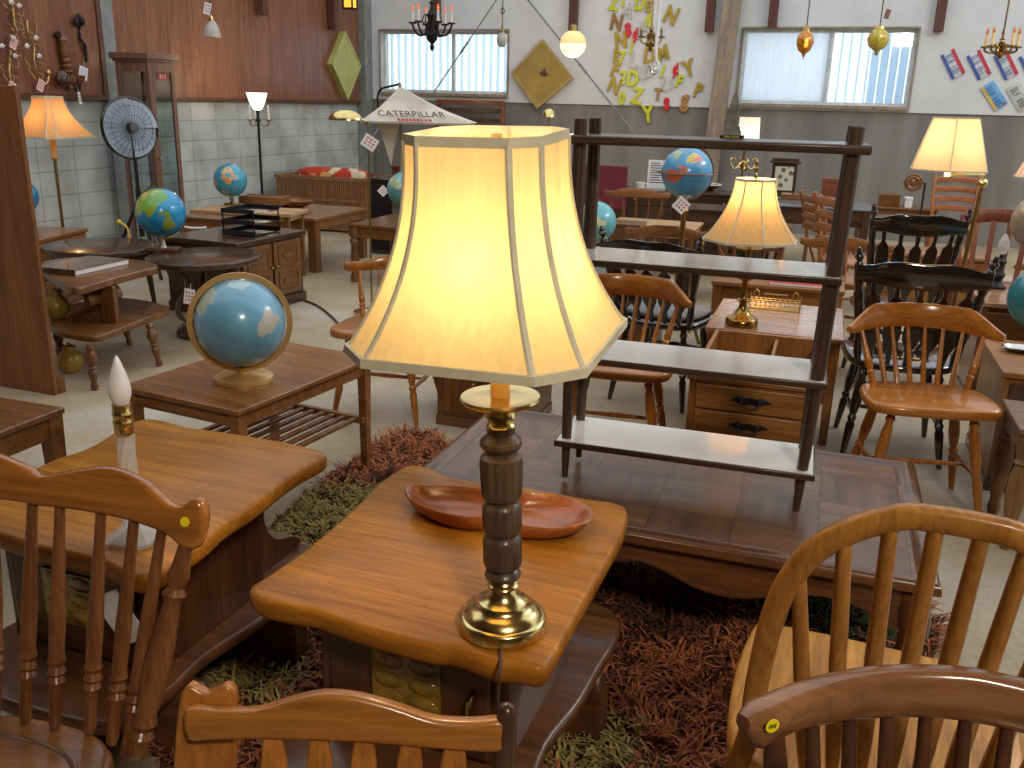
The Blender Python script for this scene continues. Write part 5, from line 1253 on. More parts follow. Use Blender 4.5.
# ================================================================== RIGHT AND REAR OF THE HALL
# maple chair behind the shelf unit and the one half hidden by the big shade
captain_chair('orange maple windsor chair behind the white shelf unit, beside the big lampshade', (.45, 3.72, 0), R(-14), M['maple'], M['maple_z'], ztop=.735, n=8)
captain_chair('yellowish maple chair with waved crest, half hidden behind the big lampshade', (-.60, 4.22, 0), R(-12), M['oak_gold'], M['maple_z'], style='wave', ztop=.715, n=6)
M['greypad'] = plain('grey_seat_pad', (112, 112, 112), .9)
arrow_chair('dark arrow-back chair with grey seat pad behind the maple windsor chair', (.78, 4.55, 0), R(150), M['black'], .84, M['greypad'])
arrow_chair('farther black arrow-back chair with back to the view, below the ladder-back chair', (2.10, 4.95, 0), R(170), M['black'], .955, w=.42)
# low cabinet showing under the big shade
q = gp(437, 424, 0); t = thing('low_cabinet', 'plain brown low cabinet behind the big lamp and coffee table', 'cabinet', q+EB*.22+NB*.2, RA)
g = G(); g.box(-.22, .22, -.2, .2, .05, .36); g.done('carcass', M['brown_z'], t, .004)
g = G(); g.box(-.225, .225, -.205, .2, 0, .05); g.done('plinth', M['brown'], t, .003)
g = G(); g.box(-.235, .235, -.215, .21, .36, .385); g.done('cabinet_top', M['brown'], t, .005)
g = G(); g.box(-.19, -.005, -.212, -.2005, .07, .345); d = g.done('door', M['brown_z'], t, .003)
g = G(); g.ball((-.03, -.222, .22), .01, 8, 6); g.done('knob', M['brass_dull'], d)
g = G(); g.box(.005, .19, -.212, -.2005, .07, .345); d = g.done('door', M['brown_z'], t, .003)
g = G(); g.ball((.03, -.222, .22), .01, 8, 6); g.done('knob', M['brass_dull'], d)
# drawer cabinet with open compartments
M['pinecab'] = wood('golden_brown_cabinet', (136, 86, 42), (172, 118, 64), .33, 'x', 1.2, .25)
M['pinecab_z'] = wood('golden_brown_cabinet_side', (136, 86, 42), (172, 118, 64), .35, 'z', 1.2, .25)
a = gp(690, 374, .5); W_ = .46; D_ = .78
t = thing('drawer_cabinet', 'golden brown cabinet with black drawer pulls and open top compartments', 'cabinet', a+EB*W_/2+NB*D_/2-UP*.5, RA)
x0, x1, y0, y1 = -W_/2, W_/2, -D_/2, D_/2
g = G(); g.box(x0, x1, y0, y0+.30, .06, .482); g.box(x0, x0+.02, y0+.3, y1, .06, .5); g.box(x1-.02, x1, y0+.3, y1, .06, .5); g.box(x0+.02, x1-.02, y1-.02, y1, .06, .5); g.box(x0+.02, x1-.02, y0+.3, y1-.02, .06, .36); g.done('carcass', M['pinecab_z'], t, .003)
g = G(); g.box(x0-.01, x1+.01, y0-.012, y0+.31, .482, .5); g.done('front_top', M['pinecab'], t, .004)
g = G(); g.box(-.006+.04, .008+.04, y0+.31, y1-.02, .36, .485); g.done('divider', M['pinecab'], t, .002)
g = G(); g.box(x0-.01, x1+.01, y0-.012, y1, 0, .06); g.done('plinth', M['pinecab'], t, .004)
for k in range(4):
    z0 = .078+.1*k; g = G(); g.box(x0+.03, x1-.03, y0-.012, y0-.0005, z0, z0+.092); d = g.done('drawer', M['pinecab'], t, .004)
    g = G()                                            # pierced bat-wing plate and bail
    for s in (-1, 1):
        g.slab([(s*x, y) for x, y in ((0, -.010), (.03, -.018), (.05, -.006), (.075, -.002), (.06, .008), (.04, .016), (.02, .010), (0, .014))], 0, .004, .0008, T(0, y0-.012, z0+.048, R(90)))
    drawer_pull(g, 0, y0-.016, z0+.05, .09); g.done('bat_wing_pull', M['blackiron'], d)
# lighter end table behind it with the lamp and wire rack
o, a, b = gp(705, 327, .5), gp(828, 333, .5), gp(727, 299, .5)
ctr = Vector((o.x, o.y, 0))+EB*.30+NB*.36
M['palecherry'] = wood('pale_cherry_top', (156, 112, 82), (192, 146, 112), .15, 'x', 1, .5)
t = four_leg_table('pale cherry end table with glossy top, holding the smaller lit brass lamp', 'end_table', ctr, RA, .60, .70, .5, M['palecherry'], M['pinecab_z'], apron=.08, inset=.012, taper=(.022, .018), th=.022)
q = gp(741, 325, .5); L2 = thing('table_lamp', 'smaller brass table lamp with lit bell shade seen above the second shelf', 'lamp', (q.x, q.y, .5), RA)
M['brass_old'] = metal('aged_brass', (150, 116, 60), .22)
g = G(); g.lathe([(0, 0), (.072, 0), (.075, .006), (.072, .03), (.066, .036), (.05, .045), (.034, .06), (.022, .08), (.016, .10), (.018, .106), (.03, .112), (.032, .118), (.02, .126), (.013, .15), (.014, .2), (.02, .21), (.034, .215), (.036, .222), (.02, .228), (.014, .24), (.02, .255), (.028, .275), (.026, .29), (.014, .30), (.012, .34), (.03, .344), (.058, .35), (.06, .356), (.03, .358), (.012, .362), (0, .362)], 32); g.done('brass_stem', M['brass_old'], L2)
g = G(); g.lathe([(0, .36), (.012, .36), (.012, .42), (0, .42)], 12); g.done('candle_tube', M['candle'], L2)
g = G(); g.ball((0, 0, .60), .026, 12, 8, sq=(1, 1, 1.3)); g.lathe([(0, .42), (.008, .42), (.011, .57), (0, .57)], 10); g.done('bulb', M['bulb'], L2)
M['shade_orange'] = fabric('peach_bell_shade', (248, 206, 140), .45)
zb_ = yp(752, 240, q.y).z-.5; zt_ = yp(752, 180, q.y).z-.5
oct_ = lambda r: [(r*math.cos(PI/8+PI/4*i), r*math.sin(PI/8+PI/4*i)) for i in range(8)]
poly_shade(L2, oct_(.092), oct_(.215), zb_, zt_, 1.9, M['shade_orange'], M['shade_trim'], .005, 12)
g = G(); g.lathe([(0, zt_-.01), (.006, zt_-.01), (.008, zt_+.012), (.004, zt_+.03), (0, zt_+.032)], 10); g.tube([(-.085, 0, zt_-.004), (.085, 0, zt_-.004)], .002, 5); g.done('finial', M['brass'], L2)
lamp_light('small_lamp_light', (q.x, q.y, .5+.60), 2.7, (1, .7, .4), .03)
q = gp(781, 310, .5); t = thing('wire_rack', 'brass wire letter rack on the pale cherry end table', 'rack', (q.x-.03, q.y+.01, .5), RA); t.scale = (.78, .8, .95)
g = G()
for x in [-.15+.03*i for i in range(11)]: g.tube([(x, -.035, .004), (x, -.035, .05), (x, .035, .05), (x, .035, .004)], .0022, 5)
for y in (-.035, .035):
    for z in (.012, .03, .05): g.tube([(-.155, y, z), (.155, y, z)], .0026, 5)
for x in (-.12, .12): g.tube([(x-.015, 0, .05), (x-.015, 0, .085), (x, 0, .1), (x+.015, 0, .085), (x+.015, 0, .05)], .0026, 5)
g.tube([(-.07, 0, .05), (-.07, 0, .078), (.07, 0, .078), (.07, 0, .05)], .0035, 6)
for i in range(12): g.lathe([(0, 0), (.0045, 0), (.0045, .008), (0, .008)], 8, T(-.06+.011*i, 0, .074))
for x in (-.155, .155): g.tube([(x, -.035, .0), (x, -.035, .075)], .003, 6); g.tube([(x, .035, .0), (x, .035, .075)], .003, 6)
g.tube([(-.155, -.035, .003), (.155, -.035, .003)], .003, 6); g.tube([(-.155, .035, .003), (.155, .035, .003)], .003, 6); g.tube([(-.155, -.035, .003), (-.155, .035, .003)], .003, 6); g.tube([(.155, -.035, .003), (.155, .035, .003)], .003, 6)
g.done('wire_frame', M['gold'], t)
# low desk behind, with a red folder
t = four_leg_table('orange brown low desk behind the smaller lit lamp, red folder on it', 'low_desk', gp(846, 292, .5)-EB*.37+NB*.28-UP*.5, RA, .73, .55, .5, M['pinecab'], M['pinecab_z'], apron=.12, inset=.008, taper=(.026, .02), th=.025)
q = gp(800, 284, .5); t = thing('folder', 'flat red folder lying on the orange brown low desk', 'folder', (q.x, q.y, .5), RA)
g = G(); g.box(-.17, .17, -.10, .10, .0, .014); g.done('cover', M['red'], t, .002)
g = G(); g.box(-.165, .168, -.104, -.1001, .002, .012); g.done('pages', M['paper'], t)
# dark cupboard between lamp and shelf unit
t = thing('dark_cupboard', 'dark brown two-door cupboard behind the maple windsor chair', 'cupboard', Vector((.62, 5.25, 0)), RA); t.scale = (.64, .66, 1)
g = G(); g.box(-.38, .38, -.22, .22, .04, .50); g.done('carcass', M['walnut_z'], t, .004)
g = G(); g.box(-.4, .4, -.235, .23, .50, .525); g.done('cupboard_top', M['walnut'], t, .005)
for s in (-1, 1):
    g = G(); g.box(min(s*.01, s*.36), max(s*.01, s*.36), -.232, -.2205, .06, .48); d = g.done('door', M['walnut_z'], t, .003)
    g = G(); g.box(min(s*.06, s*.31), max(s*.06, s*.31), -.238, -.232, .12, .42); g.done('raised_panel', M['brown_z'], d, .006)
g = G(); g.box(-.37, .37, -.215, .215, 0, .04); g.done('plinth', M['walnut'], t)
# cabinet at the right edge with a silver dish
A = gp(1003, 372, .5); A.z = 0
t = thing('side_cabinet', 'brown cabinet at the right edge, small silver dish on its top', 'cabinet', A+EB*.27+NB*.3, RA); sc_ = t
g = G(); g.box(-.255, .255, -.28, .29, .05, .475); g.done('carcass', M['pinecab_z'], t, .003)
g = G(); g.box(-.27, .27, -.3, .3, .475, .5); g.done('cabinet_top', M['pinecab'], t, .005)
g = G(); g.box(-.26, .26, -.29, .29, 0, .05); g.done('plinth', M['walnut'], t, .003)
g = G(); g.box(-.235, .235, -.292, -.281, .07, .455); d = g.done('door', M['walnut_z'], t, .004)
g = G(); g.ball((.19, -.302, .28), .012, 10, 8); g.done('knob', M['brass_dull'], d)
q = gp(1021, 352, .5); t = thing('silver_dish', 'small silver oval dish at the right edge of the side cabinet', 'dish', (q.x, q.y, .5), RA)
M['silver'] = metal('polished_silver', (200, 196, 190), .15)
g = G(); g.rings([[(.075*k*math.cos(2*PI*i/32), .055*k*math.sin(2*PI*i/32), z) for i in range(32)] for k, z in ((.5, 0), (.8, .006), (1, .02), (.97, .022), (.75, .01), (.4, .006))]); g.done('dish_body', M['silver'], t, angle=60)
g = G(); g.tube([(.076*math.cos(2*PI*i/32), .056*math.sin(2*PI*i/32), .021) for i in range(32)], .0025, 6, True); g.done('beaded_rim', M['silver'], t)
# stool with pale legs
c_ = gp(1008, 428, .45); t = thing('stool', 'worn pale wooden stool with turned legs at the right edge', 'stool', c_+EB*.235+NB*.18-UP*.45, RA)
M['greyoak'] = wood('worn_grey_oak', (104, 76, 52), (140, 108, 76), .5, 'x', 1.2, .1)
M['greyoak_z'] = wood('worn_grey_oak_upright', (116, 82, 50), (152, 114, 76), .45, 'z', 1.2, .1)
g = G(); g.box(-.2, .2, -.18, .18, .43, .45); g.done('seat', M['greyoak'], t, .004)
g = G(); g.box(-.185, .185, -.165, .165, .36, .43); g.done('apron', M['greyoak'], t, .004)
for sx in (-1, 1):
    for sy in (-1, 1):
        g = G(); g.turned((sx*.165, sy*.145, .43), (sx*.165, sy*.145, 0), [(0, .026), (.18, .026), (.22, .02), (.25, .028), (.28, .018), (.36, .030), (.5, .034), (.65, .028), (.85, .018), (.92, .024), (1, .016)], 14); g.done('leg', M['greyoak_z'], t)
# nightstand with finial lamp, globes on the right
A = gp(982, 302, .55); A.z = 0
t = thing('nightstand', 'light brown nightstand behind the orange chair, teal globe in front of it', 'nightstand', A+EB*.26+NB*.22, RA)
g = G(); g.box(-.25, .25, -.2, .22, .05, .525); g.done('carcass', M['brown_z'], t, .003)
g = G(); g.box(-.265, .265, -.22, .225, .525, .55); g.done('nightstand_top', M['palecherry'], t, .005)
g = G(); g.box(-.26, .26, -.21, .22, 0, .05); g.done('plinth', M['brown'], t, .003)
for z0, z1 in ((.33, .5), (.08, .31)):
    g = G(); g.box(-.225, .225, -.212, -.2005, z0, z1); d = g.done('drawer', M['brown'], t, .004)
    g = G(); drawer_pull(g, 0, -.212, (z0+z1)/2+.01, .1); g.done('handle', M['brass_dull'], d)
q = gp(996, 288, .55); t = thing('lamp_base', 'dark lamp base with cut glass flame finial on the nightstand', 'lamp', (q.x, q.y, .55), RA)
g = G(); g.lathe([(0, 0), (.05, 0), (.05, .01), (.03, .02), (.018, .04), (.03, .06), (.036, .075), (.02, .095), (.016, .12), (.03, .14), (.03, .15), (.012, .165), (.012, .185), (0, .185)], 20); g.done('stem', M['blackiron'], t)
g = G(); g.lathe([(0, .183), (.012, .185), (.024, .205), (.03, .23), (.024, .26), (.012, .285), (0, .30)], 8); g.done('glass_finial', M['crystal'], t, angle=10)
gmt = globe_mat('teal_globe_map', (52, 128, 136), [(-30, 40, 26, (170, 186, 140)), (-40, -20, 12, (90, 130, 100)), (30, 10, 18, (120, 150, 120))])
q = yp(1043, 299, 4.2); globe('teal globe on a low stand at the right edge', (q.x, q.y, 0), .152, gmt, 'floor', 0, 20, False, hb=q.z-.152*1.06, base_mat=M['black'])
gmp = globe_mat('faded_pink_globe_map', (150, 138, 120), [(-30, 30, 34, (196, 140, 120)), (-40, -10, 18, (130, 140, 110)), (20, 40, 20, (180, 150, 130))])
q = yp(1041, 222, 5.08); globe('faded pinkish globe on a black stand above the teal globe', (q.x, q.y, 0), .152, gmp, 'floor', 0, 20, False, hb=q.z-.152*1.06, base_mat=M['black'])
# red-brown slat chair
q = gp(1004, 240, .45)
def slat_chair(label, loc, rz, mat, ztop=.86, w=.5, n=5, zs=.45, lad=False, rows=4):
    t = thing('slat_back_chair' if not lad else 'ladder_back_chair', label, 'chair', loc, rz)
    g = G(); g.slab(seat_outline(w, .44), zs-.035, zs, .012); g.done('seat', mat, t, angle=60)
    for sx in (-1, 1):
        g = G(); g.turned((sx*w*.42, -.18, zs-.03), (sx*w*.42, -.19, 0), [(0, .018), (.4, .02), (1, .014)]); g.done('leg', mat, t)
        g = G(); g.tube(smooth_path([(sx*w*.42, .2, 0), (sx*w*.42, .18, zs), (sx*w*.46, .21, (zs+ztop)/2), (sx*w*.46, .27, ztop)], 5), [.017]*16, 8); g.done('back_post', mat, t)
        g = G(); g.tube([(sx*w*.42, -.18, .2), (sx*w*.42, .19, .2)], .011, 8); g.done('stretcher', mat, t)
    g = G(); g.tube([(-w*.42, -.185, .24), (w*.42, -.185, .24)], .011, 8); g.done('stretcher', mat, t)
    hw = w*.46
    if lad:
        for k in range(rows):
            zc = lerp(zs+.12, ztop-.06, k/(rows-1)); y_ = .2+.06*(zc-zs)/(ztop-zs)
            g = G(); crest_rings(g, [hw*(-1+2*i/16) for i in range(17)], lambda x: y_+.03*(1-(x/hw)**2), lambda x: zc+.045-.016*(x/hw)**2, lambda x: zc-.030+.016*(1-(x/hw)**2), .014); g.done('ladder_slat', mat, t, angle=50)
    else:
        g = G(); crest_rings(g, [hw*1.08*(-1+2*i/24) for i in range(25)], lambda x: .27+.03*(1-(x/hw)**2), lambda x: ztop+.05-.04*(abs(x)/hw)**3, lambda x: ztop-.035-.035*(abs(x)/hw)**3, .026); g.done('crest_rail', mat, t, angle=50)
        for i in range(n):
            x = lerp(-hw*.72, hw*.72, i/(n-1)); g = G(); g.rings([[(x*.9-.016, .17, zs-.005), (x*.9+.016, .17, zs-.005), (x*.9+.016, .182, zs-.005), (x*.9-.016, .182, zs-.005)], [(x-.016, .283, ztop-.03), (x+.016, .283, ztop-.03), (x+.016, .295, ztop-.03), (x-.016, .295, ztop-.03)]]); g.done('slat', mat, t, .002)
    return t
M['redchair'] = wood('red_brown_chair', (112, 58, 40), (148, 84, 60), .35, 'z', 1.2, .25)
slat_chair('reddish brown slat-back chair near the right edge, behind the brass swing-arm lamp', Vector((2.98, 5.55, 0)), R(-30), M['redchair'], .84, .58)
M['ladder'] = wood('orange_brown_ladder_chair', (150, 88, 50), (186, 122, 78), .35, 'x', 1.2, .3)
slat_chair('orange brown ladder-back chair against the grey wall under the big floor lamp', Vector((4.16, 8.75, 0)), R(-20), M['ladder'], .90, .42, lad=True)
# brass floor lamp with six-sided shade and swing arm
q = yp(948, 170, 5.3); zb_ = q.z; zt_ = yp(948, 118, 5.3).z
M['shade_pale'] = fabric('pale_parchment_shade', (250, 224, 178), .5)
hexa = lambda r, a: [(r*math.cos(R(a)+PI/3*i), r*math.sin(R(a)+PI/3*i)) for i in range(6)]
pole = yp(983, 181, 5.45); foot = Vector((pole.x-.06, pole.y, 0))
t = thing('floor_lamp', 'brass swing-arm floor lamp with lit tapered parchment shade before the grey wall', 'lamp', foot, 0)
zA = pole.z
g = G(); g.lathe([(0, 0), (.13, 0), (.13, .015), (.04, .04), (.016, .06), (0, .06)], 24); g.done('base', M['brass_dull'], t)
g = G(); g.tube([(0, 0, .05), (.06, 0, zA-.04)], .013, 10); g.done('pole', M['brass_dull'], t)
g = G(); g.ball((.062, 0, zA-.015), .03, 16, 10); g.done('swivel_knob', M['brass'], t)
cx_, cy_ = q.x-foot.x, q.y-foot.y
g = G(); g.tube([(.062, 0, zA+.02), (.062, 0, zA+.035), (cx_*.4, cy_*.4, zA+.04), (cx_, cy_, zA+.035)], .009, 8); g.done('swing_arm', M['brass'], t)
g = G(); g.lathe([(0, zA+.03), (.016, zA+.03), (.018, zb_+.05), (0, zb_+.05)], 12, T(cx_, cy_, 0)); g.ball((cx_, cy_, zb_+.13), .032, 12, 8, sq=(1, 1, 1.2)); g.done('bulb', M['bulb'], t)
poly_shade(t, hexa(.135, 8), hexa(.225, 8), zb_, zt_, 1.0, M['shade_pale'], M['shade_trim'], .004, 6, T(cx_, cy_, 0))
lamp_light('parchment_lamp_light', (q.x, q.y, zb_+.13), 3.0, (1, .76, .46), .035)
# thin pole with a round wooden disc (plate on stand) by the wall
q = yp(914, 183, 8.2); t = thing('disc_stand', 'thin dark stand carrying a round turned wooden disc before the grey wall', 'stand', (q.x+.1, q.y, 0), RA)
g = G(); g.lathe([(0, 0), (.12, 0), (.12, .02), (.02, .04), (.009, .06), (.009, q.z), (0, q.z)], 14); g.done('stand', M['blackiron'], t)
DM = Matrix.Translation((-.1, -.02, q.z)) @ Matrix.Rotation(R(90), 4, 'X')
g = G(); g.lathe([(0, -.02), (.075, -.02), (.08, 0), (.075, .012), (.06, .008), (.05, .016), (.035, .006), (.0, .012)], 28, DM); g.done('wooden_disc', M['brown'], t)
g = G(); g.tube([(-.1, -.01, q.z), (0, 0, q.z)], .007, 6); g.done('arm', M['blackiron'], t)
# globes in the middle
gmo = globe_mat('political_globe_map', (76, 152, 196), [(-26, -4, 20, (206, 100, 60)), (-10, 10, 9, (200, 120, 90)), (26, 38, 15, (216, 196, 100)), (38, 26, 8, (220, 140, 130)), (-18, 50, 16, (170, 176, 120)), (0, -70, 20, (200, 210, 200))])
q = yp(687, 173, 5.6); t = globe('blue globe with red land on a tall turned stand behind the shelf unit', (q.x, q.y, 0), .152, gmo, 'floor', RA, 12, True, hb=q.z-.152*1.06, base_mat=M['brass_dull'], ringmat=M['brown'], yaw=30)
g = G(); hb_ = q.z
g.tube([(.178*math.cos(2*PI*i/40), .178*math.sin(2*PI*i/40), hb_) for i in range(40)], .006, 6, True); g.done('horizon_ring', M['brown'], t)
price_tag(t, Matrix.Translation(yp(686, 200, 5.38)) @ Matrix.Rotation(R(40), 4, 'Y'), .08, .08, string=.03)
gmg = globe_mat('sea_green_globe_map', (96, 170, 178), [(-20, 30, 24, (170, 190, 150)), (24, 10, 12, (200, 200, 150)), (10, -40, 18, (120, 180, 170))])
q = yp(596, 222, 6.5); globe('sea green globe seen between the shelf unit posts', (q.x, q.y, 0), .145, gmg, 'floor', RA, 20, True, hb=q.z-.154, base_mat=M['walnut'], yaw=80)
q = yp(404, 189, 8.2); globe('teal globe mostly hidden behind the left of the big lampshade', (q.x, q.y, 0), .15, gmg, 'floor', RA, 20, False, hb=q.z-.16, base_mat=M['walnut'])
# long dark tables and cabinets against the back wall
def cabinet(label, name, loc, rz, w, d, h, mt, mz, doors=2, drawers=0, top=.025, cat='cabinet', gloss=None):
    t = thing(name, label, cat, loc, rz)
    g = G(); g.box(-w/2+.01, w/2-.01, -d/2+.01, d/2, .05, h-top); g.done('carcass', mz, t, .003)
    g = G(); g.box(-w/2-.01, w/2+.01, -d/2-.01, d/2, h-top, h); g.done('cabinet_top', gloss or mt, t, .004)
    g = G(); g.box(-w/2, w/2, -d/2, d/2, 0, .05); g.done('plinth', mt, t, .003)
    zt_ = h-top-.02
    if drawers:
        for k in range(drawers):
            x0 = lerp(-w/2+.03, w/2-.03, k/drawers)+.008; x1 = lerp(-w/2+.03, w/2-.03, (k+1)/drawers)-.008
            g = G(); g.box(x0, x1, -d/2-.002, -d/2+.0095, zt_-.11, zt_); dd_ = g.done('drawer', mt, t, .003)
            g = G(); g.ball(((x0+x1)/2, -d/2-.012, zt_-.055), .014, 8, 6); g.done('knob', M['brass_dull'], dd_)
        zt_ -= .125
    for k in range(doors):
        x0 = lerp(-w/2+.03, w/2-.03, k/doors)+.008; x1 = lerp(-w/2+.03, w/2-.03, (k+1)/doors)-.008
        g = G(); g.box(x0, x1, -d/2-.002, -d/2+.0095, .08, zt_); dd_ = g.done('door', mz, t, .003)
        g = G(); g.ball((x1-.04, -d/2-.012, (.08+zt_)/2), .012, 8, 6); g.done('knob', M['brass_dull'], dd_)
    return t
M['bluetop'] = plain('glossy_grey_top', (120, 128, 134), .12, 0, .1, 6, .5)
cabinet('long dark sideboard against the back wall behind the globe stand', 'sideboard', Vector((1.75, 9.75, 0)), RA, 1.9, .5, .62, M['walnut'], M['walnut_z'], 4, 2)
four_leg_table('dark table with glossy grey top near the back wall, right of the small lit lamp', 'glossy_table', gp(812, 204, .62)+NB*.1-UP*.62, RA, 1.05, .6, .62, M['bluetop'], M['walnut_z'], apron=.15, inset=.01, taper=(.03, .025), ma=M['walnut'])
four_leg_table('dark plain table between the tan chairs and the long dark sideboard', 'dark_table', Vector((1.83, 8.3, 0)), RA, .8, .5, .60, M['walnut'], M['walnut_z'], apron=.2, inset=.008, taper=(.03, .025))
cabinet('low orange brown chest behind the farther black arrow-back chair', 'low_chest', Vector((3.10, 6.75, 0)), RA, .75, .4, .48, M['pinecab'], M['pinecab_z'], 2, 0, gloss=M['palecherry'])
# maroon headboard and paper notice
q = yp(598, 177, 9.4); t = thing('headboard', 'plain maroon board leaning upright behind the shelf unit posts', 'board', (q.x, q.y, 0), RA)
M['maroon'] = plain('maroon_vinyl', (112, 34, 48), .5)
g = G(); g.box(-.30, .30, 0, .03, .45, yp(598, 165, 9.4).z); g.done('board', M['maroon'], t, .006)
for s in (-1, 1):
    g = G(); g.box(s*.27-.02, s*.27+.02, .03, .06, 0, .7); g.done('leg', M['brown_z'], t)
q = yp(656, 184, 9.9); t = thing('notice', 'white printed paper notice standing on the long dark sideboard', 'notice', (q.x, q.y, .62), RA)
nh = max(.2, yp(656, 160, 9.9).z-.62)
g = G(); g.box(-.10, .10, -.002, 0, .0, nh, T(0, 0, 0, R(-6))); b_ = g.done('sheet', M['paper'], t)
g = G()
for k in range(9): g.box(-.075, .03+.045*((k*7) % 3)/2, -.004, -.0025, nh*(.9-.085*k)-.008, nh*(.9-.085*k), T(0, 0, 0, R(-6)))
g.done('print_lines', M['inkblack'], b_)
g = G(); g.box(-.04, .04, 0, .06, 0, .012); g.done('easel_foot', M['brown'], t)
# small things on the sideboard top
M['fruit'] = plain('orange_glaze', (206, 120, 60), .35)
q = gp(707, 190, .62); t = thing('ceramic_bowl', 'low brown bowl with white rim on the long dark sideboard', 'bowl', (q.x, q.y, .62), 0)
g = G(); g.lathe([(0, 0), (.06, 0), (.11, .03), (.15, .06), (.14, .06), (.1, .03), (0, .012)], 24); g.done('bowl_body', M['teak'], t)
g = G(); g.tube([(.147*math.cos(2*PI*i/28), .147*math.sin(2*PI*i/28), .06) for i in range(28)], .006, 6, True); g.done('rim', M['white'], t)
for i, (x, lab) in enumerate(((640, 'small white cup on the sideboard, left of the paper notice'), (672, 'small white pot on the sideboard, right of the paper notice'))):
    q = gp(x, 190, .62); t = thing('cup' if i == 0 else 'pot', lab, 'cup' if i == 0 else 'pot', (q.x, q.y, .62), 0)
    g = G(); g.lathe([(0, 0), (.03, 0), (.045, .04), (.05, .08), (.046, .08), (.04, .04), (0, .01)], 16); g.done('cup_body', M['white'], t)
    g = G(); g.tube(smooth_path([(.045, 0, .065), (.075, 0, .06), (.075, 0, .03), (.04, 0, .025)], 4), .006, 6); g.done('handle', M['white'], t)
# picture frame clock
q = gp(782, 196, .62); zt_ = yp(782, 158, q.y).z
t = thing('mantel_clock', 'dark framed clock case with pale floral face on the glossy grey table', 'clock', (q.x, q.y, .62), RA)
hC = zt_-.62
g = G(); g.box(-.12, .12, -.04, .05, 0, hC-.05); g.box(-.15, .15, -.06, .06, 0, .03); g.box(-.15, .15, -.06, .06, hC-.05, hC-.03); g.box(-.13, .13, -.05, .055, hC-.03, hC); g.done('case', M['walnut'], t, .004)
def floral():
    m, nt, b, o = newmat('pale_floral_print'); tc = N(nt, 'ShaderNodeTexCoord'); v = N(nt, 'ShaderNodeTexVoronoi'); v.inputs['Scale'].default_value = 14
    nt.links.new(tc.outputs['Object'], v.inputs[0]); nt.links.new(ramp(nt, v.outputs['Distance'], [(.25, (110, 92, 90)), (.4, (206, 206, 180))]), b.inputs['Base Color']); return m
g = G(); g.box(-.09, .09, -.045, -.041, .06, hC-.08); g.done('face', floral(), t)
# books and boxes seen on the glossy table
for i, (x, y, w_, d_, h_, mt, lab) in enumerate(((795, 193, .26, .2, .05, 'teak', 'flat brown box on the glossy grey table beside the clock'), (829, 190, .16, .14, .18, 'redchair', 'upright reddish box on the glossy grey table by the shelf post'))):
    q = gp(x, y+6, .62); t = thing('keepsake_box', lab, 'box', (q.x, q.y, .62), RA)
    g = G(); g.box(-w_/2, w_/2, -d_/2, d_/2, 0, h_*.75); g.done('box_body', M[mt], t, .003)
    g = G(); g.box(-w_/2-.004, w_/2+.004, -d_/2-.004, d_/2+.004, h_*.75, h_); g.done('lid', M[mt], t, .003)
# drum-shade lamp, candelabra-like stems
q = yp(745, 146, 9.2); zb_, zt_ = q.z, yp(745, 117, 9.2).z
t = thing('floor_lamp', 'brass floor lamp with bright white drum shade behind the top shelf', 'lamp', (q.x, q.y, 0), RA)
M['shade_white'] = fabric('white_drum_shade', (252, 246, 232), .55)
g = G(); g.lathe([(0, 0), (.14, 0), (.14, .02), (.03, .05), (.012, .07), (.012, zb_+.05), (0, zb_+.05)], 18); g.done('stand', M['brass_dull'], t)
for k in range(4):
    a = PI/2*k+.4; c, s = math.cos(a), math.sin(a); g = G(); g.tube(smooth_path([(0, 0, zb_-.14), (c*.08, s*.08, zb_-.22), (c*.13, s*.13, zb_-.17), (c*.12, s*.12, zb_-.12), (c*.08, s*.08, zb_-.13)], 4), .011, 6); g.done('scroll_arm', M['brass'], t)
circ = lambda r: [(r*math.cos(2*PI*i/20), r*math.sin(2*PI*i/20)) for i in range(20)]
rs = [[(x, y, zb_) for x, y in circ(.13)], [(x, y, zt_) for x, y in circ(.12)]]
g = G(); g.rings(rs, caps=False); g.done('drum_shade', M['shade_white'], t)
g = G(); g.lathe([(.0, zb_-.03), (.15, zb_-.02), (.2, zb_+.01), (.197, zb_+.012), (.14, zb_-.012), (0, zb_-.02)], 28); g.done('glass_diffuser', M['shade_white'], t)
g = G(); g.ball((0, 0, zb_+.14), .035, 12, 8); g.done('bulb', M['bulb'], t)
lamp_light('drum_lamp_light', (q.x, q.y, zb_+.12), 1.2, (1, .86, .66), .04)
q = yp(757, 164, 8.9); t = thing('candlestick', 'brass candlestick with ball tip beside the drum-shade lamp', 'candlestick', (q.x, q.y, 0), 0)
g = G(); g.lathe([(0, 0), (.12, 0), (.12, .02), (.02, .05), (.012, .1), (.012, q.z-.05), (.03, q.z-.04), (.012, q.z-.02), (.025, q.z+.02), (0, q.z+.05)], 14); g.done('stem', M['brass_dull'], t)
g = G(); g.lathe([(0, q.z-.06), (.05, q.z-.06), (.05, q.z-.05), (0, q.z-.045)], 16); g.done('drip_pan', M['brass'], t)
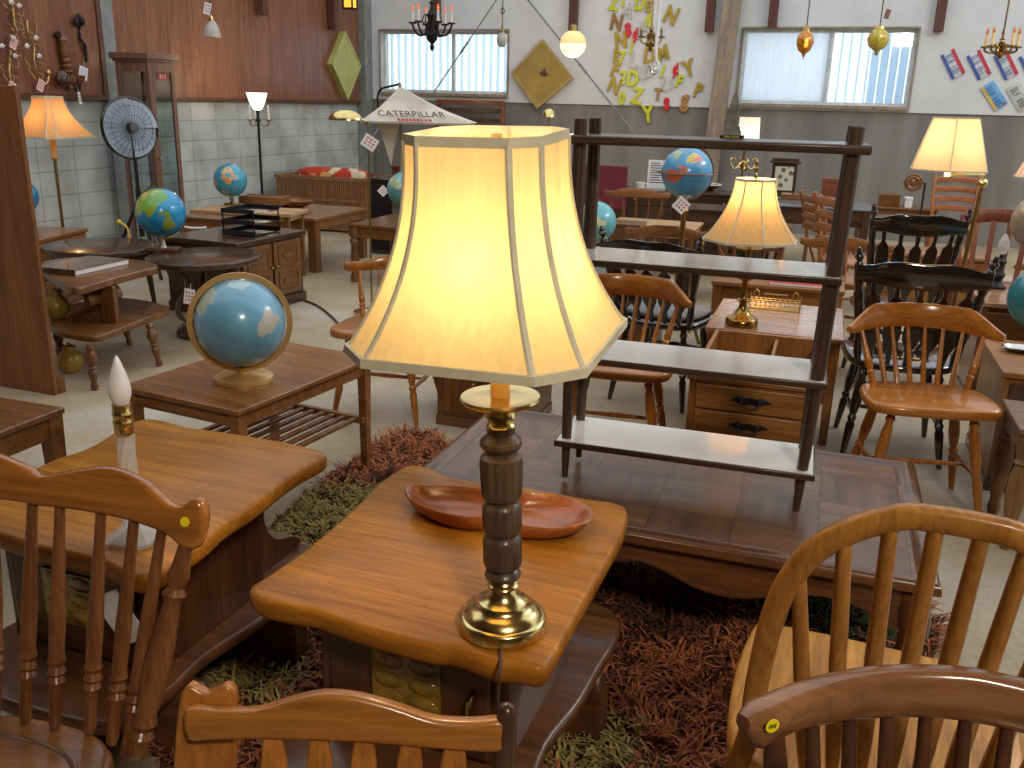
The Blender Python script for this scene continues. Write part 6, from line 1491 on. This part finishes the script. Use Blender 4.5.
# chairs and tables between the shelf levels
M['headwood'] = wood('tan_chair_wood', (128, 80, 44), (164, 110, 66), .4, 'x', 1.2, .2)
def crest_chair(label, loc, rz, mat, ztop, w=.46): return captain_chair(label, loc, rz, mat, mat, w=w, style='wave', ztop=ztop, n=5, bow=.05)
crest_chair('tan wooden chair with arched crest beyond the sea green globe', (1.05, 8.0, 0), R(170), M['headwood'], .80, .5)
four_leg_table('pale wooden low table behind the sea green globe', 'low_table', Vector((1.12, 7.35, 0)), RA, .7, .5, .56, M['lightwood'], M['brown_z'], apron=.06, inset=.01)
q = gp(622, 240, .25); t = thing('carton', 'brown wooden carton beside the sea green globe', 'box', (.84, 6.85, 0), RA)
g = G(); g.box(-.11, .11, -.12, .12, 0, .60); g.done('box_body', M['brown_z'], t, .003)
g = G(); g.box(-.115, .115, -.125, .125, .60, .62); g.done('lid', M['brown'], t, .003)
crest_chair('tan chair with waved crest just left of the tall globe stand', (1.05, 6.2, 0), R(165), M['headwood'], .72, .44)
crest_chair('tan chair with waved crest just right of the tall globe stand', (1.62, 6.2, 0), R(160), M['headwood'], .70, .44)
# row of wooden chairs to the right of the shelf unit
crest_chair('brown chair beyond the right shelf post, nearest of the row', (2.16, 5.82, 0), R(150), M['pinecab'], .72, .44)
slat_chair('orange brown ladder-back chair just right of the shelf post', Vector((2.42, 6.45, 0)), R(100), M['ladder'], .90, .42, lad=True)
slat_chair('brown ladder-back chair behind the post, beside the glossy grey table', Vector((2.56, 7.25, 0)), R(95), M['pinecab'], .84, .42, lad=True)
slat_chair('brown slat-back chair below the glossy grey table', Vector((1.86, 7.15, 0)), R(170), M['brown'], .62, .5)
# bench of small things below the grey wall
q = gp(890, 212, .55); t = four_leg_table('narrow brown table against the grey wall left of the ladder-back chair', 'narrow_table', Vector((3.85, 9.35, 0)), RA, .75, .35, .55, M['brown'], M['brown_z'], apron=.05, inset=.01)
for i, (dx, sx_, sz_, mt, nm, lab) in enumerate(((-.08, .2, .12, 'brown', 'keepsake_box', 'dark wooden box on the narrow brown table'), (.1, .07, .1, 'white', 'tea_caddy', 'small white caddy on the narrow brown table'))):
    p_ = Vector((3.85, 9.35, .55))+EB*dx-NB*.05*i; t = thing(nm, lab, 'box', p_, RA)
    g = G(); g.box(-sx_/2, sx_/2, -.07, .07, 0, sz_*.8); g.done('box_body', M[mt], t, .003)
    g = G(); g.box(-sx_/2-.003, sx_/2+.003, -.073, .073, sz_*.8, sz_); g.done('lid', M[mt], t, .003)
# dark framed rack behind the umbrella, dark cabinet with diamond tag
a, b = bw(437, 124, .25), bw(504, 124, .25); L = (b-a).length; zt_ = bw(470, 100, .25).z
t = thing('wall_rack', 'red brown framed rack with dark slats, behind the umbrella', 'rack', Vector(((a.x+b.x)/2, (a.y+b.y)/2, 0)), RA)
g = G(); g.box(-L/2, L/2, -.04, .04, zt_-.06, zt_); g.done('top_rail', M['redchair'], t, .004)
for s in (-1, 1):
    g = G(); g.box(s*L/2-.04 if s > 0 else -L/2, L/2 if s > 0 else -L/2+.04, -.04, .04, 0, zt_-.06); g.done('side_post', M['redchair'], t, .004)
for k in range(6):
    z = zt_-.16-.12*k; g = G(); g.box(-L/2+.04, L/2-.04, -.015, .015, z, z+.06); g.done('slat', M['walnut'], t, .003)
cabinet('brown plain cabinet beside the rattan settee, partly behind the big shade', 'cupboard', Vector((-1.16, 10.95, 0)), RA, .55, .4, .72, M['redchair'], M['redchair'], 2, 0)
q = yp(386, 180, 9.0); t = thing('speaker_box', 'small black upright box with white diamond tag', 'box', (q.x, q.y, 0), RA)
g = G(); g.box(-.12, .12, -.12, .12, 0, yp(386, 180, 9).z+.02); g.done('box_body', M['black'], t, .006)
g = G(); g.box(-.09, .09, -.125, -.1205, .05, yp(386, 180, 9).z-.03); g.done('front_panel', M['blackplastic'], t)
price_tag(t, Matrix.Translation(yp(386, 188, 8.84)) @ Matrix.Rotation(R(45), 4, 'Y'), .08, .08, string=0)

# lamp just cut by the right frame edge, warming the wall
q = yp(1046, 178, 9.0); zb_, zt_ = q.z, yp(1046, 148, 9.0).z
floor_lamp('pinkish lit lamp shade cut by the right frame edge, near the wall', (q.x, q.y, 0), zb_, zt_, circ(.15), circ(.28), 1.0, fabric('pinkish_shade', (240, 206, 186), .35), light=5, lcol=(1, .7, .42))
# ================================================================== HUNG ON THE WALLS AND FROM ABOVE
ZC = 4.15
def px2m(p): return (p-CAM).dot(_F)/FPX
# diamond panels
def wall_poly(name, label, cat, pts, wf, th, mat, frame=None, wall_R=RA, mark=None):
    P = [wf(x, y, th+.03) for x, y in pts]; c = sum(P, Vector())/len(P)
    t = thing(name, label, cat, c, wall_R); Mi = root_matrix(t).inverted(); L = [Mi @ p for p in P]
    g = G(); g.rings([[(p.x, 0, p.z) for p in L], [(p.x, th-.004, p.z) for p in L]]); g.done('board', mat, t, .004)
    if frame:
        for i in range(len(L)):
            a, b = L[i], L[(i+1) % len(L)]; a2, b2 = a*.9, b*.9
            g = G(); g.rings([[(a.x, -.008, a.z), (b.x, -.008, b.z), (b2.x, -.008, b2.z), (a2.x, -.008, a2.z)], [(a.x, .001, a.z), (b.x, .001, b.z), (b2.x, .001, b2.z), (a2.x, .001, a2.z)]]); g.done('edge_strip', frame, t)
    return t
M['limeboard'] = plain('yellow_green_board', (168, 170, 92), .6, 0, .06, 6)
M['limeedge'] = plain('pale_green_edge', (178, 178, 110), .6)
M['goldboard'] = plain('ochre_board', (164, 136, 66), .6, 0, .08, 4)
M['goldedge'] = plain('tan_edge', (176, 150, 84), .6)
wall_poly('diamond_panel', 'yellow-green diamond shaped panel on the red-brown plywood', 'panel', [(345, 31), (361, 66), (348, 100), (332, 64)], lw, .09, M['limeboard'], M['limeedge'], LA)
t = wall_poly('diamond_panel', 'ochre diamond shaped panel with small brown mark on the white wall', 'panel', [(542, 39), (573, 78), (537, 109), (511, 73)], bw, .06, M['goldboard'], M['goldedge'])
q = root_matrix(t).inverted() @ bw(544, 72, .096)
g = G(); g.slab([(0, -.06), (.07, -.03), (.03, .0), (.01, .05), (-.03, .01), (-.07, -.02)], 0, .003, .0005, T(q.x, -.001, q.z, R(90))); g.done('painted_mark', M['ply_dark'], t)
# plastic letters
def clear_plastic(name):
    m = plain(name, (222, 222, 216), .2); m.node_tree.nodes['Principled BSDF'].inputs['Alpha'].default_value = .42; return m
LC = {'y': plain('lime_yellow_plastic', (206, 206, 40), .35, 0, .04), 'o': plain('mustard_plastic', (178, 150, 44), .4, 0, .04), 'r': plain('red_plastic', (224, 44, 52), .35, 0, .04), 't': plain('tan_plastic', (176, 130, 70), .4, 0, .04), 'c': clear_plastic('clear_plastic_letter'), 'b': plain('brown_gold_plastic', (150, 110, 50), .4)}
CN = {'y': 'lime yellow', 'o': 'mustard yellow', 'r': 'red', 't': 'tan', 'c': 'clear', 'b': 'brownish gold'}
LET = [('Z', 614, 4, 15, 'y', 8, 'at the top left'), ('I', 623.5, 2, 11, 'y', 4, 'at the top beside the Z'), ('D', 640, 4, 15, 'y', 4, 'at the top middle'), ('E', 648.5, 7, 12, 'o', 6, 'just under the top D'), ('6', 649, 21, 15, 'y', 6, 'under the E'), ('A', 628, 11, 15, 'c', 10, 'between the top Z and D'),
       ('N', 616.5, 23, 17, 'b', 10, 'left of the upper dollar sign'), ('N', 671, 16, 18, 'o', 22, 'right of the hanging cable'), ('$', 628, 30, 13, 'r', -8, 'upper of two, beside the cent sign'), ('¢', 635.5, 34, 13, 'r', -4, 'beside the upper dollar sign'),
       ('N', 621, 41, 17, 'o', -8, 'under the upper dollar sign'), ('I', 631.5, 48, 13, 'y', 6, 'right of the mustard N'), ('D', 649.5, 56, 17, 'o', 4, 'mid cluster'), ('M', 663, 54, 16, 'o', -18, 'right of the middle D'),
       ('E', 616, 57, 13, 'o', 4, 'left side above the F'), ('7', 622, 58, 13, 'y', 4, 'left side beside E'), ('F', 615, 70, 16, 'o', 22, 'at the left, above the lower N'), ('2', 623, 78, 14, 'y', 6, 'beside the bright D'), ('D', 633, 79, 17, 'y', 4, 'lower bright one by the 2'), ('N', 614.5, 86, 17, 'o', 22, 'lowest one at the left'),
       ('0', 622, 99, 14, 'y', 4, 'at the lower left by the Z'), ('Z', 637, 97, 17, 'y', 10, 'low on the grey wall edge'), ('I', 662.5, 72, 13, 'y', 16, 'thin slanted one mid cluster'), ('U', 643, 74, 14, 'c', 0, 'in the middle below the D'), ('U', 667, 85, 15, 'c', 4, 'beside the lower F'),
       ('T', 658, 95, 13, 't', 6, 'left of the lower dollar sign'), ('F', 679, 82, 14, 'y', 18, 'below the lower cent sign'), ('¢', 675.5, 69, 13, 'r', -4, 'lower of two, left of the Y'), ('Y', 689, 69, 18, 'o', -20, 'at the right of the cluster'), ('P', 698, 91, 15, 'o', 14, 'at the far right'),
       ('$', 666.5, 104, 12, 'r', -4, 'lower of two, on the grey wall edge'), ('g', 685, 99, 18, 't', 2, 'right of the lower dollar sign'), ('Y', 648, 115, 18, 'y', -8, 'lowest of all, on the grey wall'), ('D', 650, 71, 15, 'c', 6, 'below the middle D'), ('L', 634, 60, 17, 'c', 8, 'left of the middle D'), ('H', 645, 30, 14, 'c', 0, 'right of the upper cent sign')]
for ch_, x, y, hp_, col, tilt, where in LET:
    p = bw(x, y, .03); s = px2m(p)*hp_*.86/.70
    nm = {'$': 'dollar_sign', '¢': 'cent_sign'}.get(ch_, 'wall_letter' if ch_.isalpha() else 'wall_number')
    nice = {'$': 'dollar sign', '¢': 'cent sign'}.get(ch_, ('letter ' if ch_.isalpha() else 'number ')+ch_)
    mx = Matrix.Translation(p) @ Matrix.Rotation(RA, 4, 'Z') @ Matrix.Rotation(R(tilt), 4, 'Y') @ Matrix.Rotation(R(90), 4, 'X') @ Matrix.Diagonal((.78, 1, 1, 1))
    o_ = text(ch_, s, LC[col], None, nm, .012, bold=.028*s)
    bm_ = o_.modifiers.new('edge', 'SOLIDIFY'); bm_.thickness = .004; bm_.offset = 1
    o_.matrix_world = mx
    tag(o_, '%s plastic %s on the white wall, %s' % (CN[col], nice, where), 'letter' if ch_.isalpha() else 'sign', 'plastic letters on the back wall')
# licence plates
M['plate_white'] = plain('plate_white', (206, 208, 210), .4); M['plate_red'] = plain('plate_red', (196, 50, 62), .4); M['plate_blue'] = plain('plate_blue', (52, 82, 160), .4)
M['plate_sky'] = plain('plate_sky_blue', (96, 160, 206), .4); M['plate_sand'] = plain('plate_sand', (206, 176, 96), .4); M['plate_grey'] = plain('plate_grey', (190, 192, 188), .4)
def plate_(label, x, y, kind, tilt=58):
    p = bw(x, y, .03); t = thing('licence_plate', label, 'licence plate', p, RA, 'licence plates on the white wall'); s = px2m(p)/.0113
    Mx = Matrix.Rotation(R(tilt), 4, 'Y') @ Matrix.Diagonal((s, 1, s, 1)); w_, h_ = .155, .078
    g = G(); g.slab([(-w_, -h_+.01), (-w_+.01, -h_), (w_-.01, -h_), (w_, -h_+.01), (w_, h_-.01), (w_-.01, h_), (-w_+.01, h_), (-w_, h_-.01)], 0, .004, .001, Mx @ Matrix.Rotation(R(90), 4, 'X')); pl = g.done('plate', {'rwb': M['plate_white'], 'sky': M['plate_sky'], 'grey': M['plate_grey']}[kind], t)
    if kind == 'rwb':
        g = G(); g.box(-w_+.004, w_-.004, -.0062, -.0045, .036, h_-.003, Mx); g.done('red_band', M['plate_red'], pl)
        g = G(); g.box(-w_+.004, w_-.004, -.0062, -.0045, -h_+.003, -.044, Mx); g.done('blue_band', M['plate_blue'], pl)
    if kind == 'sky':
        g = G(); g.box(-w_+.004, w_-.004, -.0062, -.0045, -h_+.003, -.036, Mx); g.done('sand_band', M['plate_sand'], pl)
        g = G(); g.box(w_-.035, w_-.01, -.0062, -.0045, .03, .055, Mx); g.done('red_sticker', M['plate_red'], pl)
    g = G(); rr = random.Random(int(x))
    for i in range(7):
        if i == 3: continue
        cx = -.105+.035*i; k = .011; z0, z1 = -.040, .032
        g.box(cx-k, cx-k+.006, -.0066, -.0046, z0, z1, Mx)
        if rr.random() < .6: g.box(cx+k-.006, cx+k, -.0066, -.0046, z0, z1, Mx)
        for zz in rr.sample((z0, -.005, z1-.006), 2): g.box(cx-k, cx+k, -.0066, -.0046, zz, zz+.006, Mx)
    g.done('embossed_digits', M['plate_blue'] if kind != 'grey' else M['inkblack'], pl)
plate_('red white and blue licence plate, leftmost of the upper row', 953, 64, 'rwb')
plate_('red white and blue licence plate, second in the upper row', 979, 65, 'rwb')
plate_('red white and blue licence plate, third in the upper row under the small chandelier', 1006, 65, 'rwb')
plate_('blue licence plate cut by the right frame edge', 1031, 66, 'rwb')
plate_('sky blue and sand licence plate in the lower row', 994, 96, 'sky', 52)
plate_('grey white licence plate in the lower row at the right edge', 1019, 97, 'grey', 55)
# diagonal brace wires on the back wall
def rod(label, a, b, r, mat, name='brace_cable'):
    a, b = Vector(a), Vector(b); t = thing(name, label, 'cable', (a+b)/2); g = G(); g.tube([a, b], r, 6); g.done('cable', mat, t, world=True)
    d = (b-a).normalized(); g = G(); m_ = a.lerp(b, .55); g.tube([m_-d*.1, m_-d*.08, m_+d*.08, m_+d*.1], [.006, .016, .016, .006], 8); g.done('turnbuckle', M['steel'], t, world=True)
ds = (bw(432, 95, .2)-bw(500, -5, .2)).normalized()
rod('diagonal brace cable crossing the first window', bw(506, -14, .2), bw(432, 95, .2), .009, M['steel'])
rod('long diagonal brace cable running down behind the round lit pendant', bw(517, -14, .12), bw(636, 135, .12), .011, M['steel'])
# pendants
def cord(t, top, bot, r=.005, mat=None, name='cord'):
    g = G(); g.tube([top, bot], r, 6); return g.done(name, mat or M['rubber'], t)
def pendant(label, x, y, Y, kind, col=None, cat='pendant lamp', sz=1.):
    p = yp(x, y, Y); t = thing('pendant_lamp', label, cat, p, RA); m = px2m(p)*sz
    cord(t, (0, 0, ZC-p.z), (0, 0, 14*m if kind != 'ball' else 13*m))
    return t, m
t, m = pendant('lit white glass ball pendant lamp before the ochre diamond panel', 573, 44, 10.6, 'ball')
def ball_glass():
    return glow('lit_white_ball', (255, 226, 178), 1.25)
hs = [(13*m*math.cos(a), 13*m*math.sin(a)) for a in [R(-90+180*i/20) for i in range(21)]]
g = G(); g.lathe([(max(r, 1e-4), z) for r, z in hs if z <= .001], 28); g.done('lit_lower_glass', ball_glass(), t)
M['ball_dim_glow'] = glow('dim_glow_upper_ball', (236, 190, 130), .75)  # the ball's glow fall-off, put in as weaker emission on its upper half
g = G(); g.lathe([(max(r, 1e-4)*1.001, z) for r, z in hs if z >= -.001], 28); g.done('upper_glass', M['ball_dim_glow'], t)
g = G(); g.lathe([(0, 11.5*m), (5*m, 12*m), (4*m, 17*m), (1.2*m, 19*m), (0, 19*m)], 14); g.done('cap', M['brass_dull'], t)
lamp_light('ball_pendant_light', t.location+NB*.05-UP*.0+Vector((0, 0, -.22)), 9, (1, .75, .48), .08)
M['amberlit'] = glow('lit_amber_glass', (255, 176, 60), 1.1); M['ambershell'] = plain('amber_glass_shell', (196, 128, 20), .15, 0, .2, 30, .5)
t, m = pendant('amber glass drop pendant lamp, lit, before the second window', 805, 42, 8.6, 'drop')
g = G(); g.lathe([(0, -15*m), (1*m, -14*m), (2*m, -11*m), (6*m, -8*m), (8.5*m, -1*m), (8*m, 4*m), (5.5*m, 9*m), (3.5*m, 10.5*m), (0, 10.5*m)], 20); gg = g.done('amber_glass', M['ambershell'], t)
g = G(); g.ball((1.0*m, -8.2*m*.62, -.2*m), 4.6*m, 14, 10, sq=(.8, .75, 1.35)); g.done('glowing_face', M['amberlit'], gg)
g = G(); g.lathe([(0, 10*m), (4*m, 10*m), (3.5*m, 13*m), (1.5*m, 15.5*m), (0, 16*m)], 14); g.tube([(0, 0, -14*m), (0, 0, -17*m)], .4*m, 6); g.done('cap', M['brass_dull'], t)
t, m = pendant('yellow ribbed glass pendant lamp, unlit, right half of the second window', 878, 41, 8.6, 'drop')
M['yellowglass'] = plain('yellow_ribbed_glass', (190, 170, 56), .15, 0, .15, 40, .5)
g = G(); g.rings([[(r*m*(1+.05*math.cos(8*2*PI*i/48))*math.cos(2*PI*i/48), r*m*(1+.05*math.cos(8*2*PI*i/48))*math.sin(2*PI*i/48), z*m) for i in range(48)] for r, z in ((.3, -11), (3, -9), (8, -5), (10, 1), (8.5, 7), (5, 11), (2, 12))]); g.done('ribbed_glass', M['yellowglass'], t)
g = G(); g.lathe([(0, 11*m), (5.5*m, 11*m), (5*m, 13.5*m), (1.2*m, 15*m), (0, 15*m)], 14); g.done('cap', M['gold'], t)
g = G(); g.lathe([(0, -14*m), (1.5*m, -13*m), (2.4*m, -11*m), (0, -10.5*m)], 10); g.done('lower_finial', M['gold'], t)
g = G(); g.box(-2.4*m, 2.4*m, -.002, .002, 21*m, 30*m, T(0, -.01, 0, 0, R(12))); g.done('price_tag', M['redchair'], t)
M['frostglass'] = plain('frosted_bell_glass', (176, 170, 162), .3)
t, m = pendant('frosted glass bud pendant lamp at the right end of the first window', 502, 40, 10.4, 'bud')
g = G(); g.lathe([(0, -7*m), (2.5*m, -6.5*m), (5*m, -3*m), (5.5*m, 1*m), (4*m, 5*m), (2.5*m, 7*m), (0, 7*m)], 16); g.done('glass_bud', M['frostglass'], t)
g = G(); g.lathe([(0, 6.5*m), (2.8*m, 6.5*m), (2.8*m, 8.5*m), (1*m, 10*m), (1*m, 14*m), (0, 14*m)], 12); g.done('socket', M['brass_dull'], t)
g = G(); g.tube(smooth_path([(0, 0, 30*m), (2*m, 0, 27*m), (0, 0, 24*m), (-2*m, 0, 27*m), (0, 0, 30*m)], 4), .5*m, 6); g.done('cord_loop', M['rubber'], t)
t, m = pendant('frosted glass bell pendant hanging before the red-brown plywood', 212, 29, 8.2, 'bell')
M['frostglass'] = plain('frosted_bell_glass', (176, 170, 162), .3)
g = G(); g.lathe([(9*m, -7*m), (8*m, -2*m), (6*m, 3*m), (3.5*m, 6.5*m), (1.5*m, 8*m), (1.5*m, 7*m), (3*m, 5.5*m), (5.4*m, 2.5*m), (7.4*m, -2*m), (8.4*m, -7*m)], 20, T(0, 0, 0, 0, R(8)), caps=False); g.done('glass_bell', M['frostglass'], t)
g = G(); g.lathe([(0, 7*m), (2.5*m, 7.5*m), (2.5*m, 10.5*m), (1*m, 12*m), (0, 14*m)], 12); g.done('socket', M['brass'], t)
price_tag(t, Matrix.Translation(t.location+Vector((-.01, -.02, 24*m))) @ Matrix.Rotation(R(14), 4, 'Y'), 7*m, 11*m, string=0)
# chandeliers
def chandelier(label, x, y, Y, arms, R_, mat, candle_mat, tips, h, drop=.08, bulbs=True, plain_cand=.10):
    p = yp(x, y, Y); t = thing('chandelier', label, 'chandelier', p, RA+.2)
    cord(t, (0, 0, ZC-p.z), (0, 0, h*.5), .008, mat, 'chain')
    g = G(); g.lathe([(0, -h*.62), (.012, -h*.6), (.025, -h*.52), (.012, -h*.46), (.05, -h*.36), (.06, -h*.26), (.03, -h*.14), (.02, 0), (.045, h*.12), (.05, h*.2), (.02, h*.32), (.016, h*.44), (.03, h*.48), (.0, h*.55)], 18); g.done('centre_column', mat, t)
    for k in range(arms):
        a = 2*PI*k/arms; c, s = math.cos(a), math.sin(a)
        g = G(); g.tube(smooth_path([(c*.03, s*.03, h*.1), (c*R_*.35, s*R_*.35, -h*.22), (c*R_*.75, s*R_*.75, -h*.24), (c*R_, s*R_, -.02), (c*R_, s*R_, .0)], 5), .010, 6)
        g.tube(smooth_path([(c*.04, s*.04, h*.2), (c*R_*.4, s*R_*.4, h*.2), (c*R_*.5, s*R_*.5, h*.05), (c*R_*.38, s*R_*.38, h*.02)], 4), .006, 6)
        g.lathe([(0, 0), (.035, .0), (.042, .014), (.015, .016), (0, .016)], 12, T(c*R_, s*R_, 0)); ar = g.done('arm', mat, t)
        g = G(); g.lathe([(0, .014), (.012, .014), (.012, .014+plain_cand), (0, .014+plain_cand)], 10, T(c*R_, s*R_, 0)); g.done('candle_sleeve', candle_mat, ar)
        g = G(); g.lathe([(0, .012+plain_cand), (.012, .02+plain_cand), (.014, .035+plain_cand), (.006, .06+plain_cand), (0, .07+plain_cand)], 10, T(c*R_, s*R_, 0)); g.done('flame_bulb', tips, ar)
    return t
M['tip'] = glow('dim_orange_bulb', (230, 120, 70), .5)
chandelier('black iron chandelier with candle bulbs hanging before the first window', 432, 24, 9.4, 6, .19, M['blackiron'], M['white'], M['tip'], .40)
t = chandelier('small brass and glass chandelier with copper candle tips at the upper right', 1001, 48, 8.4, 5, .13, M['brass_dull'], M['candle'], M['fruit'], .15)
t = chandelier('brass chandelier fitting hanging in front of the plastic letters', 651, 38, 9.6, 4, .10, M['brass_dull'], M['clearplastic'], M['brass_dull'], .20, plain_cand=.04)
a, b = yp(661, -8, 9.3), yp(655.5, 70, 9.3); t = thing('hanging_rod', 'white curved hanging rod in front of the plastic letters', 'rod', b)
g = G(); g.tube(smooth_path([(a.x-b.x+.04, 0, ZC-b.z), (a.x-b.x, 0, a.z-b.z), (-.01, 0, .25), (.0, 0, .1), (.02, 0, .06), (.02, 0, .02), (-.02, 0, 0)], 5), .016, 8); g.done('rod', M['white'], t)
g = G(); g.tube(smooth_path([(.02, 0, .03), (.01, 0, -.02), (-.03, 0, -.03), (-.05, 0, .02)], 4), .012, 8); g.done('hook', M['silver'], t)
# small amber lantern in the plywood corner
p = yp(350, 2, 11.2); t = thing('lantern', 'small lit amber lantern at the top of the plywood', 'lantern', p, RA); m = px2m(p)
cord(t, (0, 0, ZC-p.z), (0, 0, 6*m))
g = G(); g.box(-4.5*m, 4.5*m, -4.5*m, 4.5*m, -5*m, 5*m); g.done('amber_panes', M['amberlit'], t)
g = G()
for sx in (-1, 1):
    for sy in (-1, 1): g.box(sx*5*m-.7*m, sx*5*m+.7*m, sy*5*m-.7*m, sy*5*m+.7*m, -6*m, 6*m)
g.box(-6*m, 6*m, -6*m, 6*m, -7*m, -5.5*m); g.box(-6*m, 6*m, -6*m, 6*m, 5.5*m, 7*m); g.done('frame', M['blackiron'], t)
# brass ball fitting over the big shade
p = yp(549, 115, 8.5); t = thing('brass_dome', 'small shiny brass dome lamp peeking above the big lampshade', 'lamp', (p.x, p.y, 0), 0); m = px2m(p)
g = G(); g.lathe([(0, p.z+6*m), (3*m, p.z+5.5*m), (5.5*m, p.z+3*m), (6.5*m, p.z-2*m), (6*m, p.z-2*m), (5*m, p.z+2.6*m), (0, p.z+5.4*m)], 20); g.done('dome', M['brass'], t)
g = G(); g.lathe([(0, 0), (.12, 0), (.12, .02), (.01, .04), (.009, p.z+5*m), (0, p.z+5*m)], 14); g.done('stand', M['brass_dull'], t)
# wall sconces on the left plywood
def vine(label, px_, seed, tagpos, flowers):
    P = [lw(x, y, .09) for x, y in px_]; t = thing('wall_sconce', label, 'sconce', P[0], LA); rr = random.Random(seed); m = px2m(P[0])
    g = G(); g.tube(smooth_path(P, 5), .009, 6); st_ = g.done('stem', M['gold'], t, world=True)
    path = smooth_path(P, 6); U_ = Vector((.319, .948, 0))
    for k in range(8):
        q = path[int((k+1)*(len(path)-2)/9)]; s = 1 if k % 2 else -1; L = rr.uniform(7, 12)*m
        e = q+U_*(s*L)+UP*rr.uniform(-2, 8)*m; g = G(); g.tube(smooth_path([q, q+U_*(s*L*.6)-UP*3*m+EB*.03, e, e-U_*(s*L*.35)+UP*2*m], 4), .004, 5); g.done('tendril', M['brass_dull'], t, world=True)
    for x, y in flowers:
        c = lw(x, y, .13); g = G()
        for k in range(5):
            a = 2*PI*k/5; g.ball(c+U_*(1.3*m*math.cos(a))+UP*(1.3*m*math.sin(a)), 1.3*m, 8, 6)
        g.ball(c+EB*.02, 1.1*m, 8, 6); g.done('white_flower', M['white'], t, world=True)
    q = lw(*tagpos, .12); price_tag(t, Matrix.Translation(q+UP*5.5*m) @ Matrix.Rotation(LA, 4, 'Z') @ Matrix.Rotation(R(28), 4, 'Y'), 8*m, 11.5*m, M['pinkpaper'], 6*m)
vine('gilt vine wall sconce with white flowers, leftmost of the lower pair', [(12, 86), (9, 72), (10, 60), (11, 45), (10, 34)], 1, (14, 88), [(13, 38), (2, 46), (15, 56)])
vine('gilt vine wall sconce with white flowers, right of the lower pair', [(42, 82), (37, 72), (34, 60), (34, 45), (28, 33), (27, 20)], 2, (43, 86), [(36, 38), (39, 56), (27, 46)])
vine('gilt vine wall sconce cut by the top frame edge', [(17, 31), (14, 22), (13, 10), (12, -4)], 3, (16, 44), [(19, 6), (11, 2)])
a, b = lw(57, 36, .05), lw(66, 91, .05); t = thing('wall_sconce', 'turned wooden wall sconce with round boss, beside the gilt vines', 'sconce', b, LA); m = px2m(a)
g = G(); g.turned(b+EB*.05, a+EB*.05, [(0, .01), (.06, .03), (.12, .02), (.17, .055), (.26, .06), (.31, .03), (.36, .05), (.4, .03), (.46, .045), (.5, .028), (.56, .04), (.6, .03), (.75, .045), (.85, .03), (.93, .04), (1, .02)], 14); g.done('turned_back', M['brown_z'], t, world=True)
c = lw(64, 79, .13); g = G(); g.lathe([(0, -.03), (.06, -.03), (.065, 0), (.045, .02), (.03, .03), (0, .035)], 18, Matrix.Translation(c) @ Matrix.Rotation(RA, 4, 'Z') @ Matrix.Rotation(R(90), 4, 'Y')); g.done('round_boss', M['walnut'], t, world=True)
g = G(); g.tube(smooth_path([lw(57, 37, .06), lw(55, 34, .09), lw(59, 32, .1), lw(60, 37, .1)], 4), .012, 6); g.done('hook', M['blackiron'], t, world=True)
a, b = lw(79, 20, .06), lw(86, 66, .06); t = thing('wall_sconce', 'black iron twisted wall sconce with white card tag', 'sconce', b, LA)
g = G(); g.tube(smooth_path([lw(80, 24, .06), lw(80, 38, .08), lw(85, 46, .08), lw(86, 62, .08)], 5), .014, 6); g.done('iron_stem', M['blackiron'], t, world=True)
g = G(); g.tube(smooth_path([lw(83, 62, .07), lw(84, 55, .07), lw(82, 45, .08), lw(80, 30, .08)], 5), .007, 6); g.done('brass_rod', M['brass_dull'], t, world=True)
for k, (x, y) in enumerate(((76, 22), (79, 18), (82, 21))):
    c = lw(x, y, .09); g = G(); g.tube([lw(80, 26, .07), lw(x, y+2, .1), c], .010, 6); g.ball(c, .025, 8, 6, sq=(1, 1, 1.5)); g.done('iron_leaf', M['blackiron'], t, world=True)
price_tag(t, Matrix.Translation(lw(84, 67, .12)) @ Matrix.Rotation(LA, 4, 'Z') @ Matrix.Rotation(R(16), 4, 'Y'), .095, .105, string=.05, ink=M['plate_sky'])
t = thing('wall_sconce', 'small dark sconce with copper cup hanging low beside the plywood edge', 'sconce', lw(78, 90, .06), LA)
g = G(); g.tube(smooth_path([lw(72, 76, .07), lw(73, 84, .07), lw(77, 91, .08), lw(80, 88, .08), lw(80, 80, .08)], 5), .008, 6); g.done('curved_arm', M['blackiron'], t, world=True)
c = lw(79, 78, .09); g = G(); g.lathe([(0, -.05), (.02, -.045), (.045, -.01), (.05, .02), (.03, .025), (0, .025)], 14, Matrix.Translation(c)); g.done('copper_cup', M['redchair'], t, world=True)
price_tag(t, Matrix.Translation(lw(78.5, 92, .1)) @ Matrix.Rotation(LA, 4, 'Z') @ Matrix.Rotation(R(-6), 4, 'Y'), .03, .10, string=.02)
t = thing('wall_sconce', 'tiny brass wall hook right of the second gilt vine', 'sconce', lw(48, 76, .06), LA)
g = G(); g.tube(smooth_path([lw(43, 82, .07), lw(46, 84, .09), lw(48.5, 80, .1), lw(48.5, 74, .1)], 4), .007, 6); g.done('brass_arm', M['gold'], t, world=True)
g = G(); g.ball(lw(48.5, 73, .1), .018, 8, 6, sq=(1, 1, 1.6)); g.done('brass_bud', M['gold'], t, world=True)
